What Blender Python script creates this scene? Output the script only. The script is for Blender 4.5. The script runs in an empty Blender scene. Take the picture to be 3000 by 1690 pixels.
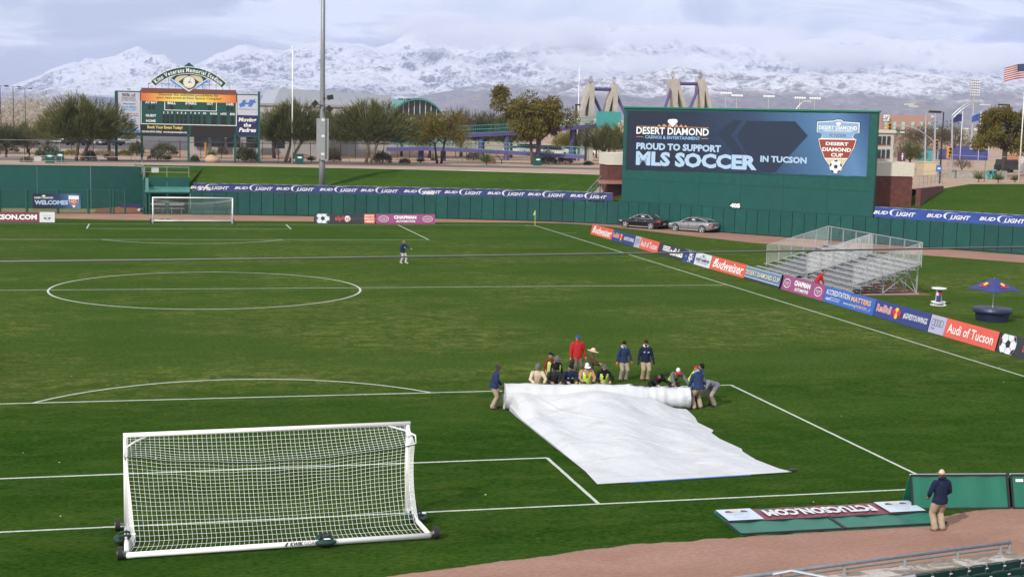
import bpy, math, random
import numpy as np
from mathutils import Vector, Matrix, noise as mnoise
R_ = math.radians
rnd = random.Random(7)
sc = bpy.context.scene
COL = sc.collection
# ------------------------------------------------------------------ camera
CP = Vector((-2.958, -37.081, 10.859)); YAW, PIT, ROL, FPX = 0.248888, 0.121264, 0.023153, 4113.4
_f = Vector((math.sin(YAW)*math.cos(PIT), math.cos(YAW)*math.cos(PIT), -math.sin(PIT)))
_r0 = Vector((math.cos(YAW), -math.sin(YAW), 0)); _u0 = _r0.cross(_f)
_r = math.cos(ROL)*_r0 + math.sin(ROL)*_u0; _u = -math.sin(ROL)*_r0 + math.cos(ROL)*_u0
cam = bpy.data.cameras.new('camera'); camo = bpy.data.objects.new('camera', cam); COL.objects.link(camo)
cam.sensor_fit = 'HORIZONTAL'; cam.sensor_width = 36; cam.lens = FPX/3000*36
cam.clip_start = 0.5; cam.clip_end = 60000
camo.matrix_world = Matrix(((_r.x, _u.x, -_f.x, CP.x), (_r.y, _u.y, -_f.y, CP.y), (_r.z, _u.z, -_f.z, CP.z), (0, 0, 0, 1)))
sc.camera = camo
# ------------------------------------------------------------------ sky and sun
SUNDIR = Vector((0.75*math.cos(R_(36)), 0.66*math.cos(R_(36)), -math.sin(R_(36)))).normalized()   # the way the light travels
SUN_STRENGTH, SKY_STRENGTH, EXPOSURE = 4.5, 0.10, -0.12
world = bpy.data.worlds.new('World'); sc.world = world; world.use_nodes = True
def world_nodes():
    nt = world.node_tree; nt.nodes.clear(); N = nt.nodes.new; L = nt.links.new
    sky = N('ShaderNodeTexSky'); sky.sky_type = 'NISHITA'; sky.sun_disc = False
    sky.sun_elevation = R_(36); sky.sun_rotation = math.atan2(-SUNDIR.x, -SUNDIR.y)
    tc = N('ShaderNodeTexCoord'); sep = N('ShaderNodeSeparateXYZ'); L(tc.outputs['Generated'], sep.inputs[0])
    # cloud layer: directions projected to a deck, so that clouds flatten towards the horizon
    def m(op, a, b=None, c=None):
        n = N('ShaderNodeMath'); n.operation = op
        for i, v in enumerate((a, b, c)):
            if v is None: continue
            if isinstance(v, (int, float)): n.inputs[i].default_value = v
            else: L(v, n.inputs[i])
        return n.outputs[0]
    zz = m('ADD', m('MAXIMUM', sep.outputs[2], 0.0), 0.20)
    cx, cy = m('DIVIDE', sep.outputs[0], zz), m('DIVIDE', sep.outputs[1], zz)
    cmb = N('ShaderNodeCombineXYZ'); L(cx, cmb.inputs[0]); L(cy, cmb.inputs[1])
    def noise(scale, detail, rough, off, dist=0.0):
        mp = N('ShaderNodeMapping'); mp.inputs['Location'].default_value = off; L(cmb.outputs[0], mp.inputs[0])
        n = N('ShaderNodeTexNoise'); n.inputs['Scale'].default_value = scale; n.inputs['Detail'].default_value = detail
        n.inputs['Roughness'].default_value = rough; n.inputs['Distortion'].default_value = dist
        L(mp.outputs[0], n.inputs['Vector']); return n.outputs[0]
    def ramp(x, stops):
        r = N('ShaderNodeValToRGB'); e = r.color_ramp.elements
        while len(e) < len(stops): e.new(0.5)
        for k, (p, c) in enumerate(stops): e[k].position = p; e[k].color = (*c, 1)
        L(x, r.inputs[0]); return r.outputs[0]
    cover = ramp(noise(1.1, 8, 0.58, (3.1, 1.2, 0), 0.6), [(0.38, (0.42, 0.42, 0.42)), (0.56, (1, 1, 1))])
    tone = noise(1.7, 9, 0.55, (8.3, 4.4, 2.0), 0.8)
    ccol = ramp(tone, [(0.40, (0.52, 0.52, 0.565)), (0.47, (0.86, 0.86, 0.90)), (0.53, (1.42, 1.40, 1.37))])
    skyb = N('ShaderNodeVectorMath'); skyb.operation = 'SCALE'; skyb.inputs[3].default_value = SKY_STRENGTH
    L(sky.outputs[0], skyb.inputs[0])
    mix = N('ShaderNodeMix'); mix.data_type = 'RGBA'
    L(cover, mix.inputs[0]); L(skyb.outputs[0], mix.inputs[6]); L(ccol, mix.inputs[7])
    bg = N('ShaderNodeBackground'); L(mix.outputs[2], bg.inputs[0]); bg.inputs[1].default_value = 1.0
    out = N('ShaderNodeOutputWorld'); L(bg.outputs[0], out.inputs[0])
world_nodes()
sun = bpy.data.lights.new('sun', 'SUN'); sun.energy = SUN_STRENGTH; sun.angle = R_(2.0); sun.color = (1, 0.95, 0.87)
suno = bpy.data.objects.new('sun', sun); COL.objects.link(suno); suno.location = (-60, -60, 80)
suno.rotation_euler = SUNDIR.to_track_quat('-Z', 'Y').to_euler()
sc.view_settings.view_transform = 'Standard'; sc.view_settings.look = 'None'; sc.view_settings.exposure = EXPOSURE
sc.view_settings.gamma = 1; sc.view_settings.use_curve_mapping = False
sc.render.engine = 'CYCLES'; sc.cycles.use_denoising = True
try: sc.cycles.denoiser = 'OPENIMAGEDENOISE'
except Exception: pass
sc.cycles.max_bounces = 6; sc.cycles.diffuse_bounces = 3; sc.cycles.transparent_max_bounces = 16; sc.cycles.volume_bounces = 2

# ------------------------------------------------------------------ helpers
S_ = 3000/2576
def ray(u, v):                                        # u, v measured on a 2576-wide print of the photograph
    return _f + (u*S_-1500)/FPX*_r - (v*S_-845)/FPX*_u
def gnd(u, v, z=0.0):
    d = ray(u, v); return CP + d*((z-CP.z)/d.z)
def atY(u, v, Y):
    d = ray(u, v); return CP + d*((Y-CP.y)/d.y)
def atD(u, v, D):                                     # at distance D along the view axis
    return CP + ray(u, v)*D
def onplane(u, v, P, n):
    d = ray(u, v); return CP + d*((P-CP).dot(n)/d.dot(n))
INV = {}
def tag(o, label=None, cat=None, group=None, kind=None):
    if label: o['label'] = label
    if cat: o['category'] = cat
    if group: o['group'] = group
    if kind: o['kind'] = kind
    return o
def thing(name, label, cat, loc=(0, 0, 0), rotz=0.0, group=None):
    o = bpy.data.objects.new(name, None); COL.objects.link(o); o.empty_display_size = 0.3
    o.location = loc; o.rotation_euler = (0, 0, rotz)
    INV[o.name] = (Matrix.Translation(Vector(loc)) @ Matrix.Rotation(rotz, 4, 'Z')).inverted()
    return tag(o, label, cat, group)
def kids(o): return [c for c in COL.objects if c.parent == o]
def copy_tree(o, parent=None, _map=None):
    if _map is None:
        _map = {}
        for c in COL.objects:
            if c.parent: _map.setdefault(c.parent.name, []).append(c)
    c = o.copy(); COL.objects.link(c)
    if parent: c.parent = parent
    INV[c.name] = INV.get(o.name)
    for ch in _map.get(o.name, []): copy_tree(ch, c, _map)
    return c
def place(o, loc, rotz=0.0):
    o.location = loc; o.rotation_euler = (0, 0, rotz)
    INV[o.name] = (Matrix.Translation(Vector(loc)) @ Matrix.Rotation(rotz, 4, 'Z')).inverted()
def link(name, me, parent=None, kind=None, local=True):
    o = bpy.data.objects.new(name, me); COL.objects.link(o)
    if parent is not None:
        o.parent = parent; INV[o.name] = INV.get(parent.name)
        if not local and INV.get(parent.name) is not None: me.transform(INV[parent.name])
    if kind: o['kind'] = kind
    return o
class MB:
    def __init__(s): s.v = []; s.f = []; s.m = []; s.mi = 0
    def add(s, vs, fs):
        b = len(s.v); s.v += [tuple(x) for x in vs]
        for f in fs: s.f.append(tuple(b+i for i in f)); s.m.append(s.mi)
        return s
    def box(s, c, size, ax=None, ay=None, az=None):
        ax = Vector(ax) if ax is not None else Vector((1, 0, 0)); ay = Vector(ay) if ay is not None else Vector((0, 1, 0))
        az = Vector(az) if az is not None else Vector((0, 0, 1)); c = Vector(c); a, b, d = [x/2 for x in size]
        vs = [c+ax*(i*a)+ay*(j*b)+az*(k*d) for k in (-1, 1) for j in (-1, 1) for i in (-1, 1)]
        return s.add(vs, [(0, 2, 3, 1), (4, 5, 7, 6), (0, 1, 5, 4), (2, 6, 7, 3), (0, 4, 6, 2), (1, 3, 7, 5)])
    def bar(s, p0, p1, w, h=None, up=(0, 0, 1)):       # a square bar from p0 to p1
        p0, p1 = Vector(p0), Vector(p1); h = w if h is None else h
        d = (p1-p0); L = d.length
        if L < 1e-6: return s
        d /= L; up = Vector(up)
        if abs(d.dot(up)) > 0.98: up = Vector((1, 0, 0))
        x = d.cross(up).normalized(); y = x.cross(d)
        return s.box((p0+p1)/2, (w, L, h), x, d, y)
    def tube(s, pts, r, n=8, cap=True):
        pts = [Vector(p) for p in pts]; rs = r if isinstance(r, (list, tuple)) else [r]*len(pts)
        b = len(s.v); px = None
        for i, p in enumerate(pts):
            d = (pts[min(i+1, len(pts)-1)]-pts[max(i-1, 0)])
            d = d.normalized() if d.length > 1e-9 else Vector((0, 0, 1))
            if px is None:
                a = Vector((0, 0, 1)) if abs(d.z) < 0.9 else Vector((1, 0, 0)); x = d.cross(a).normalized()
            else:
                x = (px-d*px.dot(d)); x = x.normalized() if x.length > 1e-6 else d.orthogonal().normalized()
            px = x; y = d.cross(x)
            for k in range(n):
                t = 2*math.pi*k/n; s.v.append(tuple(p+(x*math.cos(t)+y*math.sin(t))*rs[i]))
        for i in range(len(pts)-1):
            for k in range(n):
                k2 = (k+1) % n; s.f.append((b+i*n+k, b+i*n+k2, b+(i+1)*n+k2, b+(i+1)*n+k)); s.m.append(s.mi)
        if cap:
            s.f.append(tuple(b+k for k in reversed(range(n)))); s.m.append(s.mi)
            e = b+(len(pts)-1)*n; s.f.append(tuple(e+k for k in range(n))); s.m.append(s.mi)
        return s
    def cyl(s, p0, p1, r0, r1=None, n=12): return s.tube([p0, p1], [r0, r0 if r1 is None else r1], n)
    def ball(s, c, r, n=10, m=6, sx=1, sy=1, sz=1):
        c = Vector(c); vs = [c+Vector((0, 0, -r*sz))]
        for j in range(1, m):
            a = -math.pi/2+math.pi*j/m
            for k in range(n):
                t = 2*math.pi*k/n; vs.append(c+Vector((r*sx*math.cos(a)*math.cos(t), r*sy*math.cos(a)*math.sin(t), r*sz*math.sin(a))))
        vs.append(c+Vector((0, 0, r*sz))); fs = []
        for k in range(n): fs.append((0, 1+(k+1) % n, 1+k))
        for j in range(m-2):
            for k in range(n):
                a, b2 = 1+j*n+k, 1+j*n+(k+1) % n; fs.append((a, b2, b2+n, a+n))
        e = 1+(m-2)*n
        for k in range(n): fs.append((e+k, e+(k+1) % n, len(vs)-1))
        return s.add(vs, fs)
    def quad(s, a, b, c, d): return s.add([a, b, c, d], [(0, 1, 2, 3)])
    def poly(s, pts): return s.add(pts, [tuple(range(len(pts)))])
    def prism(s, pts, ext):                            # an outline pushed along ext
        ext = Vector(ext); pts = [Vector(p) for p in pts]; n = len(pts)
        return s.add(pts+[p+ext for p in pts], [tuple(reversed(range(n))), tuple(range(n, 2*n))]+[(i, (i+1) % n, n+(i+1) % n, n+i) for i in range(n)])
    def mesh(s, name, mats, smooth=False):
        me = bpy.data.meshes.new(name); me.from_pydata(s.v, [], s.f)
        for m in (mats if isinstance(mats, (list, tuple)) else [mats]): me.materials.append(m)
        if any(s.m): me.polygons.foreach_set('material_index', s.m)
        if smooth: me.polygons.foreach_set('use_smooth', [True]*len(s.f))
        me.update(); return me
    def build(s, name, mats, parent=None, world=False, smooth=False, kind=None):
        return link(name, s.mesh(name, mats, smooth), parent, kind, local=not world)
def npmesh(name, V, F, mats, mi=None, smooth=False):   # V (n,3), F (m,k) arrays
    V = np.asarray(V, np.float32); F = np.asarray(F, np.int32); k = F.shape[1]
    me = bpy.data.meshes.new(name); me.vertices.add(len(V)); me.vertices.foreach_set('co', V.ravel())
    me.loops.add(F.size); me.loops.foreach_set('vertex_index', F.ravel())
    me.polygons.add(len(F)); me.polygons.foreach_set('loop_start', np.arange(0, F.size, k, dtype=np.int32))
    for m in (mats if isinstance(mats, (list, tuple)) else [mats]): me.materials.append(m)
    if mi is not None: me.polygons.foreach_set('material_index', np.asarray(mi, np.int32))
    if smooth: me.polygons.foreach_set('use_smooth', np.ones(len(F), bool))
    me.update(calc_edges=True); me.validate(); return me
# materials
_mc = {}
def mat(name, col, rough=0.6, metal=0.0, var=0.12, scale=4.0, bump=0.0, spec=0.5, coat=0.0, emit=None):
    if name in _mc: return _mc[name]
    m = bpy.data.materials.new(name); m.use_nodes = True; nt = m.node_tree; P = nt.nodes['Principled BSDF']
    P.inputs['Roughness'].default_value = rough; P.inputs['Metallic'].default_value = metal
    P.inputs['Specular IOR Level'].default_value = spec
    if coat: P.inputs['Coat Weight'].default_value = coat; P.inputs['Coat Roughness'].default_value = 0.04
    if var or bump:
        tc = nt.nodes.new('ShaderNodeTexCoord'); n = nt.nodes.new('ShaderNodeTexNoise'); n.inputs['Scale'].default_value = scale
        n.inputs['Detail'].default_value = 6; n.inputs['Roughness'].default_value = 0.6; nt.links.new(tc.outputs['Object'], n.inputs['Vector'])
        r = nt.nodes.new('ShaderNodeValToRGB'); e = r.color_ramp.elements
        e[0].position = 0.3; e[1].position = 0.7
        e[0].color = (*[max(0, c*(1-var)) for c in col], 1); e[1].color = (*[min(1, c*(1+var)) for c in col], 1)
        nt.links.new(n.outputs[0], r.inputs[0]); nt.links.new(r.outputs[0], P.inputs['Base Color'])
        if bump:
            b = nt.nodes.new('ShaderNodeBump'); b.inputs['Strength'].default_value = 1; b.inputs['Distance'].default_value = bump
            nt.links.new(n.outputs[0], b.inputs['Height']); nt.links.new(b.outputs[0], P.inputs['Normal'])
    else: P.inputs['Base Color'].default_value = (*col, 1)
    _mc[name] = m; return m
def srgb(r, g, b):
    f = lambda c: (c/255/12.92) if c <= 10 else ((c/255+0.055)/1.055)**2.4
    return (f(r), f(g), f(b))
class NT:                                             # short writing for longer node materials
    def __init__(s, name):
        s.m = bpy.data.materials.new(name); s.m.use_nodes = True; s.nt = s.m.node_tree; s.P = s.nt.nodes['Principled BSDF']
        s.geo = s.nt.nodes.new('ShaderNodeNewGeometry'); s.pos = s.geo.outputs['Position']
    def link(s, a, b): s.nt.links.new(a, b)
    def mapv(s, scale=(1, 1, 1), loc=(0, 0, 0), rot=(0, 0, 0), src=None):
        n = s.nt.nodes.new('ShaderNodeMapping'); n.inputs['Scale'].default_value = scale; n.inputs['Location'].default_value = loc
        n.inputs['Rotation'].default_value = rot; s.link(src or s.pos, n.inputs[0]); return n.outputs[0]
    def noise(s, vec, scale, detail=5, rough=0.55, dist=0.0):
        n = s.nt.nodes.new('ShaderNodeTexNoise'); n.inputs['Scale'].default_value = scale; n.inputs['Detail'].default_value = detail
        n.inputs['Roughness'].default_value = rough; n.inputs['Distortion'].default_value = dist; s.link(vec, n.inputs['Vector']); return n.outputs[0]
    def ramp(s, x, stops):
        r = s.nt.nodes.new('ShaderNodeValToRGB'); e = r.color_ramp.elements
        while len(e) < len(stops): e.new(0.5)
        for k, (p, c) in enumerate(stops):
            e[k].position = p; e[k].color = (c, c, c, 1) if isinstance(c, (int, float)) else (*c, 1)
        s.link(x, r.inputs[0]); return r.outputs[0]
    def mix(s, f, a, b, mode='MIX'):
        n = s.nt.nodes.new('ShaderNodeMix'); n.data_type = 'RGBA'; n.blend_type = mode
        for i, v in ((0, f), (6, a), (7, b)):
            if isinstance(v, (int, float)): n.inputs[i].default_value = v
            elif isinstance(v, tuple): n.inputs[i].default_value = (*v, 1)
            else: s.link(v, n.inputs[i])
        return n.outputs[2]
    def math(s, op, a, b=None):
        n = s.nt.nodes.new('ShaderNodeMath'); n.operation = op
        for i, v in enumerate((a, b)):
            if v is None: continue
            if isinstance(v, (int, float)): n.inputs[i].default_value = v
            else: s.link(v, n.inputs[i])
        return n.outputs[0]
    def bump(s, h, dist, strength=1.0):
        b = s.nt.nodes.new('ShaderNodeBump'); b.inputs['Distance'].default_value = dist; b.inputs['Strength'].default_value = strength
        s.link(h, b.inputs['Height']); s.link(b.outputs[0], s.P.inputs['Normal'])
    def color(s, c): s.link(c, s.P.inputs['Base Color'])
    def set(s, **k):
        for a, v in k.items(): s.P.inputs[a.replace('_', ' ')].default_value = v
# lettering: a text laid into the rectangle x0..x1, y0..y1 of a board's own frame
_tm = {}
def textmesh(body, bold=0.0, shear=0.0, res=2):
    k = (body, bold, shear)
    if k not in _tm:
        c = bpy.data.curves.new('lettering', 'FONT'); c.body = body; c.size = 1; c.offset = bold; c.shear = shear; c.resolution_u = res
        c.align_x = 'LEFT'; c.space_line = 0.95
        o = bpy.data.objects.new('lettering', c); COL.objects.link(o); bpy.context.view_layer.update()
        me = bpy.data.meshes.new_from_object(o.evaluated_get(bpy.context.evaluated_depsgraph_get()))
        V = np.zeros(len(me.vertices)*3, np.float32); me.vertices.foreach_get('co', V); V = V.reshape(-1, 3)
        F = [tuple(p.vertices) for p in me.polygons]
        bpy.data.objects.remove(o); bpy.data.curves.remove(c); bpy.data.meshes.remove(me)
        _tm[k] = (V, F)
    return _tm[k]
class Frame:                                          # a board's plane: origin, along, up, out
    def __init__(s, O, X, U):
        s.O = Vector(O); s.X = Vector(X).normalized(); s.U = Vector(U).normalized(); s.N = s.X.cross(s.U)
    def p(s, x, y, d=0.0): return s.O+s.X*x+s.U*y+s.N*d
    def text(s, mb, body, x0, y0, x1, y1, bold=0.02, shear=0.0, d=0.01, flip=False):
        V, F = textmesh(body, bold, shear)
        if not len(V): return
        lo, hi = V.min(0), V.max(0); kx = (x1-x0)/(hi[0]-lo[0]); ky = (y1-y0)/max(1e-6, hi[1]-lo[1])
        vs = []
        for q in V:
            x, y = x0+(q[0]-lo[0])*kx, y0+(q[1]-lo[1])*ky
            if flip: x, y = x0+x1-x, y0+y1-y
            vs.append(s.p(x, y, d))
        mb.add(vs, F)
    def rect(s, mb, x0, y0, x1, y1, d=0.006): mb.quad(s.p(x0, y0, d), s.p(x1, y0, d), s.p(x1, y1, d), s.p(x0, y1, d))
    def shape(s, mb, pts, d=0.008): mb.poly([s.p(x, y, d) for x, y in pts])
    def ring(s, mb, cx, cy, rx, ry, w, d=0.009, n=28, a0=0.0, a1=2*math.pi):
        for k in range(n):
            a, b = a0+(a1-a0)*k/n, a0+(a1-a0)*(k+1)/n
            P = lambda t, q: s.p(cx+(rx-q)*math.cos(t), cy+(ry-q)*math.sin(t), d)
            mb.quad(P(a, w), P(a, 0), P(b, 0), P(b, w))
    def disc(s, mb, cx, cy, rx, ry, d=0.008, n=28): mb.poly([s.p(cx+rx*math.cos(2*math.pi*k/n), cy+ry*math.sin(2*math.pi*k/n), d) for k in range(n)])
    def solid(s, mb, x0, y0, x1, y1, d0, d1):         # a block between depths d0 and d1
        mb.prism([s.p(x0, y0, d0), s.p(x1, y0, d0), s.p(x1, y1, d0), s.p(x0, y1, d0)], s.N*(d1-d0))
def soccer_ball(fr, white, dark, cx, cy, r, d=0.009, clip=None, rot=0.0):
    # a printed football: white disc, a middle pentagon and five at the rim, joined by seams
    c = clip or (lambda P: P)
    fr.shape(white, c([(cx+r*math.cos(2*math.pi*k/36), cy+r*math.sin(2*math.pi*k/36)) for k in range(36)]), d)
    pent = lambda px, py, q, a: [(px+q*math.cos(a+2*math.pi*k/5), py+q*math.sin(a+2*math.pi*k/5)) for k in range(5)]
    fr.shape(dark, c(pent(cx, cy, r*0.34, math.pi/2+rot)), d+0.003)
    for k in range(5):
        a = math.pi/2+rot+2*math.pi*k/5
        w = [(cx+r*q*math.cos(a+e), cy+r*q*math.sin(a+e)) for q, e in ((0.72, 0.0), (0.84, 0.3), (0.985, 0.34), (1.0, 0), (0.985, -0.34), (0.84, -0.3))]
        fr.shape(dark, c(w), d+0.003)
        t = [(cx+r*q*math.cos(a)+e*r*0.018*-math.sin(a), cy+r*q*math.sin(a)+e*r*0.018*math.cos(a)) for q, e in ((0.33, 1), (0.33, -1), (0.73, -1), (0.73, 1))]
        fr.shape(dark, c(t), d+0.003)
WHITE = mat('white_paint', (0.8, 0.8, 0.8), 0.35, var=0.03)
BLACK = mat('black_rubber', (0.015, 0.015, 0.016), 0.7, var=0.1)
GALV = mat('galvanised_steel', (0.42, 0.43, 0.44), 0.45, 0.6, var=0.1)
ALU = mat('aluminium', (0.62, 0.63, 0.64), 0.4, 0.5, var=0.08)
# ------------------------------------------------------------------ large structure: pitch, track, berms, plain
YL, XW = 100.4, 34.2                                  # far goal line, touch line
ZC = 4.5                                              # level of the concourse and of the plain beyond
def grass_mat(name, hill=False):
    g = NT(name)
    big = g.noise(g.mapv((0.05, 0.16, 0.1), (3, 9, 0)), 1.0, 4, 0.6, 0.6)
    mid = g.noise(g.mapv((0.5, 1.1, 0.6), (1, 2, 0)), 1.0, 5, 0.62, 0.8)
    fine = g.noise(g.mapv((5, 11, 7)), 1.0, 6, 0.8)
    vfine = g.noise(g.mapv((38, 55, 38)), 1.0, 3, 0.8)
    c = g.mix(g.ramp(big, [(0.36, 0.0), (0.62, 1.0)]), (0.0180, 0.056, 0.0058), (0.033, 0.079, 0.0105))
    c = g.mix(g.math('MULTIPLY', g.ramp(mid, [(0.46, 0.0), (0.66, 1.0)]), 0.55), c, (0.062, 0.105, 0.018))
    # dry worn patches
    dry = g.math('MULTIPLY', g.ramp(g.noise(g.mapv((0.075, 0.10, 0.1), (17, 4.5, 0)), 1.0, 4, 0.55, 0.5), [(0.40, 0.0), (0.62, 1.0)]),
                 g.ramp(g.noise(g.mapv((0.9, 1.3, 1)), 1.0, 7, 0.75, 1.0), [(0.44, 0.0), (0.64, 1.0)]))
    # wear is heavier over the middle and the right of the pitch
    sp = g.nt.nodes.new('ShaderNodeSeparateXYZ'); g.link(g.pos, sp.inputs[0])
    wear = g.ramp(g.math('ADD', g.math('DIVIDE', sp.outputs[1], 100.0), g.math('MULTIPLY', g.math('SUBTRACT', big, 0.5), 0.30)), [(0.10, 0.105), (0.24, 1.0), (0.62, 0.85), (1.0, 0.45)])
    dry = g.math('MULTIPLY', dry, wear); c = g.mix(g.math('MULTIPLY', wear, 0.72), c, (0.058, 0.101, 0.019))
    stripe = g.math('SINE', g.math('MULTIPLY', g.math('ADD', sp.outputs[1], g.math('MULTIPLY', mid, 1.2)), 1.15)); c = g.mix(1.0, c, g.ramp(g.math('ADD', g.math('MULTIPLY', stripe, 0.5), 0.5), [(0.3, 0.97), (0.7, 1.03)]), 'MULTIPLY')
    c = g.mix(g.math('MULTIPLY', dry, 0.30 if hill else 0.66), c, (0.185, 0.19, 0.055))
    bare = g.math('MULTIPLY', g.ramp(g.noise(g.mapv((0.35, 0.6, 0.3), (5, 8, 1)), 1.0, 5, 0.6, 0.5), [(0.60, 0.0), (0.74, 1.0)]), 0.3)
    c = g.mix(bare, c, (0.07, 0.07, 0.02))
    c = g.mix(1.0, c, g.ramp(fine, [(0.30, 0.30), (0.70, 1.75)]), 'MULTIPLY')
    c = g.mix(1.0, c, g.ramp(vfine, [(0.25, 0.5), (0.75, 1.45)]), 'MULTIPLY')
    g.color(c); g.set(Roughness=0.9, Specular_IOR_Level=0.0)
    g.bump(g.math('ADD', fine, g.math('MULTIPLY', vfine, 0.6)), 0.05, 0.9)
    return g.m
GRASS = grass_mat('turf'); HILLGRASS = grass_mat('hill_turf', True)
def dirt_mat(name, a, b, speck=0.5):
    g = NT(name)
    n1 = g.noise(g.mapv((0.25, 0.5, 0.3)), 1.0, 6, 0.6, 0.4); n2 = g.noise(g.mapv((6, 9, 6)), 1.0, 6, 0.7); n3 = g.noise(g.mapv((45, 45, 45)), 1.0, 2, 0.7)
    c = g.mix(g.ramp(n1, [(0.35, 0.0), (0.65, 1.0)]), a, b)
    c = g.mix(1.0, c, g.ramp(n2, [(0.3, 1-speck*0.4), (0.7, 1+speck*0.4)]), 'MULTIPLY')
    c = g.mix(1.0, c, g.ramp(n3, [(0.3, 1-speck*0.35), (0.7, 1+speck*0.35)]), 'MULTIPLY')
    g.color(c); g.set(Roughness=0.95, Specular_IOR_Level=0.05); g.bump(g.math('ADD', n2, n3), 0.02, 0.8); return g.m
DIRT = dirt_mat('track_clay', (0.28, 0.165, 0.125), (0.345, 0.21, 0.165), 0.42)
SAND = dirt_mat('desert_gravel', (0.33, 0.235, 0.175), (0.42, 0.31, 0.24), 0.5)
def sheet(name, pts, m, z=None, kind='structure', n=None):
    mb = MB(); mb.poly([(p[0], p[1], z if z is not None else p[2]) for p in pts]); o = mb.build(name, m); o['kind'] = kind; return o
def grid_sheet(name, x0, x1, y0, y1, nx, ny, zf, m):
    xs, ys = np.linspace(x0, x1, nx), np.linspace(y0, y1, ny); X, Y = np.meshgrid(xs, ys)
    Z = zf(X, Y); V = np.stack([X.ravel(), Y.ravel(), Z.ravel()], 1)
    i = np.arange(nx*ny).reshape(ny, nx); F = np.stack([i[:-1, :-1].ravel(), i[:-1, 1:].ravel(), i[1:, 1:].ravel(), i[1:, :-1].ravel()], 1)
    o = link(name, npmesh(name, V, F, m, smooth=True)); o['kind'] = 'structure'; return o
sheet('lawn', [(-120, -60), (140, -60), (140, 120), (-120, 124)], GRASS, 0.0)
# foot line of the outfield wall, left to right
WALL = [(0.4, 113.1), (3.5, 112.9), (7, 112.5), (11, 111.9), (15, 111.2), (19, 110.45), (23, 109.6), (27, 108.6), (31, 107.55), (35, 106.3), (38.2, 105.0), (41.2, 103.4), (43.7, 101.4)]
WT = Vector((0.6442, -0.7648, 0)).normalized()         # the straight run to the right
WALL += [tuple((Vector((43.7, 101.4, 0))+WT*s)[:2]) for s in (27.4, 52)]
WC = Vector((43.7, 101.4, 0))                          # where the billboard begins
def along(poly, step):
    P = [Vector((a, b, 0)) for a, b in poly]; out = []; carry = 0.0; d = 0.0
    segs = [(P[i], P[i+1]) for i in range(len(P)-1)]; tot = sum((b-a).length for a, b in segs); n = int(tot/step)
    for k in range(n+1):
        t = k*step; acc = 0.0
        for a, b in segs:
            L = (b-a).length
            if t <= acc+L+1e-6: out.append(a+(b-a)*((t-acc)/L)); break
            acc += L
    return out
def off(poly, d):                                     # shift a foot line sideways (positive: away from the pitch)
    P = [Vector((a, b, 0)) for a, b in poly]; out = []
    for i, p in enumerate(P):
        t = (P[min(i+1, len(P)-1)]-P[max(i-1, 0)]).normalized(); out.append(p+Vector((-t.y, t.x, 0))*d)
    return out
# clay track between turf and wall
tr_in = [Vector(p) for p in [(-60, 108.6, 0), (-30, 108.5, 0), (-14, 107.3, 0), (-8, 105.6, 0), (1, 104.8, 0), (9, 104.6, 0), (18, 104.4, 0), (28, 104.2, 0), (35, 104.0, 0), (38.2, 103.2, 0), (41.0, 100.8, 0), (44, 94.4, 0), (45.5, 90.2, 0), (49.7, 81.2, 0), (55, 75.3, 0), (60.6, 69.6, 0), (66, 63.4, 0), (78, 50, 0)]]
tr_out = [Vector((-60, 113.6, 0)), Vector((-14, 113.6, 0)), Vector((0.4, 113.3, 0))]+off(WALL, 0.15)[1:]
mb = MB(); pts = [(p.x, p.y, 0.004) for p in tr_in]+[(p.x, p.y, 0.004) for p in reversed(tr_out)]; mb.poly(pts); o = mb.build('clay_track', DIRT); o['kind'] = 'structure'
# clay apron in front of the seats (ragged turf edge)
edge = [(-30, -8.0), (-14, -6.9), (-6, -6.1), (2.1, -5.25), (7.9, -3.95), (9.4, -3.78), (12.4, -3.66), (14.2, -3.62), (15.4, -3.45), (17.35, -3.1), (19.2, -2.55), (21.4, -2.2), (26, -1.4), (40, 1.4), (70, 9)]
pe = along(edge, 0.15); pe = [p+Vector((0, 0.13*mnoise.noise(p*1.3)+0.08*mnoise.noise(p*4.1), 0)) for p in pe]
mb = MB(); mb.poly([(p.x, p.y, 0.004) for p in pe]+[(70, -40, 0.004), (-30, -40, 0.004)]); o = mb.build('clay_apron', DIRT); o['kind'] = 'structure'
# painted markings, slightly ragged at the edges as chalk on turf is
LINEM = NT('field_paint')
_n = LINEM.noise(LINEM.mapv((14, 20, 14)), 1.0, 5, 0.8)
LINEM.color(LINEM.mix(LINEM.ramp(_n, [(0.36, 0.0), (0.58, 1.0)]), (0.16, 0.26, 0.105), (0.62, 0.65, 0.62))); LINEM.set(Roughness=0.8)
def stripe(pts, w=0.105, z=0.008, step=0.35):
    P = [Vector((a, b, 0)) for a, b in pts]; mb = MB()
    Q = []
    for a, b in zip(P[:-1], P[1:]):
        n = max(1, int((b-a).length/step)); Q += [a+(b-a)*k/n for k in range(n)]
    Q.append(P[-1]); L = []
    for i, q in enumerate(Q):
        t = (Q[min(i+1, len(Q)-1)]-Q[max(i-1, 0)]).normalized(); nrm = Vector((-t.y, t.x, 0))
        j = 0.014*mnoise.noise(q*2.7); k = 0.014*mnoise.noise(q*3.1+Vector((9, 0, 0)))
        L.append((q+nrm*(w/2+j), q-nrm*(w/2+k)))
    vs = []
    for a, b in L: vs += [(a.x, a.y, z), (b.x, b.y, z)]
    mb.add(vs, [(2*i, 2*i+1, 2*i+3, 2*i+2) for i in range(len(L)-1)])
    o = mb.build('pitch_marking', LINEM.m); o['kind'] = 'structure'; return o
stripe([(-XW, 0), (20.6, 0)]); stripe([(-XW, YL), (XW, YL)], 0.105); stripe([(-XW, YL/2), (XW, YL/2)], 0.105)
stripe([(XW, -0.9), (XW, YL)]); stripe([(-XW, 0), (-XW, YL)])
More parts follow.
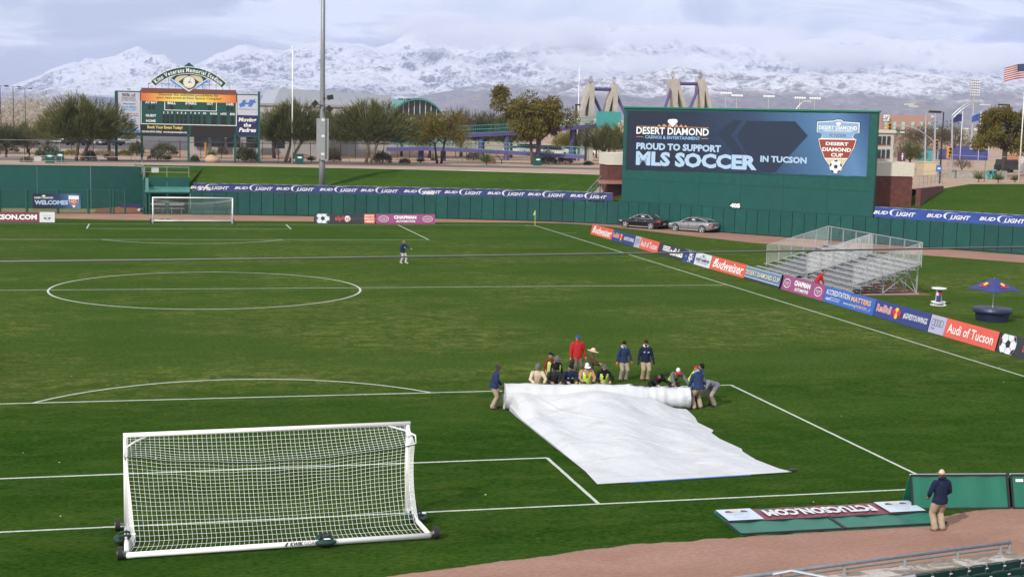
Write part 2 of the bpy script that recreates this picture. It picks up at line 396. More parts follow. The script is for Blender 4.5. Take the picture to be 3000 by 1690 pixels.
for s, y0 in ((1, 0), (-1, YL)):
    for X, D, zz in ((20.16, 16.5, 0.0084), (9.16, 5.5, 0.0088)):
        stripe([(-X, y0), (-X, y0+s*D)], 0.11, zz); stripe([(X, y0), (X, y0+s*D)], 0.11, zz); stripe([(-X, y0+s*D), (X, y0+s*D)], 0.12, zz-0.0003)
    A = [(9.3*math.cos(t), y0+s*(10.95+9.3*math.sin(t))) for t in np.linspace(0.635, math.pi-0.635, 40)]
    stripe(A, 0.12, 0.0092)
stripe([(9.3*math.cos(t), YL/2+9.1*math.sin(t)) for t in np.linspace(0, 2*math.pi, 90)], 0.13, 0.0094)
stripe([(XW+0.12, YL-9.15), (XW+1.7, YL-9.15)], 0.105)
stripe([(XW+1.0*math.cos(t), YL+1.0*math.sin(t)) for t in np.linspace(math.pi, 1.5*math.pi, 10)], 0.1, 0.0096)
# pale scraps of litter lying in the turf
litter = MB()
for k in range(26):
    u, v = rnd.uniform(0, 2576), rnd.uniform(900, 1420); p = gnd(u, v)
    if p.y < -3.5 or (9 < p.x < 18 and 1 < p.y < 15): continue
    a = rnd.uniform(0, 6.3); w = rnd.uniform(0.025, 0.05); d = Vector((math.cos(a), math.sin(a), 0)); e = Vector((-d.y, d.x, 0.3))
    litter.poly([p+Vector((0, 0, .02))-d*w, p+Vector((0, 0, .02))+e*w*.5, p+Vector((0, 0, .035))+d*w, p+Vector((0, 0, .02))-e*w*.4])
o = litter.build('litter', mat('paper', (0.7, 0.7, 0.68), 0.8, var=0.05)); o['kind'] = 'stuff'; o['label'] = 'pale scraps of paper scattered over the turf'
# berms: grass slopes from the wall up to the concourse
def berm(name, foot, top, z0, z1, nu=90, nv=14):
    F0 = along([(p.x, p.y) for p in foot], sum((foot[i+1]-foot[i]).length for i in range(len(foot)-1))/nu)
    F1 = along([(p.x, p.y) for p in top], sum((top[i+1]-top[i]).length for i in range(len(top)-1))/nu)
    n = min(len(F0), len(F1)); V = []
    for j in range(nv+1):
        t = j/nv; h = z0+(z1-z0)*(math.sin(min(1, t*1.06)*math.pi/2)**0.9)
        for i in range(n):
            q = F0[i]*(1-t)+F1[i]*t; V.append((q.x, q.y, h+0.06*mnoise.noise(q*0.3)*math.sin(math.pi*t)))
    F = [(j*n+i, j*n+i+1, (j+1)*n+i+1, (j+1)*n+i) for j in range(nv) for i in range(n-1)]
    o = link(name, npmesh(name, V, F, HILLGRASS, smooth=True)); o['kind'] = 'structure'; return o
wo = off(WALL, 0.5)
berm('grass_hill', [Vector((0.6, 113.6, 0))]+wo[1:14], [Vector(p) for p in ((-5.5, 128.2, 0), (10, 127.6, 0), (25, 125.2, 0), (38, 121.0, 0), (50, 115.5, 0))], 2.0, ZC+0.03)
RB0, RB1, RB2 = gnd(2352, 478, ZC), gnd(2440, 464, ZC), gnd(2760, 463, ZC)
berm('grass_hill', [wo[-2]+WT*0.3, wo[-2]+WT*25], [RB0, RB1, RB2], 2.0, ZC+0.03)
berm('grass_hill', [Vector((-4.25, 115.7, 0)), Vector((0.5, 115.7, 0))], [Vector((-5.5, 128.2, 0)), Vector((3.0, 128.0, 0))], 3.25, ZC+0.03, 20, 8)
# plain beyond: one sheet to the foot of the mountains
grid_sheet('desert_ground', -9000, 9000, 126.2, 16000, 60, 120, lambda X, Y: ZC+0*X, SAND)
sheet('grass_strip', [(-60, 121.3), (-4.6, 121.3), (-5.2, 124.0), (-60, 124.0)], HILLGRASS, ZC+0.012)
sheet('desert_ground', [(-60, 121.3), (-4.6, 121.3), (-4.6, 127.5), (-60, 127.5)], SAND, ZC+0.004)
sheet('desert_ground', [(33, 126.3), (50, 115.4), (RB0.x-6, RB0.y+6), (RB0.x, RB0.y), (RB1.x, RB1.y), (RB2.x, RB2.y), (200, RB2.y-20), (200, 126.3)], SAND, ZC-0.006)
CONC = dirt_mat('worn_concrete', (0.36, 0.34, 0.31), (0.46, 0.44, 0.40), 0.3)
ASPH = dirt_mat('asphalt', (0.115, 0.11, 0.115), (0.15, 0.145, 0.15), 0.4)
# walkway lip along the berm, service road and car park
mb = MB(); P = along([(-60, 127.9), (-5.5, 128.2), (10, 127.6), (25, 125.2), (38, 121.0), (50, 115.5)], 1.0); Q = off([(p.x, p.y) for p in P], 1.5)
mb.add([(p.x, p.y, ZC+0.036) for p in P]+[(q.x, q.y, ZC+0.036) for q in Q], [(i, i+1, len(P)+i+1, len(P)+i) for i in range(len(P)-1)]); o = mb.build('walkway', CONC); o['kind'] = 'structure'
def ribbon(name, pts, w, m, z):
    P = along(pts, 2.0); Q = off([(p.x, p.y) for p in P], w); mb = MB()
    mb.add([(p.x, p.y, z) for p in P]+[(q.x, q.y, z) for q in Q], [(i, i+1, len(P)+i+1, len(P)+i) for i in range(len(P)-1)]); o = mb.build(name, m); o['kind'] = 'structure'
ribbon('service_road', [(-70, 137), (10, 137.5), (30, 136), (60, 132)], 7.0, ASPH, ZC+0.008)
ribbon('kerb', [(-70, 144.1), (10, 144.6), (30, 143.1), (60, 139)], 0.2, CONC, ZC+0.12)
sheet('car_park', [(-120, 190), (30, 190), (60, 330), (-160, 330)], ASPH, ZC+0.012)
sheet('desert_ground', [(50, 100), (61.0, 81.5), (64.5, 78.0), (150, 170), (60, 190)], SAND, 1.97)
# ------------------------------------------------------------------ mountains, far town, haze and mist
def _hash(ix, iy, s):
    h = (ix.astype(np.int64)*374761393+iy.astype(np.int64)*668265263+s*982451653) & 0x7fffffff
    h = ((h ^ (h >> 13))*1274126177) & 0x7fffffff
    return ((h ^ (h >> 16)) & 0xffff)/65535.0
def vnoise(x, y, s=0):
    ix, iy = np.floor(x), np.floor(y); fx, fy = x-ix, y-iy; fx = fx*fx*fx*(fx*(fx*6-15)+10); fy = fy*fy*fy*(fy*(fy*6-15)+10)
    a, b, c, d = _hash(ix, iy, s), _hash(ix+1, iy, s), _hash(ix, iy+1, s), _hash(ix+1, iy+1, s)
    return (a+(b-a)*fx)*(1-fy)+(c+(d-c)*fx)*fy
def fbm(x, y, o=5, s=0, ridged=False, gain=0.5):
    t = 0; a = 1.0; tot = 0
    for k in range(o):
        n = vnoise(x, y, s+k*17)
        if ridged: n = 1-np.abs(2*n-1)
        t = t+a*n; tot += a; a *= gain; x, y = x*2.03+11.3, y*2.03+5.7
    return t/tot
def mountain(name, sky, rb, rr, nu, nv, m, seed, rough):
    az = np.linspace(YAW-0.62, YAW+0.62, nu)
    # skyline: elevation over azimuth
    A, E = [], []
    for u, v in sky:
        d = ray(u, v); A.append(math.atan2(d.x, d.y)); E.append(d.z/math.hypot(d.x, d.y))
    t = np.linspace(0, 1.18, nv); AZ, T = np.meshgrid(az, t)
    R = rb+(rr-rb)*T; X = CP.x+R*np.sin(AZ); Y = CP.y+R*np.cos(AZ)
    U_, V_ = X*0.82+Y*0.57, -X*0.57+Y*0.82
    w = fbm(U_/1700, V_/1700, 3, seed+70)-0.5; w2 = fbm(U_/620, V_/620, 3, seed+50)-0.5
    lag = np.clip(1-T, 0, 1); EL = np.interp(AZ+lag*(w*0.16+w2*0.05), A, E); EL0 = np.interp(AZ, A, E); k = np.clip((T-0.8)/0.2, 0, 1); EL = EL*(1-k)+EL0*k
    rid = fbm(U_/1500+w*1.3, V_/1500+w*1.0, 8, seed, True, 0.56)-0.55
    det = fbm(U_/190+w2*2, V_/190-w2*2, 5, seed+31, True, 0.62)-0.55
    Hr = CP.z+rr*EL-ZC
    prof = np.where(T <= 1, T**1.3, 1-(T-1)*2.2)
    env = np.clip(T*1.6, 0, 1)*np.where(T <= 1, 1-0.72*T**4, 0.28)
    Z = ZC+Hr*(prof+rough*rid*env*1.9)+Hr*rough*0.30*det*np.clip(T*2, 0, 1)*np.where(T > 0.93, 0.45, 1)
    Z = np.maximum(Z, ZC-3)
    V = np.stack([X.ravel(), Y.ravel(), Z.ravel()], 1); i = np.arange(nu*nv).reshape(nv, nu)
    F = np.stack([i[:-1, :-1].ravel(), i[:-1, 1:].ravel(), i[1:, 1:].ravel(), i[1:, :-1].ravel()], 1)
    o = link(name, npmesh(name, V, F, m, smooth=False)); o['kind'] = 'structure'; return o
def rock_mat(name, z0, z1, amount, c0, c1):
    g = NT(name); sp = g.nt.nodes.new('ShaderNodeSeparateXYZ'); g.link(g.pos, sp.inputs[0]); sn = g.nt.nodes.new('ShaderNodeSeparateXYZ'); g.link(g.geo.outputs['Normal'], sn.inputs[0])
    n0 = g.noise(g.mapv((1/900, 1/900, 1/300)), 1.0, 5, 0.6); n1 = g.noise(g.mapv((1/90, 1/160, 1/45)), 1.0, 6, 0.7, 0.8); n2 = g.noise(g.mapv((1/22, 1/40, 1/14)), 1.0, 4, 0.75)
    rock = g.mix(g.ramp(n1, [(0.35, 0.0), (0.65, 1.0)]), c0, c1)
    rock = g.mix(g.math('MULTIPLY', g.ramp(n2, [(0.45, 0.0), (0.6, 1.0)]), 0.6), rock, (0.05, 0.06, 0.045))
    n3 = g.noise(g.mapv((1/34, 1/58, 1/22), (40, 9, 3), (0, 0, 0.6)), 1.0, 5, 0.72, 1.2)
    alt = g.math('MINIMUM', g.math('DIVIDE', g.math('SUBTRACT', sp.outputs[2], z0), z1-z0), 1.0)
    f = g.math('ADD', g.math('MULTIPLY', alt, 0.20), g.math('MULTIPLY', n0, 0.75))
    f = g.math('ADD', f, g.math('MULTIPLY', n1, 0.75)); f = g.math('ADD', f, g.math('MULTIPLY', n3, 0.7)); f = g.math('ADD', f, g.math('MULTIPLY', n2, 0.5))
    f = g.math('ADD', f, g.math('MULTIPLY', sn.outputs[2], 0.62))
    s = g.ramp(g.math('SUBTRACT', f, 1.455), [(0.40-amount, 0.0), (0.58-amount, 1.0)])
    s = g.math('MULTIPLY', s, g.ramp(g.math('ADD', alt, g.math('MULTIPLY', g.math('SUBTRACT', n0, 0.5), 0.9)), [(0.0, 0.0), (0.16, 1.0)]))
    g.color(g.mix(s, rock, (0.60, 0.61, 0.645))); g.set(Roughness=0.9, Specular_IOR_Level=0.1); return g.m
SKY1 = [(-900, 262), (-500, 255), (-150, 244), (0, 228), (40, 212), (100, 190), (128, 176), (150, 170), (185, 158), (200, 160), (215, 147), (240, 150), (270, 148), (300, 137), (322, 129), (345, 123), (380, 131), (410, 150), (440, 163), (470, 172), (500, 158), (540, 142), (580, 130), (620, 122), (660, 130), (715, 134), (745, 122), (775, 112), (815, 108), (850, 113), (900, 117), (950, 128), (985, 118), (1012, 104), (1045, 90), (1070, 92), (1100, 108), (1150, 112), (1190, 100), (1250, 90), (1350, 92), (1450, 90), (1550, 78), (1590, 76), (1650, 86), (1750, 92), (1850, 100), (1950, 108), (2050, 100), (2150, 100), (2250, 112), (2350, 112), (2450, 120), (2576, 124), (2900, 140), (3600, 190)]
SKY2 = [(-900, 262), (0, 262), (600, 268), (850, 275), (930, 272), (1000, 258), (1060, 246), (1110, 236), (1170, 222), (1230, 212), (1290, 205), (1350, 214), (1420, 205), (1480, 198), (1540, 206), (1600, 196), (1660, 178), (1700, 168), (1740, 172), (1780, 182), (1850, 180), (1900, 186), (1945, 182), (1985, 190), (2040, 184), (2090, 194), (2140, 192), (2200, 199), (2250, 190), (2300, 200), (2360, 200), (2420, 206), (2480, 204), (2576, 212), (2800, 225), (3600, 260)]
mountain('snowy_mountains', SKY1, 7600, 11500, 1150, 170, rock_mat('snowy_rock', 60, 560, 0.02, (0.028, 0.034, 0.05), (0.085, 0.085, 0.10)), 3, 0.40)
mountain('mountain_foothills', SKY2, 5200, 7700, 900, 120, rock_mat('foothill_rock', 110, 400, -0.03, (0.11, 0.095, 0.10), (0.24, 0.19, 0.175)), 11, 0.62)
# far town: pale boxes scattered over the foot of the hills, one mass
tv = MB()
for k in range(900):
    u = rnd.uniform(-200, 2700); D = rnd.uniform(2600, 6800)
    q = atD(u, 200, D); s = rnd.uniform(5, 13); h = rnd.uniform(3, 6); r0 = (D-5200)/2500
    zb = ZC+(max(0, r0)**1.3)*70
    tv.mi = rnd.choice((0, 0, 1, 2)); a = rnd.uniform(0, 3); ax = Vector((math.cos(a), math.sin(a), 0))
    tv.box((q.x, q.y, zb+h/2), (s*1.6, s, h), ax, Vector((-ax.y, ax.x, 0)))
o = tv.build('distant_town', [mat('far_white', (0.7, 0.7, 0.7), 0.8, var=0), mat('far_tan', (0.4, 0.3, 0.22), 0.8, var=0), mat('far_grey', (0.3, 0.3, 0.32), 0.8, var=0)]); o['kind'] = 'stuff'; o['label'] = 'far town of tiny pale houses at the foot of the mountains'
def volume_box(name, x0, x1, y0, y1, z0, z1, m, label):
    mb = MB(); mb.box(((x0+x1)/2, (y0+y1)/2, (z0+z1)/2), (x1-x0, y1-y0, z1-z0)); o = mb.build(name, m); o['kind'] = 'stuff'; o['label'] = label; return o
HAZE = bpy.data.materials.new('haze'); HAZE.use_nodes = True; _t = HAZE.node_tree; _t.nodes.clear()
_v = _t.nodes.new('ShaderNodeVolumePrincipled'); _o = _t.nodes.new('ShaderNodeOutputMaterial'); _t.links.new(_v.outputs[0], _o.inputs['Volume'])
_v.inputs['Density'].default_value = 8.8e-5; _v.inputs['Color'].default_value = (0.57, 0.69, 1.0, 1); _v.inputs['Anisotropy'].default_value = 0.0
volume_box('haze', -12500, 14500, -900, 16500, -1.2, 1250, HAZE, 'thin blue haze between the stadium and the mountains')
# mist banks clinging to the range: slabs of cloud whose density breaks up in noise
def mist(name, u0, u1, v0, v1, D, depth, dens, seed, label, thr=0.5):
    a, b = atD(u0, v1, D), atD(u1, v1, D); z1 = atD((u0+u1)/2, v0, D).z; z0 = (a.z+b.z)/2; c = (a+b)/2
    X = (b-a); X.z = 0; W = X.length; X.normalize(); Yv = Vector((-X.y, X.x, 0)); H = z1-z0
    M = bpy.data.materials.new(name); M.use_nodes = True; t = M.node_tree; t.nodes.clear(); N = t.nodes.new; L = t.links.new
    tc = N('ShaderNodeTexCoord'); n = N('ShaderNodeTexNoise'); n.inputs['Scale'].default_value = 1.0; n.inputs['Detail'].default_value = 5; n.inputs['Roughness'].default_value = 0.62
    mp = N('ShaderNodeMapping'); mp.inputs['Scale'].default_value = (1/520, 1/520, 1/210); mp.inputs['Location'].default_value = (seed, seed*2, seed*3); L(tc.outputs['Object'], mp.inputs[0]); L(mp.outputs[0], n.inputs['Vector'])
    # soft edge: falls off towards the sides of the bank
    sp = N('ShaderNodeSeparateXYZ'); L(tc.outputs['Object'], sp.inputs[0])
    def mm(op, p, q):
        k = N('ShaderNodeMath'); k.operation = op
        for i, w in enumerate((p, q)):
            if isinstance(w, (int, float)): k.inputs[i].default_value = w
            else: L(w, k.inputs[i])
        return k.outputs[0]
    e = mm('ADD', mm('POWER', mm('ABSOLUTE', mm('DIVIDE', sp.outputs[0], W/2), 0), 4.0), mm('POWER', mm('ABSOLUTE', mm('DIVIDE', sp.outputs[2], H/2), 0), 2.0))
    e = mm('ADD', e, mm('POWER', mm('ABSOLUTE', mm('DIVIDE', sp.outputs[1], depth/2), 0), 2.0))
    d = mm('SUBTRACT', n.outputs[0], mm('ADD', mm('MULTIPLY', e, 0.22), thr-0.12))
    d = mm('MULTIPLY', mm('MAXIMUM', d, 0.0), dens/0.12)
    v = N('ShaderNodeVolumePrincipled'); v.inputs['Color'].default_value = (0.97, 0.97, 0.99, 1); L(d, v.inputs['Density'])
    o_ = N('ShaderNodeOutputMaterial'); L(v.outputs[0], o_.inputs['Volume'])
    M.cycles.volume_step_rate = 1.0
    mb = MB(); mb.box((0, 0, 0), (W, depth, H)); o = mb.build(name, M)
    o.matrix_world = Matrix(((X.x, Yv.x, 0, c.x), (X.y, Yv.y, 0, c.y), (0, 0, 1, (z0+z1)/2), (0, 0, 0, 1)))
    o['kind'] = 'stuff'; o['label'] = label; return o
if True:
    mist('mist_bank', 1780, 2780, 100, 192, 9300, 1000, 0.0034, 1.7, 'white mist bank lying along the right half of the mountains', 0.465)
    mist('mist_bank', 900, 1760, 30, 140, 9700, 1000, 0.0035, 4.2, 'ragged cloud hanging over the middle peaks', 0.475)
    mist('mist_bank', 1330, 1850, 130, 196, 9000, 700, 0.0028, 7.1, 'thin mist drifting across the middle slopes', 0.47)
    mist('mist_bank', 1500, 2200, 60, 130, 9900, 900, 0.0030, 9.3, 'torn cloud along the high ridge right of the middle', 0.45)
# ------------------------------------------------------------------ outfield wall, banners, billboard, scoreboard, bullpen
GREEN = mat('wall_green', (0.0035, 0.073, 0.063), 0.45, var=0.10, scale=0.7)
GREEN2 = mat('wall_green_dark', (0.004, 0.062, 0.052), 0.55, var=0.12, scale=0.5)
PADM = [mat('pad_green_%d' % k, c, 0.42, var=0.17, scale=1.6) for k, c in enumerate(((0.0035, 0.068, 0.058), (0.004, 0.077, 0.063), (0.003, 0.060, 0.053)))]
POSTG = mat('post_green', (0.004, 0.072, 0.06), 0.5, var=0.1)
def Z(x0, y0, k):                                     # zoomed print -> 2576-wide print
    return lambda x, y: ((x0+x*k)/S_, (y0+y*k)/S_)
def fp(fr, u, v):                                     # pixel -> board frame
    P = onplane(u, v, fr.O, fr.N)-fr.O; return P.dot(fr.X), P.dot(fr.U)
def T(fr, mb, cv, body, bl, tr, bold=0.02, shear=0.0, d=0.012):
    x0, y0 = fp(fr, *cv(*bl)); x1, y1 = fp(fr, *cv(*tr)); fr.text(mb, body, x0, y0, x1, y1, bold, shear, d)
def PTS(fr, cv, pts): return [fp(fr, *cv(*p)) for p in pts]
# padded wall, four-foot pads
wall = thing('outfield_wall', 'long curved dark green padded outfield wall behind the clay track', 'wall', (WALL[0][0], WALL[0][1], 0))
WP = along(WALL, 1.22); padme = {}
for i in range(len(WP)-1):
    a, b = WP[i], WP[i+1]; t = (b-a).normalized(); n = Vector((t.y, -t.x, 0)); mb = MB(); h = 2.42+rnd.uniform(-0.012, 0.012)
    w = (b-a).length-0.035; c = (a+b)/2
    mb.prism([c-t*w/2+n*0.0, c-t*w/2+n*0.09, c-t*(w/2-0.02)+n*0.11, c+t*(w/2-0.02)+n*0.11, c+t*w/2+n*0.09, c+t*w/2], (0, 0, h-0.08)); mb.v = [(x, y, z+0.08) for x, y, z in mb.v]
    mb.build('pad', PADM[rnd.choice((0, 0, 1, 2))], wall, world=True)
mb = MB(); Q = off(WALL, 0.02); Q2 = off(WALL, 0.3)
for i in range(len(WALL)-1):
    mb.prism([(*WALL[i], 0), (*WALL[i+1], 0), (Q2[i+1].x, Q2[i+1].y, 0), (Q2[i].x, Q2[i].y, 0)], (0, 0, 2.40))
mb.build('backing', BLACK, wall, world=True)
# printed banners along the top of the wall
BLUE = NT('banner_blue'); _m = BLUE.noise(BLUE.mapv((0.9, 0.9, 2.5)), 1.0, 4, 0.6, 0.6)
BLUE.color(BLUE.mix(BLUE.ramp(_m, [(0.3, 0.0), (0.7, 1.0)]), (0.012, 0.045, 0.22), (0.022, 0.070, 0.34))); BLUE.set(Roughness=0.6)
MESHB = NT('mesh_blue'); _m = MESHB.noise(MESHB.mapv((0.6, 0.6, 1.8)), 1.0, 4, 0.6, 0.6)
MESHB.color(MESHB.mix(MESHB.ramp(_m, [(0.35, 0.0), (0.65, 1.0)]), (0.020, 0.034, 0.115), (0.030, 0.052, 0.19))); MESHB.set(Roughness=0.7)
PALE = mat('print_pale', (0.66, 0.68, 0.75), 0.6, var=0.05)
def beer(fr, mb, W, H, s0=0.0):
    # the slanted two-word logo with the swoosh in between
    x = s0-.45; y0, y1 = H*0.27, H*0.66
    fr.text(mb, 'BUD', x, y0+.05, x+1.42, y1, 0.035, 0.35); fr.text(mb, 'LIGHT', x+2.15, y0-0.02, x+4.0, y1, 0.035, 0.35)
    for q in (0.0, 0.09):
        P = [(x+2.16+0.55*math.cos(a)+q, H*0.52+0.34*math.sin(a)) for a in np.linspace(1.35, 4.1, 14)]; n = len(P)
        ww = [0.055*math.sin(math.pi*k/(n-1))+0.008 for k in range(n)]
        for k in range(n-1): mb.quad(fr.p(P[k][0]-ww[k], P[k][1], .012), fr.p(P[k][0]+ww[k], P[k][1], .012), fr.p(P[k+1][0]+ww[k+1], P[k+1][1], .012), fr.p(P[k+1][0]-ww[k+1], P[k+1][1], .012))
    for sg, e in ((1, 0.9), (-1, 0.25)):
        mb.quad(fr.p(x+1.98, H*0.52+sg*0.33, .012), fr.p(x+1.98, H*0.52+sg*0.30, .012), fr.p(x+1.98+e, H*0.52+sg*0.27, .012), fr.p(x+1.98+e, H*0.52+sg*0.285, .012))
def banner_run(pl, n, z0, z1, m, what, numbers={}):
    tot = sum((Vector((*pl[i+1], 0))-Vector((*pl[i], 0))).length for i in range(len(pl)-1)); P = along(pl, tot/n-1e-5)
    for k in range(n):
        a, b = P[k], P[k+1]; L = (b-a).length; fr = Frame((a.x, a.y, z0), b-a, (0, 0, 1))
        fr.O = fr.O+fr.N*0.13; H = z1-z0
        t = thing('mesh_banner', what[k], 'banner', tuple(a), 0, 'blue beer banners along the wall top')
        mb = MB(); nx = 14
        for i in range(nx):                            # slightly slack cloth with thickness
            x0, x1 = L*i/nx+0.01*(i == 0), L*(i+1)/nx-0.01*(i == nx-1); s0, s1 = 0.035*math.sin(i*1.7+k), 0.035*math.sin((i+1)*1.7+k)
            mb.prism([fr.p(x0, s0*0.5, s0*.4), fr.p(x1, s1*0.5, s1*.4), fr.p(x1, H+s1*0.6, s1*.4), fr.p(x0, H+s0*0.6, s0*.4)], -fr.N*0.012)
        mb.build('cloth', m, t, world=True)
        mb = MB(); fr2 = Frame(fr.O+fr.N*0.02, fr.X, fr.U); beer(fr2, mb, L, H, 0.25+(0.12 if k % 2 else 0.0)+(L-4.7)*0.5)
        mb.build('lettering', PALE, t, world=True)
        mb = MB()
        for q in (0.05, L/2): mb.bar(fr.p(q, -0.1, -0.1), fr.p(q, H+0.02, -0.1), 0.05)
        mb.bar(fr.p(0, H, -0.1), fr.p(L, H, -0.1), 0.05); mb.build('fence_post', GALV, t, world=True)
        if k in numbers:
            mb = MB(); s, x0 = numbers[k]; fr2.text(mb, s, x0, 0.10, x0+1.35, H*0.56, 0.05, 0.0, 0.03); mb.build('distance_number', PALE, t, world=True)
bl = [(0.7, 113.05)]+WALL[1:12]+[tuple((WC.copy()-WT*0.1)[:2])]
ords = ['first', 'second', 'third', 'fourth', 'fifth', 'sixth', 'seventh', 'eighth', 'ninth', 'tenth']
wl = [w+' dark blue beer mesh banner from the bullpen shelter along the wall top' for w in ords]
wl[0] = 'dark blue beer mesh banner with the number 375 showing, beside the bullpen shelter'; wl[5] = 'dark blue beer mesh banner with the number 380 showing through'; wl[9] = 'dark blue beer mesh banner next to the stairs and brick tower'
banner_run([bl[0]]+[p for p in bl[1:-1]]+[(43.0, 101.95)], 10, 2.44, 3.27, MESHB.m, wl, {0: ('375', 0.45), 5: ('380', 1.7)})
rb0 = WC.copy()+WT*27.4
banner_run([tuple((rb0+WT*0.0)[:2]), tuple((rb0+WT*24.4)[:2])], 5, 2.46, 3.42, BLUE.m, [w+' bright blue beer banner to the right of the giant billboard' for w in ords[:5]])
# ------------------------------------------------------------------ giant billboard
bbO = WC.copy(); bb = thing('billboard', 'giant green billboard behind the wall carrying the casino soccer advertisement', 'billboard', tuple(bbO))
fb = Frame(bbO+Vector((0, 0, 0)), WT, (0, 0, 1)); BW, BH = 27.2, 12.05
mb = MB(); fb.solid(mb, 0, 2.3, BW, BH, -0.34, -0.03); mb.build('structure_box', GREEN2, bb, world=True)
mb = MB(); fb.solid(mb, -0.12, BH+0.003, BW+0.12, BH+0.16, -0.38, 0.14); mb.build('top_cap', mat('cap_green', (0.008, 0.16, 0.11), 0.4, var=0.05), bb, world=True)
for k in range(6):                                     # facing panels with open joints
    x0, x1 = 0.02+k*(BW-0.04)/6, 0.02+(k+1)*(BW-0.04)/6
    for y0, y1 in ((2.5, 4.75), (4.78, 5.9), (5.93, BH-0.05)):
        mb = MB(); fb.solid(mb, x0+0.012, y0, x1-0.012, y1, -0.028, 0.0); mb.build('facing_panel', GREEN if y1 < 5 else PADM[1], bb, world=True)
v6, v7 = Z(1700, 200, 0.34463), Z(2200, 150, 0.39293)
VN = NT('vinyl_print'); _tc = VN.nt.nodes.new('ShaderNodeTexCoord'); _sp = VN.nt.nodes.new('ShaderNodeSeparateXYZ'); VN.link(_tc.outputs['Generated'], _sp.inputs[0])
_g = VN.math('ADD', VN.math('MULTIPLY', _sp.outputs[0], 0.92), VN.math('MULTIPLY', _sp.outputs[2], 0.10))
VN.color(VN.ramp(_g, [(0.0, (0.008, 0.013, 0.034)), (0.34, (0.009, 0.018, 0.046)), (0.58, (0.018, 0.046, 0.110)), (0.78, (0.052, 0.135, 0.275)), (0.90, (0.085, 0.20, 0.38)), (1.0, (0.02, 0.07, 0.18))]))
VN.set(Roughness=0.5); _w = VN.noise(VN.mapv((1.6, 1.6, 3.5)), 1.0, 3, 0.5, 0.5); VN.bump(_w, 0.05, 0.35)
vinyl = MB(); c0, c1 = fp(fb, 1574, 428), fp(fb, 2183, 285); c2 = fp(fb, 1575, 278); c3 = fp(fb, 2180, 445)
N = 40
for i in range(N):                                     # laced vinyl: hem scallops a little
    def e(k, top):
        t = k/N; x = c0[0]+(c3[0]-c0[0])*t; return (x, (c2[1]+(c1[1]-c2[1])*t)-0.05*abs(math.sin(k*1.3)) if top else c0[1]+(c3[1]-c0[1])*t+0.05*abs(math.sin(k*1.1)))
    a, b, c, d = e(i, 0), e(i+1, 0), e(i+1, 1), e(i, 1)
    vinyl.prism([fb.p(*a, .03), fb.p(*b, .03), fb.p(*c, .03), fb.p(*d, .03)], -fb.N*0.012)
vy = vinyl.build('vinyl_banner', VN.m, bb, world=True)
NAVY = mat('print_navy', (0.010, 0.022, 0.052), 0.5, var=0.04); ICE = mat('print_ice', (0.38, 0.53, 0.72), 0.5, var=0.03); WHT = mat('print_white', (0.80, 0.80, 0.80), 0.5, var=0.02)
ORG = mat('print_orange', (0.60, 0.27, 0.12), 0.5, var=0.02); SKYB = mat('print_sky', (0.25, 0.45, 0.75), 0.5, var=0.02); RUST = mat('print_rust', (0.28, 0.045, 0.02), 0.5, var=0.15, scale=9)
SANDP = mat('print_sand', (0.55, 0.52, 0.36), 0.5, var=0.04); INK = mat('print_ink', (0.015, 0.018, 0.025), 0.5, var=0.02); CLOUDP = mat('print_cloud', (0.22, 0.36, 0.55), 0.5, var=0.04)
fb2 = Frame(fb.O+fb.N*0.03, fb.X, fb.U)
mb = MB()
fb2.shape(mb, PTS(fb2, v6, [(1165, 555), (1298, 444), (1376, 447), (1280, 567), (1402, 738), (1312, 735)]), 0.006)
P = PTS(fb2, v6, [(1330, 572), (1418, 449)])+PTS(fb2, v7, [(330, 524), (425, 632), (292, 776), (182, 905), (-110, 905), (-70, 880)])+PTS(fb2, v6, [(1415, 738)])
fb2.shape(mb, P, 0.006); mb.build('printed_arrow', NAVY, vy, world=True)
mb = MB(); T(fb2, mb, v6, 'DESERT DIAMOND', (477, 559), (1095, 514), 0.025); fb2.shape(mb, PTS(fb2, v6, [(742, 455), (752, 436), (790, 433), (821, 436), (830, 455), (786, 503)])); mb.build('lettering', WHT, vy, world=True)
mb = MB(); T(fb2, mb, v6, 'CASINOS & ENTERTAINMENT', (551, 598), (1020, 585), 0.02); mb.build('lettering', SKYB, vy, world=True)
mb = MB(); T(fb2, mb, v6, 'PROUD TO SUPPORT', (476, 690), (1198, 656), 0.045); T(fb2, mb, v6, 'MLS SOCCER', (472, 824), (1505, 742), 0.05)
x0, y0 = fp(fb2, *v6(1530, 797)); x1, y1 = fp(fb2, *v7(417, 792)); fb2.text(mb, 'IN TUCSON', x0, y0, x1, y1, 0.04); mb.build('lettering', ICE, vy, world=True)
mb = MB()
for q in ([(480, 492), (650, 495), (650, 499), (480, 496)], [(912, 500), (1092, 506), (1092, 510), (912, 504)], [(478, 580), (530, 582), (542, 596), (530, 586), (478, 584)], [(1025, 606), (1037, 596), (1090, 597), (1090, 601), (1038, 601)],
          [(650, 498), (672, 478), (690, 498)], [(690, 498), (712, 474), (745, 499)], [(745, 499), (757, 470), (780, 500)], [(800, 501), (818, 474), (838, 502)], [(838, 502), (858, 478), (880, 503)], [(880, 503), (895, 482), (915, 504)]):
    fb2.shape(mb, PTS(fb2, v6, q), 0.01)
mb.build('printed_emblem', ORG, vy, world=True)
sh = [(494, 526), (615, 520), (638, 512), (672, 512), (692, 527), (811, 534), (809, 610), (775, 618), (762, 636), (766, 652), (788, 660), (770, 720), (725, 800), (680, 865), (632, 913), (590, 860), (548, 800), (515, 715), (503, 655), (526, 647), (530, 625), (521, 612), (491, 604)]
mb = MB(); fb2.shape(mb, PTS(fb2, v7, [(632+(x-632)*1.03, 700+(y-700)*1.03) for x, y in sh]), 0.008); mb.build('printed_shield', INK, vy, world=True)
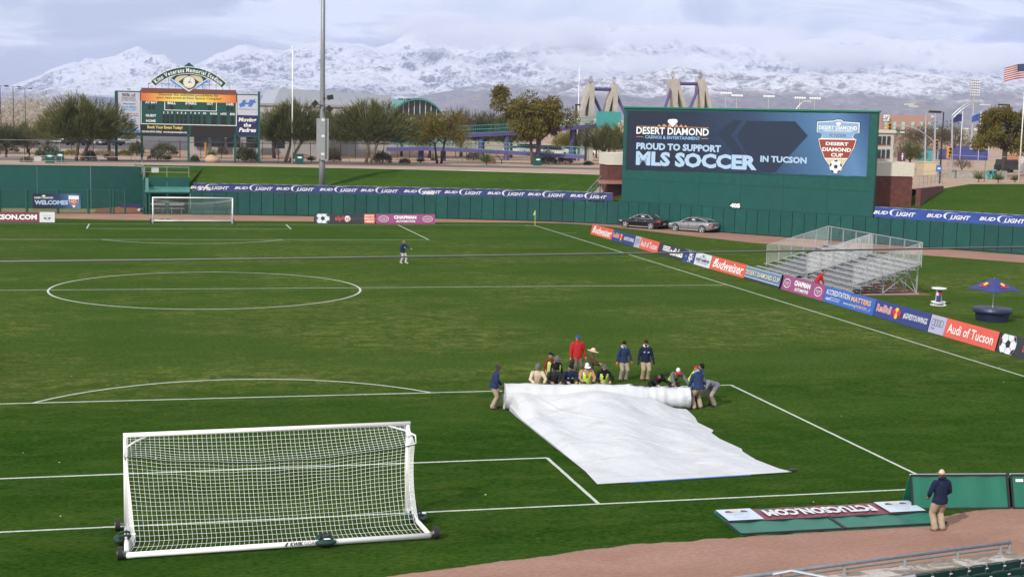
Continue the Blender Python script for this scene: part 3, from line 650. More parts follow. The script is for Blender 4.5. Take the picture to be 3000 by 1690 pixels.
mb = MB(); fb2.shape(mb, PTS(fb2, v7, sh), 0.012); mb.build('printed_shield', WHT, vy, world=True)
ins = lambda q, k=0.965: [(632+(x-632)*k, 700+(y-700)*k) for x, y in q]
mb = MB(); fb2.shape(mb, PTS(fb2, v7, ins([q for q in sh if q[1] <= 653]+[(766, 656), (503, 652)])[:0] or ins([(494, 526), (615, 520), (638, 512), (672, 512), (692, 527), (811, 534), (809, 610), (775, 618), (762, 636), (766, 654), (526, 648), (530, 625), (521, 612), (491, 604)])), 0.016); mb.build('printed_shield', CLOUDP, vy, world=True)
mb = MB(); fb2.shape(mb, PTS(fb2, v7, ins([(503, 657), (788, 662), (770, 720), (728, 802), (548, 800), (515, 715)])), 0.016); mb.build('printed_shield', RUST, vy, world=True)
mb = MB(); fb2.shape(mb, PTS(fb2, v7, ins([(550, 806), (726, 808), (680, 865), (632, 908), (590, 860)])), 0.016); mb.build('printed_shield', SANDP, vy, world=True)
mb = MB(); T(fb2, mb, v7, 'DESERT DIAMOND', (507, 584), (793, 562), 0.02, d=.02); T(fb2, mb, v7, 'CASINOS & ENTERTAINMENT', (540, 600), (765, 593), 0.01, d=.02); T(fb2, mb, v7, 'DESERT', (558, 702), (728, 682), 0.035, d=.02); T(fb2, mb, v7, 'DIAMOND', (533, 746), (748, 724), 0.035, d=.02); T(fb2, mb, v7, 'CUP', (596, 787), (688, 763), 0.035, d=.02)
fb2.shape(mb, PTS(fb2, v7, [(632, 540), (645, 530), (664, 530), (675, 541), (653, 562)]), .02); mb.build('lettering', WHT, vy, world=True)
mb = MB(); T(fb2, mb, v7, 'FC TUCSON', (588, 640), (707, 621), 0.0, d=.02); mb.build('lettering', INK, vy, world=True)
w, dk = MB(), MB(); cx, cy = fp(fb2, *v7(633, 862)); soccer_ball(fb2, w, dk, cx, cy, 0.62, 0.02); w.build('printed_ball', WHT, vy, world=True); dk.build('printed_ball', INK, vy, world=True)
# distance sign under the billboard
ds = thing('distance_sign', 'black distance sign reading 405 at the foot of the billboard', 'sign', tuple(fb.p(13.1, 2.42, 0.02)))
mb = MB(); fb.solid(mb, 12.5, 2.44, 13.72, 3.04, 0.004, 0.04); mb.build('plate', INK, ds, world=True)
mb = MB(); fb.text(mb, '405', 12.56, 2.52, 13.66, 2.97, 0.06, 0, 0.046); mb.build('lettering', WHT, ds, world=True)
# ------------------------------------------------------------------ scoreboard
z2 = Z(300, 170, 1/4.146)
sL, sR = gnd(295, 405, ZC), gnd(650, 411, ZC); sX = (sR-sL); sX.z = 0; fs = Frame(sL, sX, (0, 0, 1)); SW = sX.length
sb = thing('scoreboard', 'wide green baseball scoreboard on five green posts beside the concourse', 'scoreboard', tuple(sL))
def srect(x0, y0, x1, y1): a = fp(fs, *z2(x0, y1)); b = fp(fs, *z2(x1, y0)); return a[0], a[1], b[0], b[1]
for zx in (173, 480, 1047, 1612, 1902):
    x = fp(fs, *z2(zx, 1240))[0]; mb = MB(); fs.solid(mb, x-0.13, 0, x+0.13, fp(fs, *z2(zx, 410))[1] if zx in (173, 1902) else fp(fs, *z2(zx, 930))[1], -0.16, 0.16); mb.build('post', POSTG, sb, world=True)
def panel(name, x0, y0, x1, y1, m, d0=-0.25, d1=0.1):
    a = srect(x0, y0, x1, y1); mb = MB(); fs.solid(mb, a[0], a[1], a[2], a[3], d0, d1); return mb.build(name, m, sb, world=True)
DKG = mat('score_green', (0.006, 0.060, 0.052), 0.55, var=0.1); OXIDE = mat('oxide_brown', (0.16, 0.055, 0.04), 0.7, var=0.15)
panel('cabinet', 460, 420, 1634, 948, DKG, -0.5, 0.0)
panel('top_beam', 472, 393, 1622, 425, OXIDE, -0.4, 0.06)
SUNB = NT('sunset_print'); _tc = SUNB.nt.nodes.new('ShaderNodeTexCoord'); _sp = SUNB.nt.nodes.new('ShaderNodeSeparateXYZ'); SUNB.link(_tc.outputs['Generated'], _sp.inputs[0])
SUNB.color(SUNB.ramp(_sp.outputs[0], [(0.0, (0.62, 0.12, 0.05)), (0.17, (0.75, 0.33, 0.06)), (0.38, (0.80, 0.62, 0.12)), (0.5, (0.72, 0.62, 0.20)), (0.66, (0.80, 0.60, 0.08)), (0.85, (0.72, 0.30, 0.06)), (1.0, (0.6, 0.12, 0.05))])); SUNB.set(Roughness=0.5)
pb = panel('header_banner', 467, 430, 1626, 522, SUNB.m, 0.01, 0.05)
fsA = Frame(fs.O+fs.N*0.05, fs.X, fs.U)
mb = MB(); T(fsA, mb, z2, 'Discover the unlimited possibilities for', (685, 466), (1412, 446), 0.01); T(fsA, mb, z2, 'your next event at Kino Sports Complex!', (655, 502), (1445, 484), 0.01); mb.build('lettering', INK, pb, world=True)
fsB = Frame(fs.O+fs.N*0.012, fs.X, fs.U); mb = MB()
def line(a, b, wd=0.05):
    p, q = fp(fsB, *z2(*a)), fp(fsB, *z2(*b)); d = Vector((q[0]-p[0], q[1]-p[1])).normalized(); n = Vector((-d.y, d.x))*wd/2
    fsB.shape(mb, [(p[0]-n.x, p[1]-n.y), (q[0]-n.x, q[1]-n.y), (q[0]+n.x, q[1]+n.y), (p[0]+n.x, p[1]+n.y)], 0.004)
for a, b in (((470, 518), (1626, 542)), ((470, 800), (1626, 824)), ((470, 515), (470, 803)), ((1626, 538), (1626, 827)), ((757, 524), (757, 635)), ((757, 633), (1385, 647)), ((1385, 540), (1385, 650))): line(a, b, 0.075)
for s, bl_, tr in (('AT BAT', (520, 553), (667, 530)), ('BALL', (792, 563), (893, 532)), ('STRIKE', (1008, 567), (1143, 538)), ('OUT', (1268, 573), (1345, 545)), ('H/E', (1507, 578), (1593, 551)), ('GUEST', (525, 714), (653, 687)), ('HOME', (531, 780), (647, 752)), ('RUNS', (1310, 690), (1395, 667)), ('HITS', (1437, 695), (1507, 670)), ('ERR', (1551, 697), (1612, 672))):
    T(fsB, mb, z2, s, bl_, tr, 0.03)
for s, x in (('1', 746), ('2', 795), ('3', 845), ('4', 912), ('5', 961), ('6', 1010), ('7', 1076), ('8', 1126), ('9', 1174), ('10', 1241)):
    w = 9 if len(s) == 1 else 18; T(fsB, mb, z2, s, (x-w*(0.5 if s == '1' else 1), 677+(x-746)*.02), (x+w*(0.5 if s == '1' else 1), 652+(x-746)*.02), 0.03)
mb.build('lettering', WHT, sb, world=True)
LED = mat('unlit_lamps', (0.012, 0.010, 0.010), 0.5, var=0.5, scale=30)
for x, y in [(572, 597), (620, 600), (842, 603), (1077, 608), (1305, 612), (1525, 615), (1573, 617)]+[(xx, yy+(xx-750)*0.022) for xx in (748, 795, 845, 912, 961, 1010, 1076, 1126, 1174, 1241, 1338, 1372, 1455, 1490, 1580) for yy in (712, 772)]:
    a = srect(x-17, y-26, x+17, y+26); mb = MB(); fsB.solid(mb, a[0], a[1], a[2], a[3], -0.02, 0.012); mb.build('digit_cell', LED, sb, world=True)
pb = panel('message_panel', 467, 822, 1046, 938, INK, 0.005, 0.04); fsC = Frame(fs.O+fs.N*0.04, fs.X, fs.U)
YEL = mat('print_yellow', (0.80, 0.62, 0.10), 0.5, var=0.03)
mb = MB(); T(fsC, mb, z2, 'Book Your Event Today!', (548, 868), (972, 830), 0.025); mb.build('lettering', YEL, pb, world=True)
mb = MB(); T(fsC, mb, z2, '520-546-KINO (5466)', (480, 913), (720, 886), 0.02); T(fsC, mb, z2, 'www.kinosportscomplex.com', (738, 918), (1026, 893), 0.02); mb.build('lettering', WHT, pb, world=True)
panel('message_panel', 1076, 832, 1612, 955, LED, 0.005, 0.04)
# side advertisements: turning vertical slats
def slats(name, x0, y0, x1, y1, m, n):
    a = srect(x0, y0, x1, y1); mb = MB(); w = (a[2]-a[0])/n
    for k in range(n): mb.prism([fs.p(a[0]+k*w+0.006, a[1], 0.02), fs.p(a[0]+k*w+w/2, a[1], 0.05), fs.p(a[0]+(k+1)*w-0.006, a[1], 0.02)], fs.U*(a[3]-a[1]))
    o = mb.build(name, m, sb, world=True); return o
panel('side_cabinet', 160, 405, 462, 935, DKG, -0.45, 0.015); panel('side_cabinet', 1632, 446, 1915, 962, DKG, -0.45, 0.015)
LIL = mat('slat_white', (0.62, 0.62, 0.70), 0.5, var=0.04); PURP = mat('slat_purple', (0.035, 0.022, 0.12), 0.5, var=0.15)
ad = slats('slat_sign', 190, 420, 456, 906, LIL, 27); fsD = Frame(fs.O+fs.N*0.052, fs.X, fs.U)
GREYP = mat('print_grey', (0.07, 0.06, 0.08), 0.5, var=0.03); BLUP = mat('print_blue', (0.10, 0.33, 0.72), 0.5, var=0.03)
mb = MB()
for s, bl_, tr in (('90% of', (237, 470), (400, 432)), ('Arizona visitors', (237, 495), (400, 477)), ('are from Sonora,', (230, 522), (407, 503)), ('they spend', (247, 572), (398, 546)), ('Be part of the', (300, 688), (435, 670)), ('Business Game.', (292, 708), (443, 692)), ('7', (340, 800), (370, 745))): T(fsD, mb, z2, s, bl_, tr, 0.0 if s != '90% of' else 0.015)
mb.build('lettering', GREYP, ad, world=True)
mb = MB()
for s, bl_, tr in (('$2.68 billion', (225, 610), (412, 583)), ('dollars a year.', (222, 640), (412, 617)), ('5', (378, 775), (410, 738))): T(fsD, mb, z2, s, bl_, tr, 0.03)
a = srect(195, 876, 452, 904); fsD.rect(mb, *a, 0.004); a = srect(310, 812, 440, 824); fsD.rect(mb, *a, 0.004); mb.build('lettering', BLUP, ad, world=True)
mb = MB(); a = srect(205, 782, 298, 872); fsD.rect(mb, *a, 0.004); mb.build('printed_picture', RUST, ad, world=True); mb = MB(); a = srect(212, 792, 290, 812); fsD.rect(mb, *a, 0.008); a = srect(208, 846, 294, 866); fsD.rect(mb, *a, 0.008); mb.build('printed_picture', SANDP, ad, world=True)
ad = slats('slat_sign', 1640, 458, 1890, 697, LIL, 25); mb = MB()
fsD.shape(mb, PTS(fsD, z2, [(1660, 560), (1690, 548), (1705, 515), (1745, 510), (1735, 545), (1775, 545), (1790, 508), (1835, 512), (1848, 500), (1866, 548), (1838, 545), (1830, 560), (1812, 592), (1768, 592), (1780, 565), (1735, 562), (1725, 590), (1690, 592), (1672, 605)]), 0.01)
T(fsD, mb, z2, 'Horizon Moving Systems', (1648, 634), (1875, 620), 0.0); mb.build('lettering', mat('logo_blue', (0.06, 0.16, 0.50), 0.5, var=0.03), ad, world=True)
ad = slats('slat_sign', 1640, 698, 1890, 940, PURP, 25); mb = MB()
for s, bl_, tr in (('Moving', (1652, 790), (1872, 728)), ('the', (1716, 838), (1806, 792)), ('Padres', (1657, 900), (1868, 852))): T(fsD, mb, z2, s, bl_, tr, 0.03, 0.2)
mb.build('lettering', WHT, ad, world=True)
for x, y in ((322, 380), (1769, 425)):                 # floodlights on the side cabinets
    cx, cy = fp(fs, *z2(x, y)); mb = MB(); fs.solid(mb, cx-0.2, cy-0.09, cx+0.2, cy+0.09, -0.2, 0.2); fs.solid(mb, cx-0.03, cy-0.3, cx+0.03, cy-0.09, -0.03, 0.03); mb.build('floodlight', GALV, sb, world=True)
# sign arch, diamond and clock on top
arch = thing('arch_sign', 'arched green stadium name sign with diamond clock, standing on the scoreboard', 'sign', tuple(fs.p(SW/2, fp(fs, *z2(1050, 393))[1])))
CX, CY = fp(fs, *z2(1051, 752)); RO = fp(fs, *z2(1052, 108))[1]-CY; RI = fp(fs, *z2(1052, 196))[1]-CY; TIL = -0.012
def arc_band(ro, ri, a0, a1, d0, d1, n=36):
    mb = MB(); P = [(CX+ro*math.cos(a), CY+ro*math.sin(a)) for a in np.linspace(a0, a1, n)]+[(CX+ri*math.cos(a), CY+ri*math.sin(a)) for a in np.linspace(a1, a0, n)]
    vs = [fs.p(*q, d1) for q in P]+[fs.p(*q, d0) for q in P]; m = 2*n
    F = [(i, i+1, m-2-i, m-1-i) for i in range(n-1)]+[(m+i+1, m+i, 2*m-1-i, 2*m-2-i) for i in range(n-1)]+[(i, m+i, m+(i+1) % m, (i+1) % m) for i in range(m)]
    mb.add(vs, F); return mb
HA = 0.795
arc_band(RO, RI, math.pi/2+HA, math.pi/2-HA, 0.1, 0.24).build('border_band', WHT, arch, world=True)
dk_ = arc_band(RO-0.07, RI+0.07, math.pi/2+HA-0.015, math.pi/2-HA+0.015, 0.24, 0.26).build('name_band', DKG, arch, world=True)
mb = MB(); txt_ = 'Kino Veterans Memorial Stadium'; wd = []
for ch in txt_:
    if ch == ' ': wd.append(0.34); continue
    V, _ = textmesh(ch, 0.03); wd.append(float(V[:, 0].max()-V[:, 0].min())+0.13)
tot = sum(wd); acc = 0; hh = (RO-RI)*0.74; rb_ = RI+(RO-RI)*0.24; span = 2*HA*0.93
for ch, w in zip(txt_, wd):
    if ch != ' ':
        V, Fc = textmesh(ch, 0.03); a = math.pi/2+span/2-span*(acc+w/2)/tot; k = span*(rb_)/tot; e, n = Vector((math.sin(a), -math.cos(a))), Vector((math.cos(a), math.sin(a))); mx = (V[:, 0].max()+V[:, 0].min())/2; ky = hh/0.95
        mb.add([fs.p(CX+n.x*(rb_+q[1]*ky)+e.x*(q[0]-mx)*k, CY+n.y*(rb_+q[1]*ky)+e.y*(q[0]-mx)*k, 0.275) for q in V], Fc)
    acc += w
mb.build('lettering', WHT, dk_, world=True)
def dpoly(name, pts, m, d0, d1):
    mb = MB(); mb.prism([fs.p(*q, d0) for q in PTS(fs, z2, pts)], fs.N*(d1-d0)); return mb.build(name, m, arch, world=True)
dpoly('diamond_top', [(975, 114), (1052, 57), (1128, 116)], DKG, -0.02, 0.06)
dpoly('diamond_frame', [(1052, 110), (1285, 258), (1050, 412), (820, 250)], WHT, -0.02, 0.05)
dpoly('diamond', [(1052, 118), (1270, 258), (1050, 398), (836, 250)], DKG, 0.05, 0.06)
mbp = [(1052, 205), (1100, 208), (1150, 212), (1200, 232), (1226, 275), (1205, 298), (1050, 395), (895, 290), (876, 268), (910, 225), (960, 208)]
dpoly('infield', mbp, SANDP, 0.06, 0.07); dpoly('home_plate', [(1052, 205), (1180, 296), (1050, 380), (925, 290)], DKG, 0.07, 0.08)
BST = mat('stripe_blue', (0.05, 0.22, 0.62), 0.5, var=0.03)
dpoly('blue_stripe', [(814, 272), (835, 256), (1000, 372), (978, 380)], BST, -0.015, 0.045); dpoly('blue_stripe', [(1268, 270), (1290, 288), (1100, 388), (1085, 378)], BST, -0.015, 0.045)
dpoly('plate_edge', [(1050, 412), (960, 352), (960, 340), (1050, 399), (1142, 345), (1142, 357)], WHT, 0.065, 0.085)
ccx, ccy = fp(fs, *z2(1055, 297)); RC = 0.70
mb = MB(); mb.cyl(fs.p(ccx, ccy, 0.08), fs.p(ccx, ccy, 0.2), RC+0.06, n=32); cr = mb.build('clock_rim', OXIDE, arch, world=True)
mb = MB(); mb.cyl(fs.p(ccx, ccy, 0.2), fs.p(ccx, ccy, 0.215), RC, n=32); cf = mb.build('clock_face', mat('clock_white', (0.72, 0.70, 0.64), 0.4, var=0.03), cr, world=True)
mb = MB(); fC = Frame(fs.O+fs.N*0.215, fs.X, fs.U)
for h in range(12):
    a = math.pi/2-h*math.pi/6; r1 = RC*0.92; r0 = RC*(0.74 if h % 3 == 0 else 0.82); w = 0.02
    c_, s_ = math.cos(a), math.sin(a); fC.shape(mb, [(ccx+r0*c_-w*s_, ccy+r0*s_+w*c_), (ccx+r0*c_+w*s_, ccy+r0*s_-w*c_), (ccx+r1*c_+w*s_, ccy+r1*s_-w*c_), (ccx+r1*c_-w*s_, ccy+r1*s_+w*c_)], 0.006)
mb.build('hour_marks', INK, cf if False else cr, world=True)
for a, r1, w in ((math.pi/2-0.42, RC*0.72, 0.035), (-0.02, RC*0.52, 0.05)):
    mb = MB(); c_, s_ = math.cos(a), math.sin(a); fC.shape(mb, [(ccx-0.12*c_-w*s_, ccy-0.12*s_+w*c_), (ccx-0.12*c_+w*s_, ccy-0.12*s_-w*c_), (ccx+r1*c_+w*.4*s_, ccy+r1*s_-w*.4*c_), (ccx+r1*c_-w*.4*s_, ccy+r1*s_+w*.4*c_)], 0.012); mb.build('clock_hand', INK, cr, world=True)
mb = MB(); tb = fp(fs, *z2(1050, 393))[1]
for zx, top in ((557, 308), (640, 315), (722, 150), (805, 235), (887, 310), (970, 355), (1135, 360), (1217, 325), (1298, 265), (1381, 172), (1462, 325), (1542, 340)):
    x, y = fp(fs, *z2(zx, top)); mb.bar(fs.p(x, tb-0.05, -0.08), fs.p(x, y, -0.08), 0.045)
for a, b in (((557, 308), (887, 320)), ((1217, 326), (1542, 340)), ((722, 152), (790, 154)), ((1310, 172), (1381, 172))): mb.bar(fs.p(*fp(fs, *z2(*a)), -0.08), fs.p(*fp(fs, *z2(*b)), -0.08), 0.04)
mb.build('support_frame', OXIDE, arch, world=True)
# ------------------------------------------------------------------ bullpen: tall wall, shelter, fence
DRYG = grass_mat('dry_turf'); 
DRY = dirt_mat('dry_grass', (0.22, 0.20, 0.085), (0.30, 0.25, 0.12), 0.5); MOUND = dirt_mat('mound_clay', (0.20, 0.085, 0.05), (0.26, 0.12, 0.075), 0.4)
sheet('bullpen_turf', [(-60, 113.5), (-9.3, 113.5), (-8.2, 121.0), (-60, 121.0)], DRY, 0.008)
grid_sheet('bullpen_mound', -9.3, -4.45, 113.5, 121.0, 20, 20, lambda X, Y: 0.01+0.30*np.exp(-((X+6.2)**2+(Y-120)**2)/5.0), MOUND)
tw = thing('bullpen_wall', 'tall plain dark green wall behind the bullpen at the far left', 'wall', (-20, 121, 0))
TZ = 4.53
for k in range(8):
    x1 = -4.4-k*5.5+0.0; x0 = x1-5.5; mb = MB(); mb.box(((x0+x1)/2, 121.1, TZ/2), (5.47, 0.2, TZ)); mb.build('wall_panel', GREEN if k % 3 else PADM[2], tw, world=True)
shY = 115.4; zr0, zr1, zwt = atY(420, 482, 113.1).z, atY(420, 470, shY).z, atY(420, 446, shY).z
mb = MB(); mb.prism([(-4.42, 121.2, 0), (-4.42, 121.2, TZ), (-4.42, 119.4, TZ-0.05), (-4.42, 117.2, TZ-0.45), (-4.42, shY, zwt), (-4.42, 113.2, zwt-0.2), (-4.42, 113.2, 0)], (0.15, 0, 0)); mb.build('return_wall', GREEN, tw, world=True)
mb = MB(); mb.box((-20, 121.1, TZ+0.04), (44, 0.26, 0.08)); mb.build('coping', GREEN, tw, world=True)
sl = thing('bullpen_shelter', 'low green bullpen shelter with a dark opening beside the far goal', 'shelter', (-2.0, 113.1, 0))
mb = MB(); mb.prism([(-4.25, 113.0, zr0-0.09), (-4.25, 113.0, zr0), (-4.25, shY, zr1), (-4.25, shY, zr1-0.09)], (4.6, 0, 0)); mb.build('roof', mat('roof_teal', (0.05, 0.20, 0.17), 0.5, var=0.3, scale=2), sl, world=True)
for k in range(2):
    mb = MB(); mb.box((-4.25+2.3*k+1.15, shY+0.1, (zwt+0)/2), (2.28, 0.16, zwt)); mb.build('back_panel', GREEN, sl, world=True)
mb = MB(); mb.box((0.28, 114.3, zr0/2-0.05), (0.16, 2.3, zr0-0.1)); mb.build('side_wall', GREEN2, sl, world=True)
mb = MB(); mb.box((-3.98, 113.05, (zr0+zwt)/2), (0.32, 0.08, zwt-zr0)); mb.build('corner_post', mat('pale_teal', (0.10, 0.28, 0.25), 0.5), sl, world=True)
for x in (-4.1, -3.75, -1.95): mb = MB(); mb.box((x, 113.05, zr0/2-0.05), (0.2, 0.16, zr0-0.1)); mb.build('post', POSTG, sl, world=True)
mb = MB(); mb.box((-2, 113.0, zr0-0.12), (4.5, 0.1, 0.12)); mb.build('fascia', GREEN, sl, world=True)
bn = thing('bench', 'pale metal team bench in the bullpen shelter', 'bench', (-2.6, 114.5, 0)); 
for zz, yy in ((0.55, 114.3), (0.98, 114.65)):
    for x0, x1 in ((-3.8, -2.15), (-1.75, -0.2)): mb = MB(); mb.box(((x0+x1)/2, yy, zz), (x1-x0, 0.3 if zz < .9 else .06, 0.05 if zz < .9 else 0.24)); mb.build('plank', ALU, bn, world=True)
for x in (-3.5, -2.4, -1.5, -0.5): mb = MB(); mb.bar((x, 114.3, 0), (x, 114.3, 0.53), 0.06); mb.bar((x, 114.3, 0.5), (x, 114.66, 0.9), 0.05); mb.build('leg', GALV, bn, world=True)
def railing(name, label, pts, h, mid=True, n_post=None, m=GALV, r=0.03, sign=None):
    t = thing(name, label, 'railing', tuple(pts[0])); P = [Vector(p) for p in pts]; up = Vector((0, 0, h))
    mb = MB(); mb.tube([p+up for p in P], r, 6); mb.build('top_rail', m, t, world=True)
    if mid: mb = MB(); mb.tube([p+up*0.5 for p in P], r*0.8, 6); mb.build('mid_rail', m, t, world=True)
    for i in range(len(P)-1):
        n = max(1, int((P[i+1]-P[i]).length/(n_post or 2.4)))
        for k in range(n+(i == len(P)-2)): q = P[i]+(P[i+1]-P[i])*k/n; mb = MB(); mb.cyl(q, q+up, r, n=6); mb.build('post', m, t, world=True)
    return t
railing('railing', 'grey pipe railing along the top of the tall bullpen wall', [(-36, 121.4, TZ), (-5.2, 121.4, TZ)], 1.05, True, 3.6)
railing('railing', 'grey pipe railing stepping down the end of the bullpen wall', [(-5.2, 121.4, TZ), (-4.5, 119.4, TZ-0.05), (-4.5, 117.2, TZ-0.5), (-4.3, shY+.1, zwt)], 1.1, True, 1.2)
railing('railing', 'grey pipe railing on top of the bullpen shelter', [(-4.2, shY+0.1, zwt), (0.3, shY+0.1, zwt)], 1.05, True, 2.2)
for x, y, z, lb in ((-15.3, 121.3, TZ+0.75, 'blank grey notice on the bullpen wall railing'), (-3.15, shY, zwt+0.72, 'blank grey notice on the bullpen shelter railing')):
    t = tag(link('notice', MB().box((0, 0, 0), (0.75, 0.03, 0.5)).mesh('notice', mat('notice_grey', (0.5, 0.5, 0.47), 0.5)), None), lb, 'sign'); t.location = (x, y, z)
bf = thing('bullpen_fence', 'green wire fence with padded posts in front of the bullpen', 'fence', (-14, 113.3, 0)); fz = 2.42
for u in (-60, 0, 79/S_*1.0, 170/S_, 259/S_, 324/S_, 333/S_, 367/S_):
    x = atY(u, 538, 113.3).x; mb = MB(); mb.cyl((x, 113.3, 0), (x, 113.3, fz+0.05), 0.13 if u < 270 else 0.10, n=8); mb.build('post', POSTG, bf, world=True)
xa, xb = -40, atY(367/S_, 538, 113.3).x
mb = MB(); mb.cyl((xa, 113.3, fz), (xb, 113.3, fz), 0.04, n=6); mb.build('top_rail', POSTG, bf, world=True)
mb = MB(); mb.cyl((atY(333/S_, 538, 113.3).x, 113.3, 0.12), (xb, 113.3, 0.12), 0.03, n=6); mb.cyl((atY(333/S_, 538, 113.3).x, 113.3, 1.15), (xb, 113.3, 1.15), 0.05, n=6); mb.build('gate_rail', POSTG, bf, world=True)
def wire(mb, P, Q, R, S, nu, nv, r=0.006):            # a wire lattice over the patch P-Q-R-S (P,Q bottom; S,R top)
    P, Q, R, S = [Vector(a) for a in (P, Q, R, S)]; n = (Q-P).cross(S-P).normalized()*r
    f = lambda a, b: (P*(1-a)+Q*a)*(1-b)+(S*(1-a)+R*a)*b
    for i in range(-nv, nu+nv):
        for sgn in (1, -1):
            a0, b0, a1, b1 = i/nu, (0 if sgn > 0 else 1), (i+nv)/nu, (1 if sgn > 0 else 0)
            # clip to 0..1 along a
            t0 = max(0, -a0/(a1-a0)); t1 = min(1, (1-a0)/(a1-a0))
            if t1 <= t0: continue
            A, B = f(a0+(a1-a0)*t0, b0+(b1-b0)*t0), f(a0+(a1-a0)*t1, b0+(b1-b0)*t1); d = (B-A)
            if d.length < 1e-4: continue
            s = d.normalized().cross(n.normalized())*r
            mb.add([A-s, A+s, A+n, B-s, B+s, B+n], [(0, 1, 4, 3), (1, 2, 5, 4), (2, 0, 3, 5)])
mb = MB(); wire(mb, (-26, 113.3, 0.05), (atY(324/S_, 538, 113.3).x, 113.3, 0.05), (atY(324/S_, 538, 113.3).x, 113.3, fz), (-26, 113.3, fz), 150, 18, 0.007); o = mb.build('wire_mesh', POSTG, bf, world=True); o['kind'] = 'stuff'
# welcome banner on that fence
z3 = Z(0, 420, 0.2795); fw = Frame((0, 113.16, 0), (1, 0, 0), (0, 0, 1))
wb = thing('welcome_banner', 'navy casino welcomes banner hung on the bullpen fence', 'banner', (-14, 113.16, 1))
a, b = fp(fw, *z3(345, 683)), fp(fw, *z3(845, 532)); mb = MB(); fw.solid(mb, a[0], a[1], b[0], b[1], -0.02, 0.0); mb.build('cloth', VN.m, wb, world=True)
mb = MB(); T(fw, mb, z3, 'WELCOMES', (362, 643), (714, 598), 0.05); mb.build('lettering', ICE, wb, world=True)
mb = MB(); T(fw, mb, z3, 'DESERT DIAMOND', (360, 580), (558, 562), 0.02); fw.shape(mb, PTS(fw, z3, [(440, 552), (448, 543), (470, 543), (478, 552), (459, 562)])); fw.shape(mb, PTS(fw, z3, [(718, 548), (826, 552), (826, 590), (818, 625), (775, 677), (726, 620), (720, 590)]), .006); mb.build('lettering', WHT, wb, world=True)
mb = MB(); fw.shape(mb, PTS(fw, z3, [(724, 588), (824, 590), (812, 630), (796, 650), (752, 648), (732, 625)]), .012); mb.build('printed_shield', RUST, wb, world=True)
mb = MB(); T(fw, mb, z3, 'DESERT', (742, 606), (805, 594), 0.02, d=.016); T(fw, mb, z3, 'DIAMOND', (738, 622), (810, 610), 0.02, d=.016); T(fw, mb, z3, 'CUP', (755, 638), (792, 627), 0.02, d=.016); mb.build('lettering', WHT, wb, world=True)
mb = MB(); q = atY(372, 527, 116); 
for k in range(7):
    mb.mi = 0 if k % 3 else 1; mb.ball((q.x-0.75+k*0.24, 116+rnd.uniform(-.2, .2), 0.22+0.1*math.sin(k)), rnd.uniform(0.22, 0.34), 8, 5, 1.3, 1, 0.7)
tag(mb.build('cover_heap', [mat('tarp_dark', (0.06, 0.055, 0.05), 0.7), mat('tarp_pale', (0.5, 0.48, 0.42), 0.7)], None, smooth=True), 'crumpled pale and dark cover heaped by the bullpen gate', 'tarp')
mb = MB(); q = atY(329, 522, 119.5); mb.box((q.x, 119.5, 0.35), (2.1, 0.5, 0.45)); tag(mb.build('purple_pad', mat('pad_purple', (0.045, 0.03, 0.12), 0.6)), 'purple pad lying against the tall bullpen wall', 'pad')
# ------------------------------------------------------------------ concourse and everything beyond it
def pick(u, v): return gnd(u, v, ZC)
def m_at(P): return FPX/S_/((P-CP).dot(_f))            # print pixels per metre at P
DARKM = mat('dark_bronze', (0.035, 0.03, 0.028), 0.5, 0.3); BLOCK = mat('grey_block', (0.42, 0.40, 0.39), 0.8, var=0.06, scale=1.2); BLOCKD = mat('grey_block_band', (0.30, 0.29, 0.29), 0.8, var=0.08)
TEAL = mat('teal_paint', (0.05, 0.30, 0.29), 0.5); VIOLET = mat('violet_paint', (0.085, 0.068, 0.21), 0.5, var=0.08); GLASS = mat('dark_glass', (0.02, 0.025, 0.03), 0.08, var=0.0); CREAM = mat('cream_stucco', (0.62, 0.57, 0.49), 0.85, var=0.05)
CONCT = mat('tower_concrete', (0.40, 0.37, 0.32), 0.85, var=0.16, scale=0.9)
# ---- light pole behind the wall
b = atY(810, 464, 114.2); b.z = 2.1
lp = thing('light_pole', 'tall grey stadium light pole rising out of frame behind the wall', 'light pole', tuple(b))
mb = MB(); mb.tube([b, b+Vector((0, 0, 3.2)), b+Vector((0, 0, 14)), b+Vector((0, 0, 27))], [0.38, 0.32, 0.25, 0.19], 14); mb.build('shaft', mat('pole_grey', (.24, .25, .26), .5, .4, var=.12), lp, world=True, smooth=True)
mb = MB(); mb.box(b+Vector((0, 0, 0.12)), (1.3, 1.0, 0.25)); mb.build('base_plate', GALV, lp, world=True)
for dx, dz, w, h in ((-0.42, 6.0, 0.42, 4.3), (0.42, 6.0, 0.42, 4.3), (0, 6.0, 0.46, 4.5)):
    mb = MB(); mb.box(b+Vector((dx, -0.42 if dx == 0 else -0.2, dz)), (w, 0.35, h)); mb.build('equipment_cabinet', mat('cabinet_grey', (0.33, 0.34, 0.35), 0.5, 0.2), lp, world=True)
for dz in (4.4, 6.3, 8.0): mb = MB(); mb.box(b+Vector((0, -0.605, dz)), (0.34, 0.01, 0.22)); mb.build('warning_plate', WHITE, lp, world=True)
for dx, dz, rx in ((0.78, 10.4, 0.2), (-0.85, 9.7, 0.8), (0.7, 9.2, -0.7)):
    mb = MB(); c = b+Vector((dx, -0.3, dz)); ax = Vector((math.cos(rx), 0, math.sin(rx))); mb.box(c, (0.62, 0.5, 0.5), ax, (0, 1, 0), Vector((-ax.z, 0, ax.x))); mb.bar(b+Vector((0, -0.3, dz-0.2)), c, 0.07); mb.build('floodlight', DARKM, lp, world=True)
mb = MB()
for k in range(40): z = 3+k*0.6; mb.bar(b+Vector((-0.46 if k % 2 else 0.32, 0, z)), b+Vector((-0.32 if k % 2 else 0.46, 0, z)), 0.03)
o = mb.build('climbing_step', GALV, lp, world=True); o['kind'] = 'stuff'
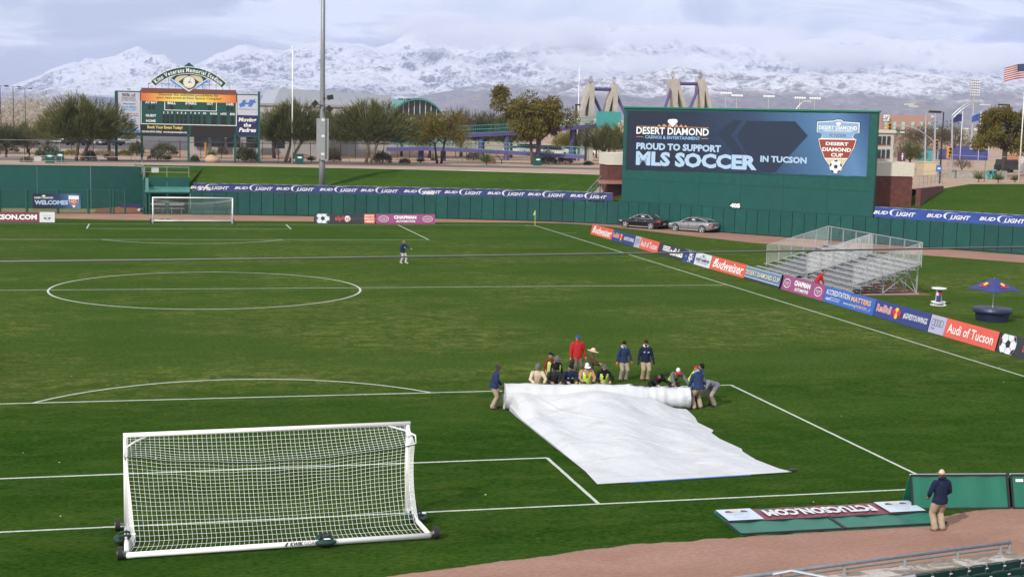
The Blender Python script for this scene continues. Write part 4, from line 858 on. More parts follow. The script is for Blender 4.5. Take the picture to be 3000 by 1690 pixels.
# ---- flag poles
def flagpole(u, vb, vt, D, label, r=0.07, m=WHITE):
    b = pick(u, vb) if D is None else atD(u, vb, D); 
    if D is not None: b.z = ZC
    lo, hi = 0, 60
    for _ in range(40):
        h = (lo+hi)/2; q = b+Vector((0, 0, h)); d = q-CP; v = (845-FPX*d.dot(_u)/d.dot(_f))/S_
        lo, hi = (h, hi) if v > vt else (lo, h)
    t = thing('flagpole', label, 'flagpole', tuple(b)); mb = MB(); mb.tube([b, b+Vector((0, 0, h))], [r, r*0.55], 10); mb.build('pole', m, t, world=True, smooth=True)
    mb = MB(); mb.ball(b+Vector((0, 0, h+0.1)), r*1.5, 8, 6); mb.build('finial', m, t, world=True); return t, b, h
flagpole(735, 411, 122, None, 'bare white flagpole between the scoreboard and the light pole', 0.1)
flagpole(1452, 372, 172, 240, 'thin white flagpole beside the concrete bridge towers', 0.09)
def cloth_flag(name, label, top, W, H, ax, mats, print_):
    # a flag streaming sideways from its pole with ripples; printed pieces are laid on it
    t = thing(name, label, 'flag', tuple(top), 0); X = Vector(ax).normalized(); N = Vector((X.y, -X.x, 0))
    def P(u, v, d=0.0): return Vector(top)+X*(u*W)+Vector((0, 0, -v*H-0.35*u*u*H))+N*(0.10*W*math.sin(u*7+v*1.4)*u+d)
    nx, ny = 26, 13; mb = MB()
    for j in range(ny):
        for i in range(nx):
            mb.mi = print_(i/nx, j/ny); 
            for d in (0.0, -0.015):
                q = [P(i/nx, j/ny, d), P((i+1)/nx, j/ny, d), P((i+1)/nx, (j+1)/ny, d), P(i/nx, (j+1)/ny, d)]; mb.quad(*(q if d == 0 else q[::-1]))
    mb.build('cloth', mats, t, world=True); return t, P
RED = mat('flag_red', (0.42, 0.02, 0.03), 0.7, var=0.05); FBL = mat('flag_blue', (0.02, 0.03, 0.12), 0.7, var=0.05); FWH = mat('flag_white', (0.75, 0.72, 0.74), 0.7, var=0.03)
ft, fb_, fh = flagpole(2573, 300, 157, 165, 'white flagpole at the right edge flying the striped flag', 0.09)
top = fb_+Vector((-0.12, 0, fh-0.2)); k = m_at(top)
ut, P_ = cloth_flag('national_flag', 'large striped red and white flag with a starred blue corner', top, 3.1, 1.65, (-1, -0.25, 0), [RED, FWH, FBL], lambda u, v: 2 if (u < 0.4 and v < 0.53) else (0 if int(v*13) % 2 == 0 else 1))
mb = MB()
for r_ in range(9):
    for c_ in range(6 if r_ % 2 == 0 else 5):
        u, v = 0.03+(c_+(0.5 if r_ % 2 else 0))*0.062, 0.045+r_*0.056; s = 0.012
        for d in (0.012, -0.027):
            mb.poly([P_(u+s*q*math.cos(a)*0.6, v+s*q*1.6*math.sin(a), d) for q, a in [((1.0 if i % 2 == 0 else 0.45), math.pi/2+i*math.pi/5) for i in range(10)]])
o = mb.build('star', FWH, ut, world=True); o['kind'] = 'stuff'
# ---- poles, lamps
def lamp_post(u, vb, vt, D, heads, label, group='car park lamp posts', m=DARKM, arm=1.0, r=0.07, cat='lamp post', name='lamp_post', hs=(0.75, 0.4, 0.22)):
    b = atD(u, vb, D); b.z = ZC; q = atD(u, vt, D); h = q.z-ZC
    t = thing(name, label, cat, tuple(b), 0, group); mb = MB(); mb.tube([b, b+Vector((0, 0, h))], [r*1.2, r*0.8], 8); mb.build('pole', m, t, world=True)
    for s in heads: mb = MB(); mb.bar(b+Vector((0, 0, h-0.05)), b+Vector((s*arm, 0, h)), 0.06); mb.box(b+Vector((s*(arm+hs[0]/2-.1), 0, h-0.02)), hs); mb.build('lamp_head', m, t, world=True)
    return t
lamp_post(3, 350, 216, 300, (1,), 'dark car park lamp post at the left edge of the frame'); lamp_post(35, 350, 218, 310, (-1, 1), 'twin headed dark lamp post, second from the left edge'); lamp_post(65, 350, 223, 330, (-1, 1), 'twin headed dark lamp post nearest the left tree')
lamp_post(1016, 360, 250, 250, (-1, 1), 'twin headed dark lamp post in front of the arched building', None, arm=.4); lamp_post(970, 330, 228, 260, (1,), 'slim lamp post above the trees left of the arched building', None, m=GALV, r=.05)
lamp_post(1397, 340, 272, 330, (-1, 1), 'twin headed dark lamp post left of the bridge towers', None); lamp_post(1446, 392, 264, 215, (0.4,), 'thick dark post beside the thin white flagpole', None, r=.16, arm=.3)
lamp_post(2366, 415, 282, 160, (-1,), 'dark lamp post with a boxy head on the right concourse', None, r=.09, hs=(1.4, .4, .25), arm=.5); lamp_post(2535, 330, 264, 200, (-1,), 'dark portal post behind the right tree', None, r=.14, arm=.2, hs=(1.6, .5, .2))
lamp_post(2234, 360, 300, 250, (-1,), 'green lamp post beside the pink brick building', None, m=TEAL, arm=.6)
# lamps peeping over the billboard, far sports field lights
def far_light(u, vt, D, label, w=4.0, rows=1, gap=1.6, lr=.5):
    q = atD(u, vt, D); b = Vector((q.x, q.y, ZC)); t = thing('field_light', label, 'floodlight mast', tuple(b), 0, 'distant sports field lights'); mb = MB(); mb.cyl(b, q, 0.35, 0.2, 6); mb.build('mast', GALV, t, world=True)
    for r_ in range(rows):
        mb = MB(); mb.bar(q+Vector((-w/2, 0, -r_*gap)), q+Vector((w/2, 0, -r_*gap)), 0.2); mb.build('crossbar', GALV, t, world=True)
        for k in range(5): mb = MB(); mb.ball(q+Vector((-w/2+k*w/4, -0.3, -r_*gap+0.3)), lr, 6, 4, 1, .6, 1); mb.build('lamp', WHITE, t, world=True)
for u, v, lb in ((1826, 237, 'distant floodlight mast just right of the tall bridge towers'), (1854, 243, 'distant floodlight mast, second right of the tall bridge towers'), (1934, 245, 'distant floodlight mast above the middle of the billboard'), (2012, 249, 'distant floodlight mast above the billboard, third from its right end'), (2050, 250, 'distant floodlight mast next to the curved street lamp over the billboard'), (1690, 246, 'distant floodlight mast between the two pairs of bridge towers')): far_light(u, v, 560, lb)
far_light(2453, 204, 300, 'tall far stadium light tower with many lamps above the right concourse', 2.0, 7, .55, .15)
def curved_lamp(u, vb, vt, D, du, dv, label, double=False):
    b = atD(u, vb, D); b.z = ZC; h = atD(u, vt, D); e = atD(u+du, vt+dv, D); t = thing('street_lamp', label, 'street lamp', tuple(b))
    mb = MB(); mb.tube([b, h], [0.16, 0.10], 8); mb.build('pole', GALV, t, world=True)
    for k in range(2 if double else 1):
        o_ = Vector((0, 0, -0.5*k)); mb = MB(); mb.tube([h+(e-h)*s+Vector((0, 0, 1)).cross(Vector((0, 1, 0)))*0+Vector((0, 0, abs((e-h).x)*0.22*math.sin(math.pi*s)))+o_*(1-s) for s in np.linspace(0, 1, 9)], 0.06, 6); mb.build('arm', GALV, t, world=True)
    mb = MB(); mb.box(e, (1.3, 0.4, 0.16)); mb.build('lamp_head', mat('lamp_pale', (0.6, 0.6, 0.58), 0.4), t, world=True)
curved_lamp(2353, 405, 285, 185, -66, -22, 'street lamp with a long curved arm reaching left, right of the brick building', True); curved_lamp(2396, 400, 290, 180, 82, -26, 'street lamp with a long curved arm reaching right', True); curved_lamp(2329, 400, 284, 190, -30, -16, 'short armed street lamp behind the traffic signal')
curved_lamp(2003, 300, 275, 230, 28, -20, 'curved street lamp showing over the top of the billboard')
# ---- traffic signals
AMB = mat('signal_yellow', (0.62, 0.28, 0.02), 0.5); LENS = mat('signal_lens', (0.03, 0.02, 0.02), 0.3)
def signal(u, v, D, label, arm_from=None):
    c = atD(u, v, D); t = thing('traffic_signal', label, 'traffic light', (c.x, c.y, ZC)); mb = MB(); mb.box(c, (0.5, 0.35, 1.5)); mb.build('housing', AMB, t, world=True)
    for k in (-1, 0, 1): mb = MB(); mb.cyl(c+Vector((0, -0.18, k*0.45)), c+Vector((0, -0.3, k*0.45)), 0.17, n=10); mb.build('lens', LENS, t, world=True)
    if arm_from: 
        a = atD(*arm_from, D+.4); mb = MB(); b0 = Vector((a.x, a.y, ZC)); mb.cyl(b0, a, 0.14, n=8); e = c+Vector((-0.3, .4, 0.3)); mb.tube([a+(e-a)*s+Vector((0, 0, 1.3*math.sin(math.pi*s)*(1-s*.5))) for s in np.linspace(0, 1, 10)], 0.09, 6); mb.build('mast', GALV, t, world=True)
    else: mb = MB(); mb.cyl((c.x+.4, c.y, ZC), c+Vector((.4, 0, .5)), 0.1, n=8); mb.bar(c, c+Vector((.4, 0, 0)), 0.06); mb.build('mast', GALV, t, world=True)
signal(2236, 323, 190, 'yellow traffic signal hanging from a long curved arm by the cream tower', (2350, 358)); signal(2354, 365, 190, 'yellow traffic signal on the pole at the street corner'); signal(2388, 384, 176, 'yellow boxed pedestrian signal beside the right street lamp')
q = atD(2259, 333, 190); t = thing('street_sign', 'long green street name sign on the signal arm', 'sign', tuple(q)); mb = MB(); mb.box(q, (2.4, .06, .42)); mb.build('plate', mat('sign_green', (0.0, 0.12, 0.05), .5), t, world=True); f_ = Frame(q+Vector((-1.1, -.04, -.12)), (1, 0, 0), (0, 0, 1)); mb = MB(); f_.rect(mb, 0, .08, 1.2, .14); f_.rect(mb, 1.35, .05, 2.1, .2); mb.build('marking', WHITE, t, world=True)
q = atD(2362, 424, 158); t = thing('parking_sign', 'small blue sign on a post by the right walkway', 'sign', (q.x, q.y, ZC)); mb = MB(); mb.box(q, (.7, .05, .7)); mb.build('plate', mat('sign_blue', (.04, .16, .5), .5), t, world=True); mb = MB(); mb.cyl((q.x, q.y+.06, ZC), q+Vector((0, .06, .4)), .04, n=6); mb.build('post', GALV, t, world=True); mb = MB(); mb.box(q+Vector((0, -.03, 0)), (.36, .02, .2)); mb.build('marking', WHITE, t, world=True)
# ---- small flags beyond
for u, v0, D, lb, mm in ((2410, 292, 250, 'small navy flag on the leftmost far flagpole', FBL), (2456, 292, 270, 'small blue flag half hidden behind the right tree', mat('flag_sky', (.03, .09, .35), .7)), (2481, 292, 260, 'small dark flag with a pale seal', FBL)):
    ftt, b, h = flagpole(u+9, 330, v0-8, D, 'white pole of the '+lb, .07); t, P_ = cloth_flag('flag', lb, b+Vector((-.1, 0, h-.2)), 1.9, 1.3, (-1, -.2, 0), [mm], lambda u, v: 0)
    mb = MB(); mb.poly([P_(.5+.14*math.cos(a), .5+.2*math.sin(a), .03) for a in np.linspace(0, 6.1, 14)]); mb.build('seal', SANDP, t, world=True)
# ---- buildings
def boxed(mb, P0, X, w, d, h, z0=0.0): X = Vector(X).normalized(); Yv = Vector((-X.y, X.x, 0)); c = P0+X*(w/2)+Yv*(d/2); mb.box((c.x, c.y, ZC+z0+h/2), (w, d, h), X, Yv)
# grey block hall behind the scoreboard
g0 = atD(475, 395, 205); g0.z = ZC; gR = atD(1000, 395, 205); W = gR.x-g0.x; topz = atD(680, 266, 205).z-ZC
hall = thing('grey_hall', 'long grey block building behind the scoreboard and iron fence', 'building', tuple(g0))
mb = MB(); boxed(mb, g0, (1, -0.02, 0), W, 40, topz); mb.build('wall', BLOCK, hall, world=True)
for z in (0.28, 0.55, 0.8): mb = MB(); boxed(mb, g0+Vector((0, -0.08, 0)), (1, -0.02, 0), W, 0.07, 0.5, topz*z); mb.build('band', BLOCKD, hall, world=True)
mb = MB(); boxed(mb, g0+Vector((-.2, -0.25, 0)), (1, -0.02, 0), W+.4, 40.5, 0.35, topz+.003); mb.build('parapet', BLOCKD, hall, world=True)
mb = MB(); a = g0+Vector((W*0.42, 3, 0)); mb.prism([a+Vector((0, 0, topz+.36)), a+Vector((W*0.62, 0, topz+.36)), a+Vector((W*.6, 0, topz+2.0)), a+Vector((1, 0, topz+2.6))], (0, 30, 0)); mb.build('roof', mat('blue_grey_roof', (.33, .36, .41), .5, var=.04), hall, world=True)
for u in (505, 548, 588, 636, 700): 
    q = atD(u, 348, 204.6); mb = MB(); mb.box((q.x, q.y-.25, ZC+3.05), (2.2, .6, .8), (1, 0, 0), (0, 1, 0), (0, -.35, 1)); mb.build('awning', mat('awning_mint', (.35, .55, .52), .6), hall, world=True); mb = MB(); mb.box((q.x, q.y+.02, ZC+1.9), (1.9, .3, 1.7)); mb.build('window', GLASS, hall, world=True)
# arched hall
a0, a1 = atD(985, 300, 262), atD(1118, 300, 262); cx = (a0.x+a1.x)/2; hw = (a1.x-a0.x)/2; yv = a0.y; zb = atD(1050, 293, 262).z; zt = atD(1050, 252, 262).z
ah = thing('arched_hall', 'arched roof building with tall dark windows and a teal arch', 'building', (cx, yv, ZC)); sg = zt-zb; RR = (hw*hw+sg*sg)/(2*sg); al = math.asin(min(1, hw/RR)); cz = zt-RR
A_ = [(cx+RR*math.sin(t), cz+RR*math.cos(t)) for t in np.linspace(-al, al, 25)]
mb = MB(); mb.prism([(x, yv-1.0, z+.36) for x, z in A_]+[(x, yv-1.0, z) for x, z in reversed(A_)], (0, 34, 0)); mb.build('arch_roof', mat('teal_roof', (.05, .21, .19), .5), ah, world=True)
mb = MB(); mb.prism([(x, yv, z) for x, z in A_]+[(cx+hw, yv, zb-.1), (cx-hw, yv, zb-.1)], (0, .3, 0)); mb.build('window', GLASS, ah, world=True)
for k in range(1, 9): x = cx-hw+2*hw*k/9; z = cz+math.sqrt(max(0, RR*RR-(x-cx)**2)); mb = MB(); mb.box((x, yv-.1, (z+zb)/2), (.14, .15, z-zb)); mb.build('mullion', mat('pale_frame', (.5, .5, .5), .5), ah, world=True)
mb = MB(); mb.box((cx, yv+15, (ZC+zb)/2), (2*hw+6, 29.6, zb-ZC)); mb.build('wall', BLOCK, ah, world=True)
# footbridge: four concrete towers, tubes, deck and ramp
fbz = lambda u, v, D: atD(u, v, D)
br = thing('footbridge', 'teal and violet footbridge with four notched concrete towers', 'bridge', (atD(1480, 400, 212).x, atD(1480, 400, 212).y, ZC))
def tower(u0, u1, vt, D, mirror, wtop=0.42):
    a, b = atD(u0, vt, D), atD(u1, vt, D); w = (b-a).length; z1 = a.z; d = 2.0; zs = z1-(z1-ZC)*0.34
    x0, x1 = (a.x, b.x); fl = (lambda s: x0+s*(x1-x0)) if not mirror else (lambda s: x1-s*(x1-x0)); y = a.y
    out = [(fl(0), ZC), (fl(1), ZC), (fl(1), z1), (fl(1-wtop), z1), (fl(0), zs)]; mb = MB()
    # legs and cap leave the tall triangular slot open
    mb.prism([(fl(1-.42), y, ZC), (fl(1), y, ZC), (fl(1), y, z1), (fl(1-wtop), y, z1), (fl(1-.42), y, z1-1.6)], (0, d, 0))
    mb.prism([(fl(0), y, ZC), (fl(.22), y, ZC), (fl(.22), y, zs-.1), (fl(.58), y, z1-1.6), (fl(1-wtop), y, z1), (fl(0), y, zs)], (0, d, 0))
    mb.box(((fl(.22)+fl(.58))/2, y+d/2, zs-1.4), (abs(fl(.36)-fl(0)), d-.02, 1.1)); return mb.build('tower', CONCT, br, world=True), (fl(1-wtop*.5), y+d/2, z1)
t1 = tower(1467, 1499, 212, 212, False); t2 = tower(1528, 1558, 213, 214, False); t3 = tower(1689, 1736, 199, 220, True); t4 = tower(1760, 1798, 200, 222, True)
for a, b in ((t1, t2), (t3, t4)): mb = MB(); mb.cyl(Vector(a[1])+Vector((0, 0, -.7)), Vector(b[1])+Vector((0, 0, -.7)), .28, n=10); mb.build('cross_tube', VIOLET, br, world=True)
for a, (u, v) in ((t1, (1545, 355)), (t2, (1592, 330)), (t3, (1655, 330)), (t4, (1712, 330))): mb = MB(); mb.cyl(Vector(a[1])+Vector((0, 0, -.7)), atD(u, v, 216), .24, n=10); mb.build('strut', VIOLET, br, world=True)
for a in (t1, t2, t3, t4):
    c = Vector(a[1]); mb = MB(); 
    for q in range(6): an = q*math.pi/3; mb.tube([c, c+Vector((.35*math.cos(an), .35*math.sin(an), .6)), c+Vector((.12*math.cos(an), .12*math.sin(an), 1.2))], .03, 4)
    mb.build('lantern', mat('rust_wire', (.25, .18, .13), .7), br, world=True)
def deck(pts, D, fh=0.55, rail=1.15):
    P = [atD(u, v, D_) for (u, v), D_ in zip(pts, D)]; mb = MB()
    for i in range(len(P)-1): mb.prism([P[i], P[i+1], P[i+1]+Vector((0, 0, -fh)), P[i]+Vector((0, 0, -fh))], (0, 2.8, 0))
    mb.build('deck', VIOLET, br, world=True); mb = MB()
    for i in range(len(P)-1):
        for h in (0.06, rail*.5, rail): mb.bar(P[i]+Vector((0, 0, h)), P[i+1]+Vector((0, 0, h)), .07)
        n = max(1, int((P[i+1]-P[i]).length/0.32))
        for k in range(n+1): q = P[i]+(P[i+1]-P[i])*k/n; mb.bar(q, q+Vector((0, 0, rail)), .03)
    o = mb.build('guard_rail', TEAL, br, world=True); o['kind'] = 'stuff'; return P
deck([(1150, 337), (1240, 334), (1330, 329), (1440, 318), (1530, 311)], (205, 206, 208, 211, 214)); deck([(980, 372), (1080, 370), (1185, 375), (1290, 381), (1400, 388), (1470, 391)], (196, 196, 195, 194, 193, 192), .5, 1.1)
for u, v0, v1, D in ((1064, 370, 404, 196), (1215, 336, 402, 205), (1281, 334, 405, 206), (1362, 327, 404, 209), (1447, 318, 400, 211), (1120, 372, 402, 196)): a = atD(u, v0, D); mb = MB(); mb.cyl((a.x, a.y+1.4, ZC), (a.x, a.y+1.4, a.z-.3), .38, n=10); mb.build('pier', VIOLET, br, world=True)
mb = MB(); a, b, c_ = atD(1499, 322, 211), atD(1566, 322, 211), atD(1530, 281, 211); mb.prism([(a.x, a.y-.3, c_.z), (b.x, a.y-.3, c_.z), (b.x, a.y-.3, a.z), (a.x, a.y-.3, a.z)], (0, .2, 0)); mb.build('teal_screen', TEAL, br, world=True)
for u in (1548, 1562): a, b = atD(u-12, 300, 211.5), atD(u+10, 352, 211.5); mb = MB(); mb.bar(a, b, .5, .12, (0, 1, 0)); mb.build('sun_slat', mat('tan_board', (.62, .45, .28), .7), br, world=True)
# pink brick building with windows
p0, p1 = atD(2195, 331, 600), atD(2362, 331, 600); H_ = atD(2260, 289, 600).z-ZC; PINK = mat('pink_brick', (.40, .235, .185), .85, var=.05)
pk = thing('brick_building', 'long pink brick building with pale windows and a white square sign', 'building', (p0.x, p0.y, ZC)); mb = MB(); boxed(mb, Vector((p0.x, p0.y, 0)), (1, 0, 0), p1.x-p0.x, 40, H_); mb.build('wall', PINK, pk, world=True)
for u in (2229, 2250, 2272, 2296, 2317, 2338): q = atD(u, 316, 599.6); mb = MB(); mb.box((q.x, q.y, q.z), (1.3, .4, 3.0)); f = mb.build('window', mat('mint_glass', (.35, .55, .50), .2, var=.05), pk, world=True); mb = MB(); mb.box((q.x, q.y-.25, q.z), (1.5, .1, .2)); mb.build('sill', BLOCKD, f, world=True)
q = atD(2230, 297, 599.2); mb = MB(); mb.box(q, (2.7, .15, 2.5)); s_ = mb.build('wall_sign', WHT, pk, world=True); f_ = Frame(q+Vector((0, -.09, 0)), (1, 0, 0), (0, 0, 1)); mb = MB(); f_.shape(mb, [(-1.1, .8), (-.5, .8), (0, .1), (0, -.9), (-.5, -.9), (-.5, -.1)]); mb.build('emblem', BLUP, s_, world=True); mb = MB(); f_.shape(mb, [(.5, .8), (1.1, .8), (.1, -.7), (.1, .2)]); mb.build('emblem', RUST, s_, world=True)
mb = MB(); a = atD(2342, 296, 599.2); f_ = Frame(a, (1, 0, 0), (0, 0, 1)); f_.text(mb, '2918', 0, 0, 2.2, .9, .05); mb.build('lettering', WHT, pk, world=True)
# cream stair tower and brick block right of the billboard
c0 = fb.p(BW+0.15, 0, -2.4); tw_ = thing('stair_tower', 'pale stucco tower with six little windows beside the billboard', 'building', (c0.x, c0.y, ZC)); a = atD(2203, 345, (c0-CP).dot(_f)+3); b = atD(2255, 345, (c0-CP).dot(_f)+3); zt = atD(2230, 335, (c0-CP).dot(_f)+3).z
STUC = mat('grey_stucco', (.50, .47, .44), .85, var=.05); mb = MB(); mb.box(((a.x+b.x)/2-.3, a.y+2.0, zt/2), (b.x-a.x+.6, 4, zt)); mb.build('wall', STUC, tw_, world=True); mb = MB(); mb.box(((a.x+b.x)/2-.3, a.y+2.0, zt+.15), (b.x-a.x+.9, 4.3, .3)); mb.build('coping', CREAM, tw_, world=True)
for u in (2214.6, 2227, 2240.6):
    for v in (353.5, 387): q = atD(u, v, (c0-CP).dot(_f)+3); mb = MB(); mb.box((q.x, a.y-.02, q.z), (.32, .1, .78)); f = mb.build('window', GLASS, tw_, world=True); mb = MB(); mb.box((q.x, a.y-.03, q.z-.42), (.4, .12, .06)); mb.build('sill', RUST, f, world=True)
BRK = mat('split_brick', (.13, .045, .035), .9, var=.3, scale=2.2, bump=.02); 
def brick_block(name, label, corner, X, w, d, z0, z1, z2, course=0.2):
    # block of rough brick courses under a smooth cream parapet; every course is set back or proud by a little
    t = thing(name, label, 'building', (corner.x, corner.y, z0)); X = Vector(X).normalized(); Y = Vector((-X.y, X.x, 0)); c = Vector((corner.x, corner.y, 0))+X*(w/2)+Y*(d/2)
    mb = MB(); mb.box((c.x, c.y, (z0+z1)/2), (w-.1, d-.1, z1-z0), X, Y); mb.build('core', BRK, t, world=True); n = int((z1-z0)/course)
    for i in range(n):
        o_ = rnd.uniform(-.02, .02); mb = MB(); mb.box((c.x, c.y, z0+(i+.5)*course), (w+o_, d+o_, course-.025), X, Y); mb.build('brick_course', BRK, t, world=True)
    mb = MB(); mb.box((c.x, c.y, (z1+z2)/2+.002), (w+.16, d+.16, z2-z1), X, Y); mb.build('parapet', CREAM, t, world=True); return t
Dk = (fb.p(BW, 0, 0)-CP).dot(_f); q0 = atD(2292, 520, Dk+3.5)
def wtop(P, v, u): 
    d = ray(u, v); return CP.z+d.z*((P-CP).dot(_f))
Xr = Vector((-1, 0.12, 0)).normalized(); zA, zB, zC_ = 2.2, wtop(q0, 444, 2292), wtop(q0, 410, 2292)
brick_block('ticket_block', 'dark red brick block with a cream parapet right of the billboard', q0+Xr*6.2, -Xr, 6.2, 4.5, zA, zB, zC_)
ql = fb.p(0.05, 0, -1.0); zB, zC_ = wtop(ql, 415, 1540), wtop(ql, 385, 1540); w_ = 2.6; q1 = atD(1526, 500, (ql-CP).dot(_f)+.3)
brick_block('ticket_block', 'narrow red brick block with a cream parapet left of the billboard', q1, (1, -.05, 0), 3.0, 3.2, 2.2, zB, zC_)
q = q1+Vector((-1.2, -1.2, 0)); zcan = wtop(q1, 457, 1530); t = thing('canopy', 'small rusty ribbed canopy on posts against the left brick block', 'canopy', (q.x, q.y, 2.2)); mb = MB()
for k in range(10): x = q.x+k*.38; mb.prism([(x, q.y, zcan-.2), (x+.36, q.y, zcan-.2), (x+.36, q.y+1.1, zcan+.12), (x, q.y+1.1, zcan+.12)], (0, 0, .05))
mb.build('roof', mat('rust_sheet', (.24, .12, .09), .6, var=.2), t, world=True)
for x in (q.x+.1, q.x+3.5): mb = MB(); mb.cyl((x, q.y+.1, 2.2), (x, q.y+.1, zcan-.2), .05, n=6); mb.build('post', DARKM, t, world=True)
q = Vector((q1.x+2.0, q1.y-.5, wtop(q1, 426, 1545))); t = thing('wall_lamp', 'white hooded lamp on the left brick block', 'lamp', tuple(q)); mb = MB(); mb.ball(q, .2, 8, 6); mb.build('lamp_shade', WHITE, t, world=True); mb = MB(); mb.tube([q+Vector((0, 0, .1)), q+Vector((.3, 0, .25)), q+Vector((.7, .3, .1))], .04, 6); mb.build('arm', WHITE, t, world=True)
# stairs down the berm with hand rails
s1 = atD(1526, 432, (q1-CP).dot(_f)+3); s0 = atD(1476, 488, (q1-CP).dot(_f)-.2); s1.z = ZC; s0.z = 2.3; t = thing('stairs', 'concrete steps with pipe handrails down the grass hill beside the brick block', 'stairs', tuple(s0)); n = 12
for k in range(n): p = s0+(s1-s0)*k/n; mb = MB(); mb.box((p.x+.9, p.y+.3, p.z-.1), (1.6, .55, .3)); mb.build('step', CONC, t, world=True)
for o_ in (0.0, 1.7):
    mb = MB(); mb.tube([s0+Vector((o_, 0, 1.0)), s1+Vector((o_, 0, 1.0))], .035, 6); mb.tube([s0+Vector((o_, 0, .5)), s1+Vector((o_, 0, .5))], .03, 6)
    for k in range(5): p = s0+(s1-s0)*k/4; mb.cyl(p+Vector((o_, 0, 0)), p+Vector((o_, 0, 1.0)), .035, n=6)
    mb.build('handrail', GALV, t, world=True)
# ramp wall right of the brick block
r0 = atD(2314, 522, Dk+3.6); r1 = atD(2374, 470, Dk+13); za, zb = wtop(r0, 474, 2313), wtop(r1, 468, 2374); t = thing('ramp_wall', 'sloping dark brick ramp wall between the brick block and the grass', 'wall', (r0.x, r0.y, 2)); mb = MB(); mb.prism([(r0.x, r0.y, 2.0), (r1.x, r1.y, 2.0), (r1.x, r1.y, zb), (r0.x, r0.y, za)], (-.4, .2, 0)); mb.build('wall', BRK, t, world=True)
railing('railing', 'grey ramp railing above the sloping brick wall', [(r0.x-.2, r0.y, za), (r1.x-.2, r1.y, zb)], 1.15, True, 1.6)
# blue screen wall, tan kiosk, teal screens, newspaper boxes, low wall
def slab(name, label, cat, u0, u1, v0, v1, D, m, d=.4):
    D = (pick((u0+u1)/2, v1)-CP).dot(_f); a, b = atD(u0, v1, D), atD(u1, v1, D); z = atD((u0+u1)/2, v0, D).z; zb = min(a.z, ZC) if a.z < ZC+1 else a.z; t = thing(name, label, cat, (a.x, a.y, ZC)); mb = MB(); X = (b-a); X.z = 0; X.normalize(); Y = Vector((-X.y, X.x, 0)); c = (a+b)/2; mb.box((c.x, c.y, (ZC+z)/2), ((b-a).length, d, z-ZC), X, Y); mb.build('panel', m, t, world=True); mb = MB(); mb.box((c.x, c.y, z+.05), ((b-a).length+.1, d+.1, .1), X, Y); mb.build('cap', m, t, world=True); return t
ROYAL = mat('royal_wall', (.045, .058, .235), .7, var=.06); slab('blue_wall', 'long royal blue screen wall across the street', 'wall', 2312, 2486, 377, 402, 225, ROYAL); slab('blue_wall', 'raised royal blue wall section behind the long one', 'wall', 2389, 2440, 368, 385, 240, ROYAL)
slab('orange_wall', 'low orange wall behind the right tree', 'wall', 2530, 2640, 392, 406, 215, mat('orange_wall', (.45, .15, .05), .8)); slab('tan_kiosk', 'round topped tan kiosk beside the right brick block', 'kiosk', 2314, 2348, 409, 443, 158, mat('tan_stucco', (.52, .42, .27), .85), 3); slab('teal_screen', 'translucent teal screen fence behind the tan kiosk', 'screen', 2307, 2348, 379, 408, 176, mat('teal_screen', (.07, .27, .28), .7))
slab('low_wall', 'low grey stone wall along the right street', 'wall', 2388, 2530, 431, 449, 150, mat('grey_stone', (.30, .29, .26), .9, var=.25, scale=2), .5)
for u, lb in ((2488, 'left teal newspaper box beside the low wall'), (2500, 'right teal newspaper box beside the low wall')):
    a = pick(u, 452); t = thing('newspaper_box', lb, 'newspaper box', tuple(a), 0, 'teal newspaper boxes'); mb = MB(); mb.box(a+Vector((0, 0, .85)), (.55, .5, .7)); mb.build('cabinet', TEAL, t, world=True); mb = MB(); mb.box(a+Vector((0, 0, .25)), (.3, .3, .5)); mb.build('stand', TEAL, t, world=True); mb = MB(); mb.box(a+Vector((0, -.26, .9)), (.38, .02, .4)); mb.build('window', GLASS, t, world=True)
q = atD(2268, 394, Dk+12); t = thing('restroom_sign', 'dark restroom sign box with a white figure beside the stair tower', 'sign', (q.x, q.y, ZC)); mb = MB(); mb.box(q, (.75, .3, .95)); mb.build('box', mat('sign_maroon', (.12, .05, .07), .6), t, world=True); f_ = Frame(q+Vector((0, -.16, 0)), (1, 0, 0), (0, 0, 1)); mb = MB(); f_.disc(mb, 0, .27, .08, .08); f_.shape(mb, [(-.1, .16), (.1, .16), (.1, -.1), (.05, -.1), (.05, -.35), (-.05, -.35), (-.05, -.1), (-.1, -.1)]); mb.build('symbol', WHITE, t, world=True); mb = MB(); mb.cyl((q.x, q.y+.1, ZC), (q.x, q.y+.1, q.z), .06, n=6); mb.build('post', GALV, t, world=True)
# ---- fences on the plain
def picket(label, pts, h, gap=.16, m=DARKM):
    t = thing('iron_fence', label, 'fence', tuple(pts[0])); mb = MB(); P = [Vector(p) for p in pts]
    for i in range(len(P)-1):
        n = int((P[i+1]-P[i]).length/gap)
        for k in range(n): q = P[i]+(P[i+1]-P[i])*k/n; mb.bar(q, q+Vector((0, 0, h)), .025)
        for z in (.15, h-.2): mb.bar(P[i]+Vector((0, 0, z)), P[i+1]+Vector((0, 0, z)), .05)
    o = mb.build('picket', m, t, world=True); o['kind'] = 'stuff'
    for i in range(len(P)-1):
        n = max(1, int((P[i+1]-P[i]).length/2.5))
        for k in range(n): q = P[i]+(P[i+1]-P[i])*k/n; mb = MB(); mb.bar(q, q+Vector((0, 0, h+.1)), .08); mb.build('post', m, t, world=True)
g = lambda u, v: tuple(pick(u, v)); picket('black iron picket fence behind the scoreboard and the street trees', [g(400, 398), g(660, 402), g(1000, 399), g(1200, 396)], 2.3); picket('black iron picket fence along the car park at the left', [g(-60, 389), g(180, 390), g(400, 395)], 2.2, .2)
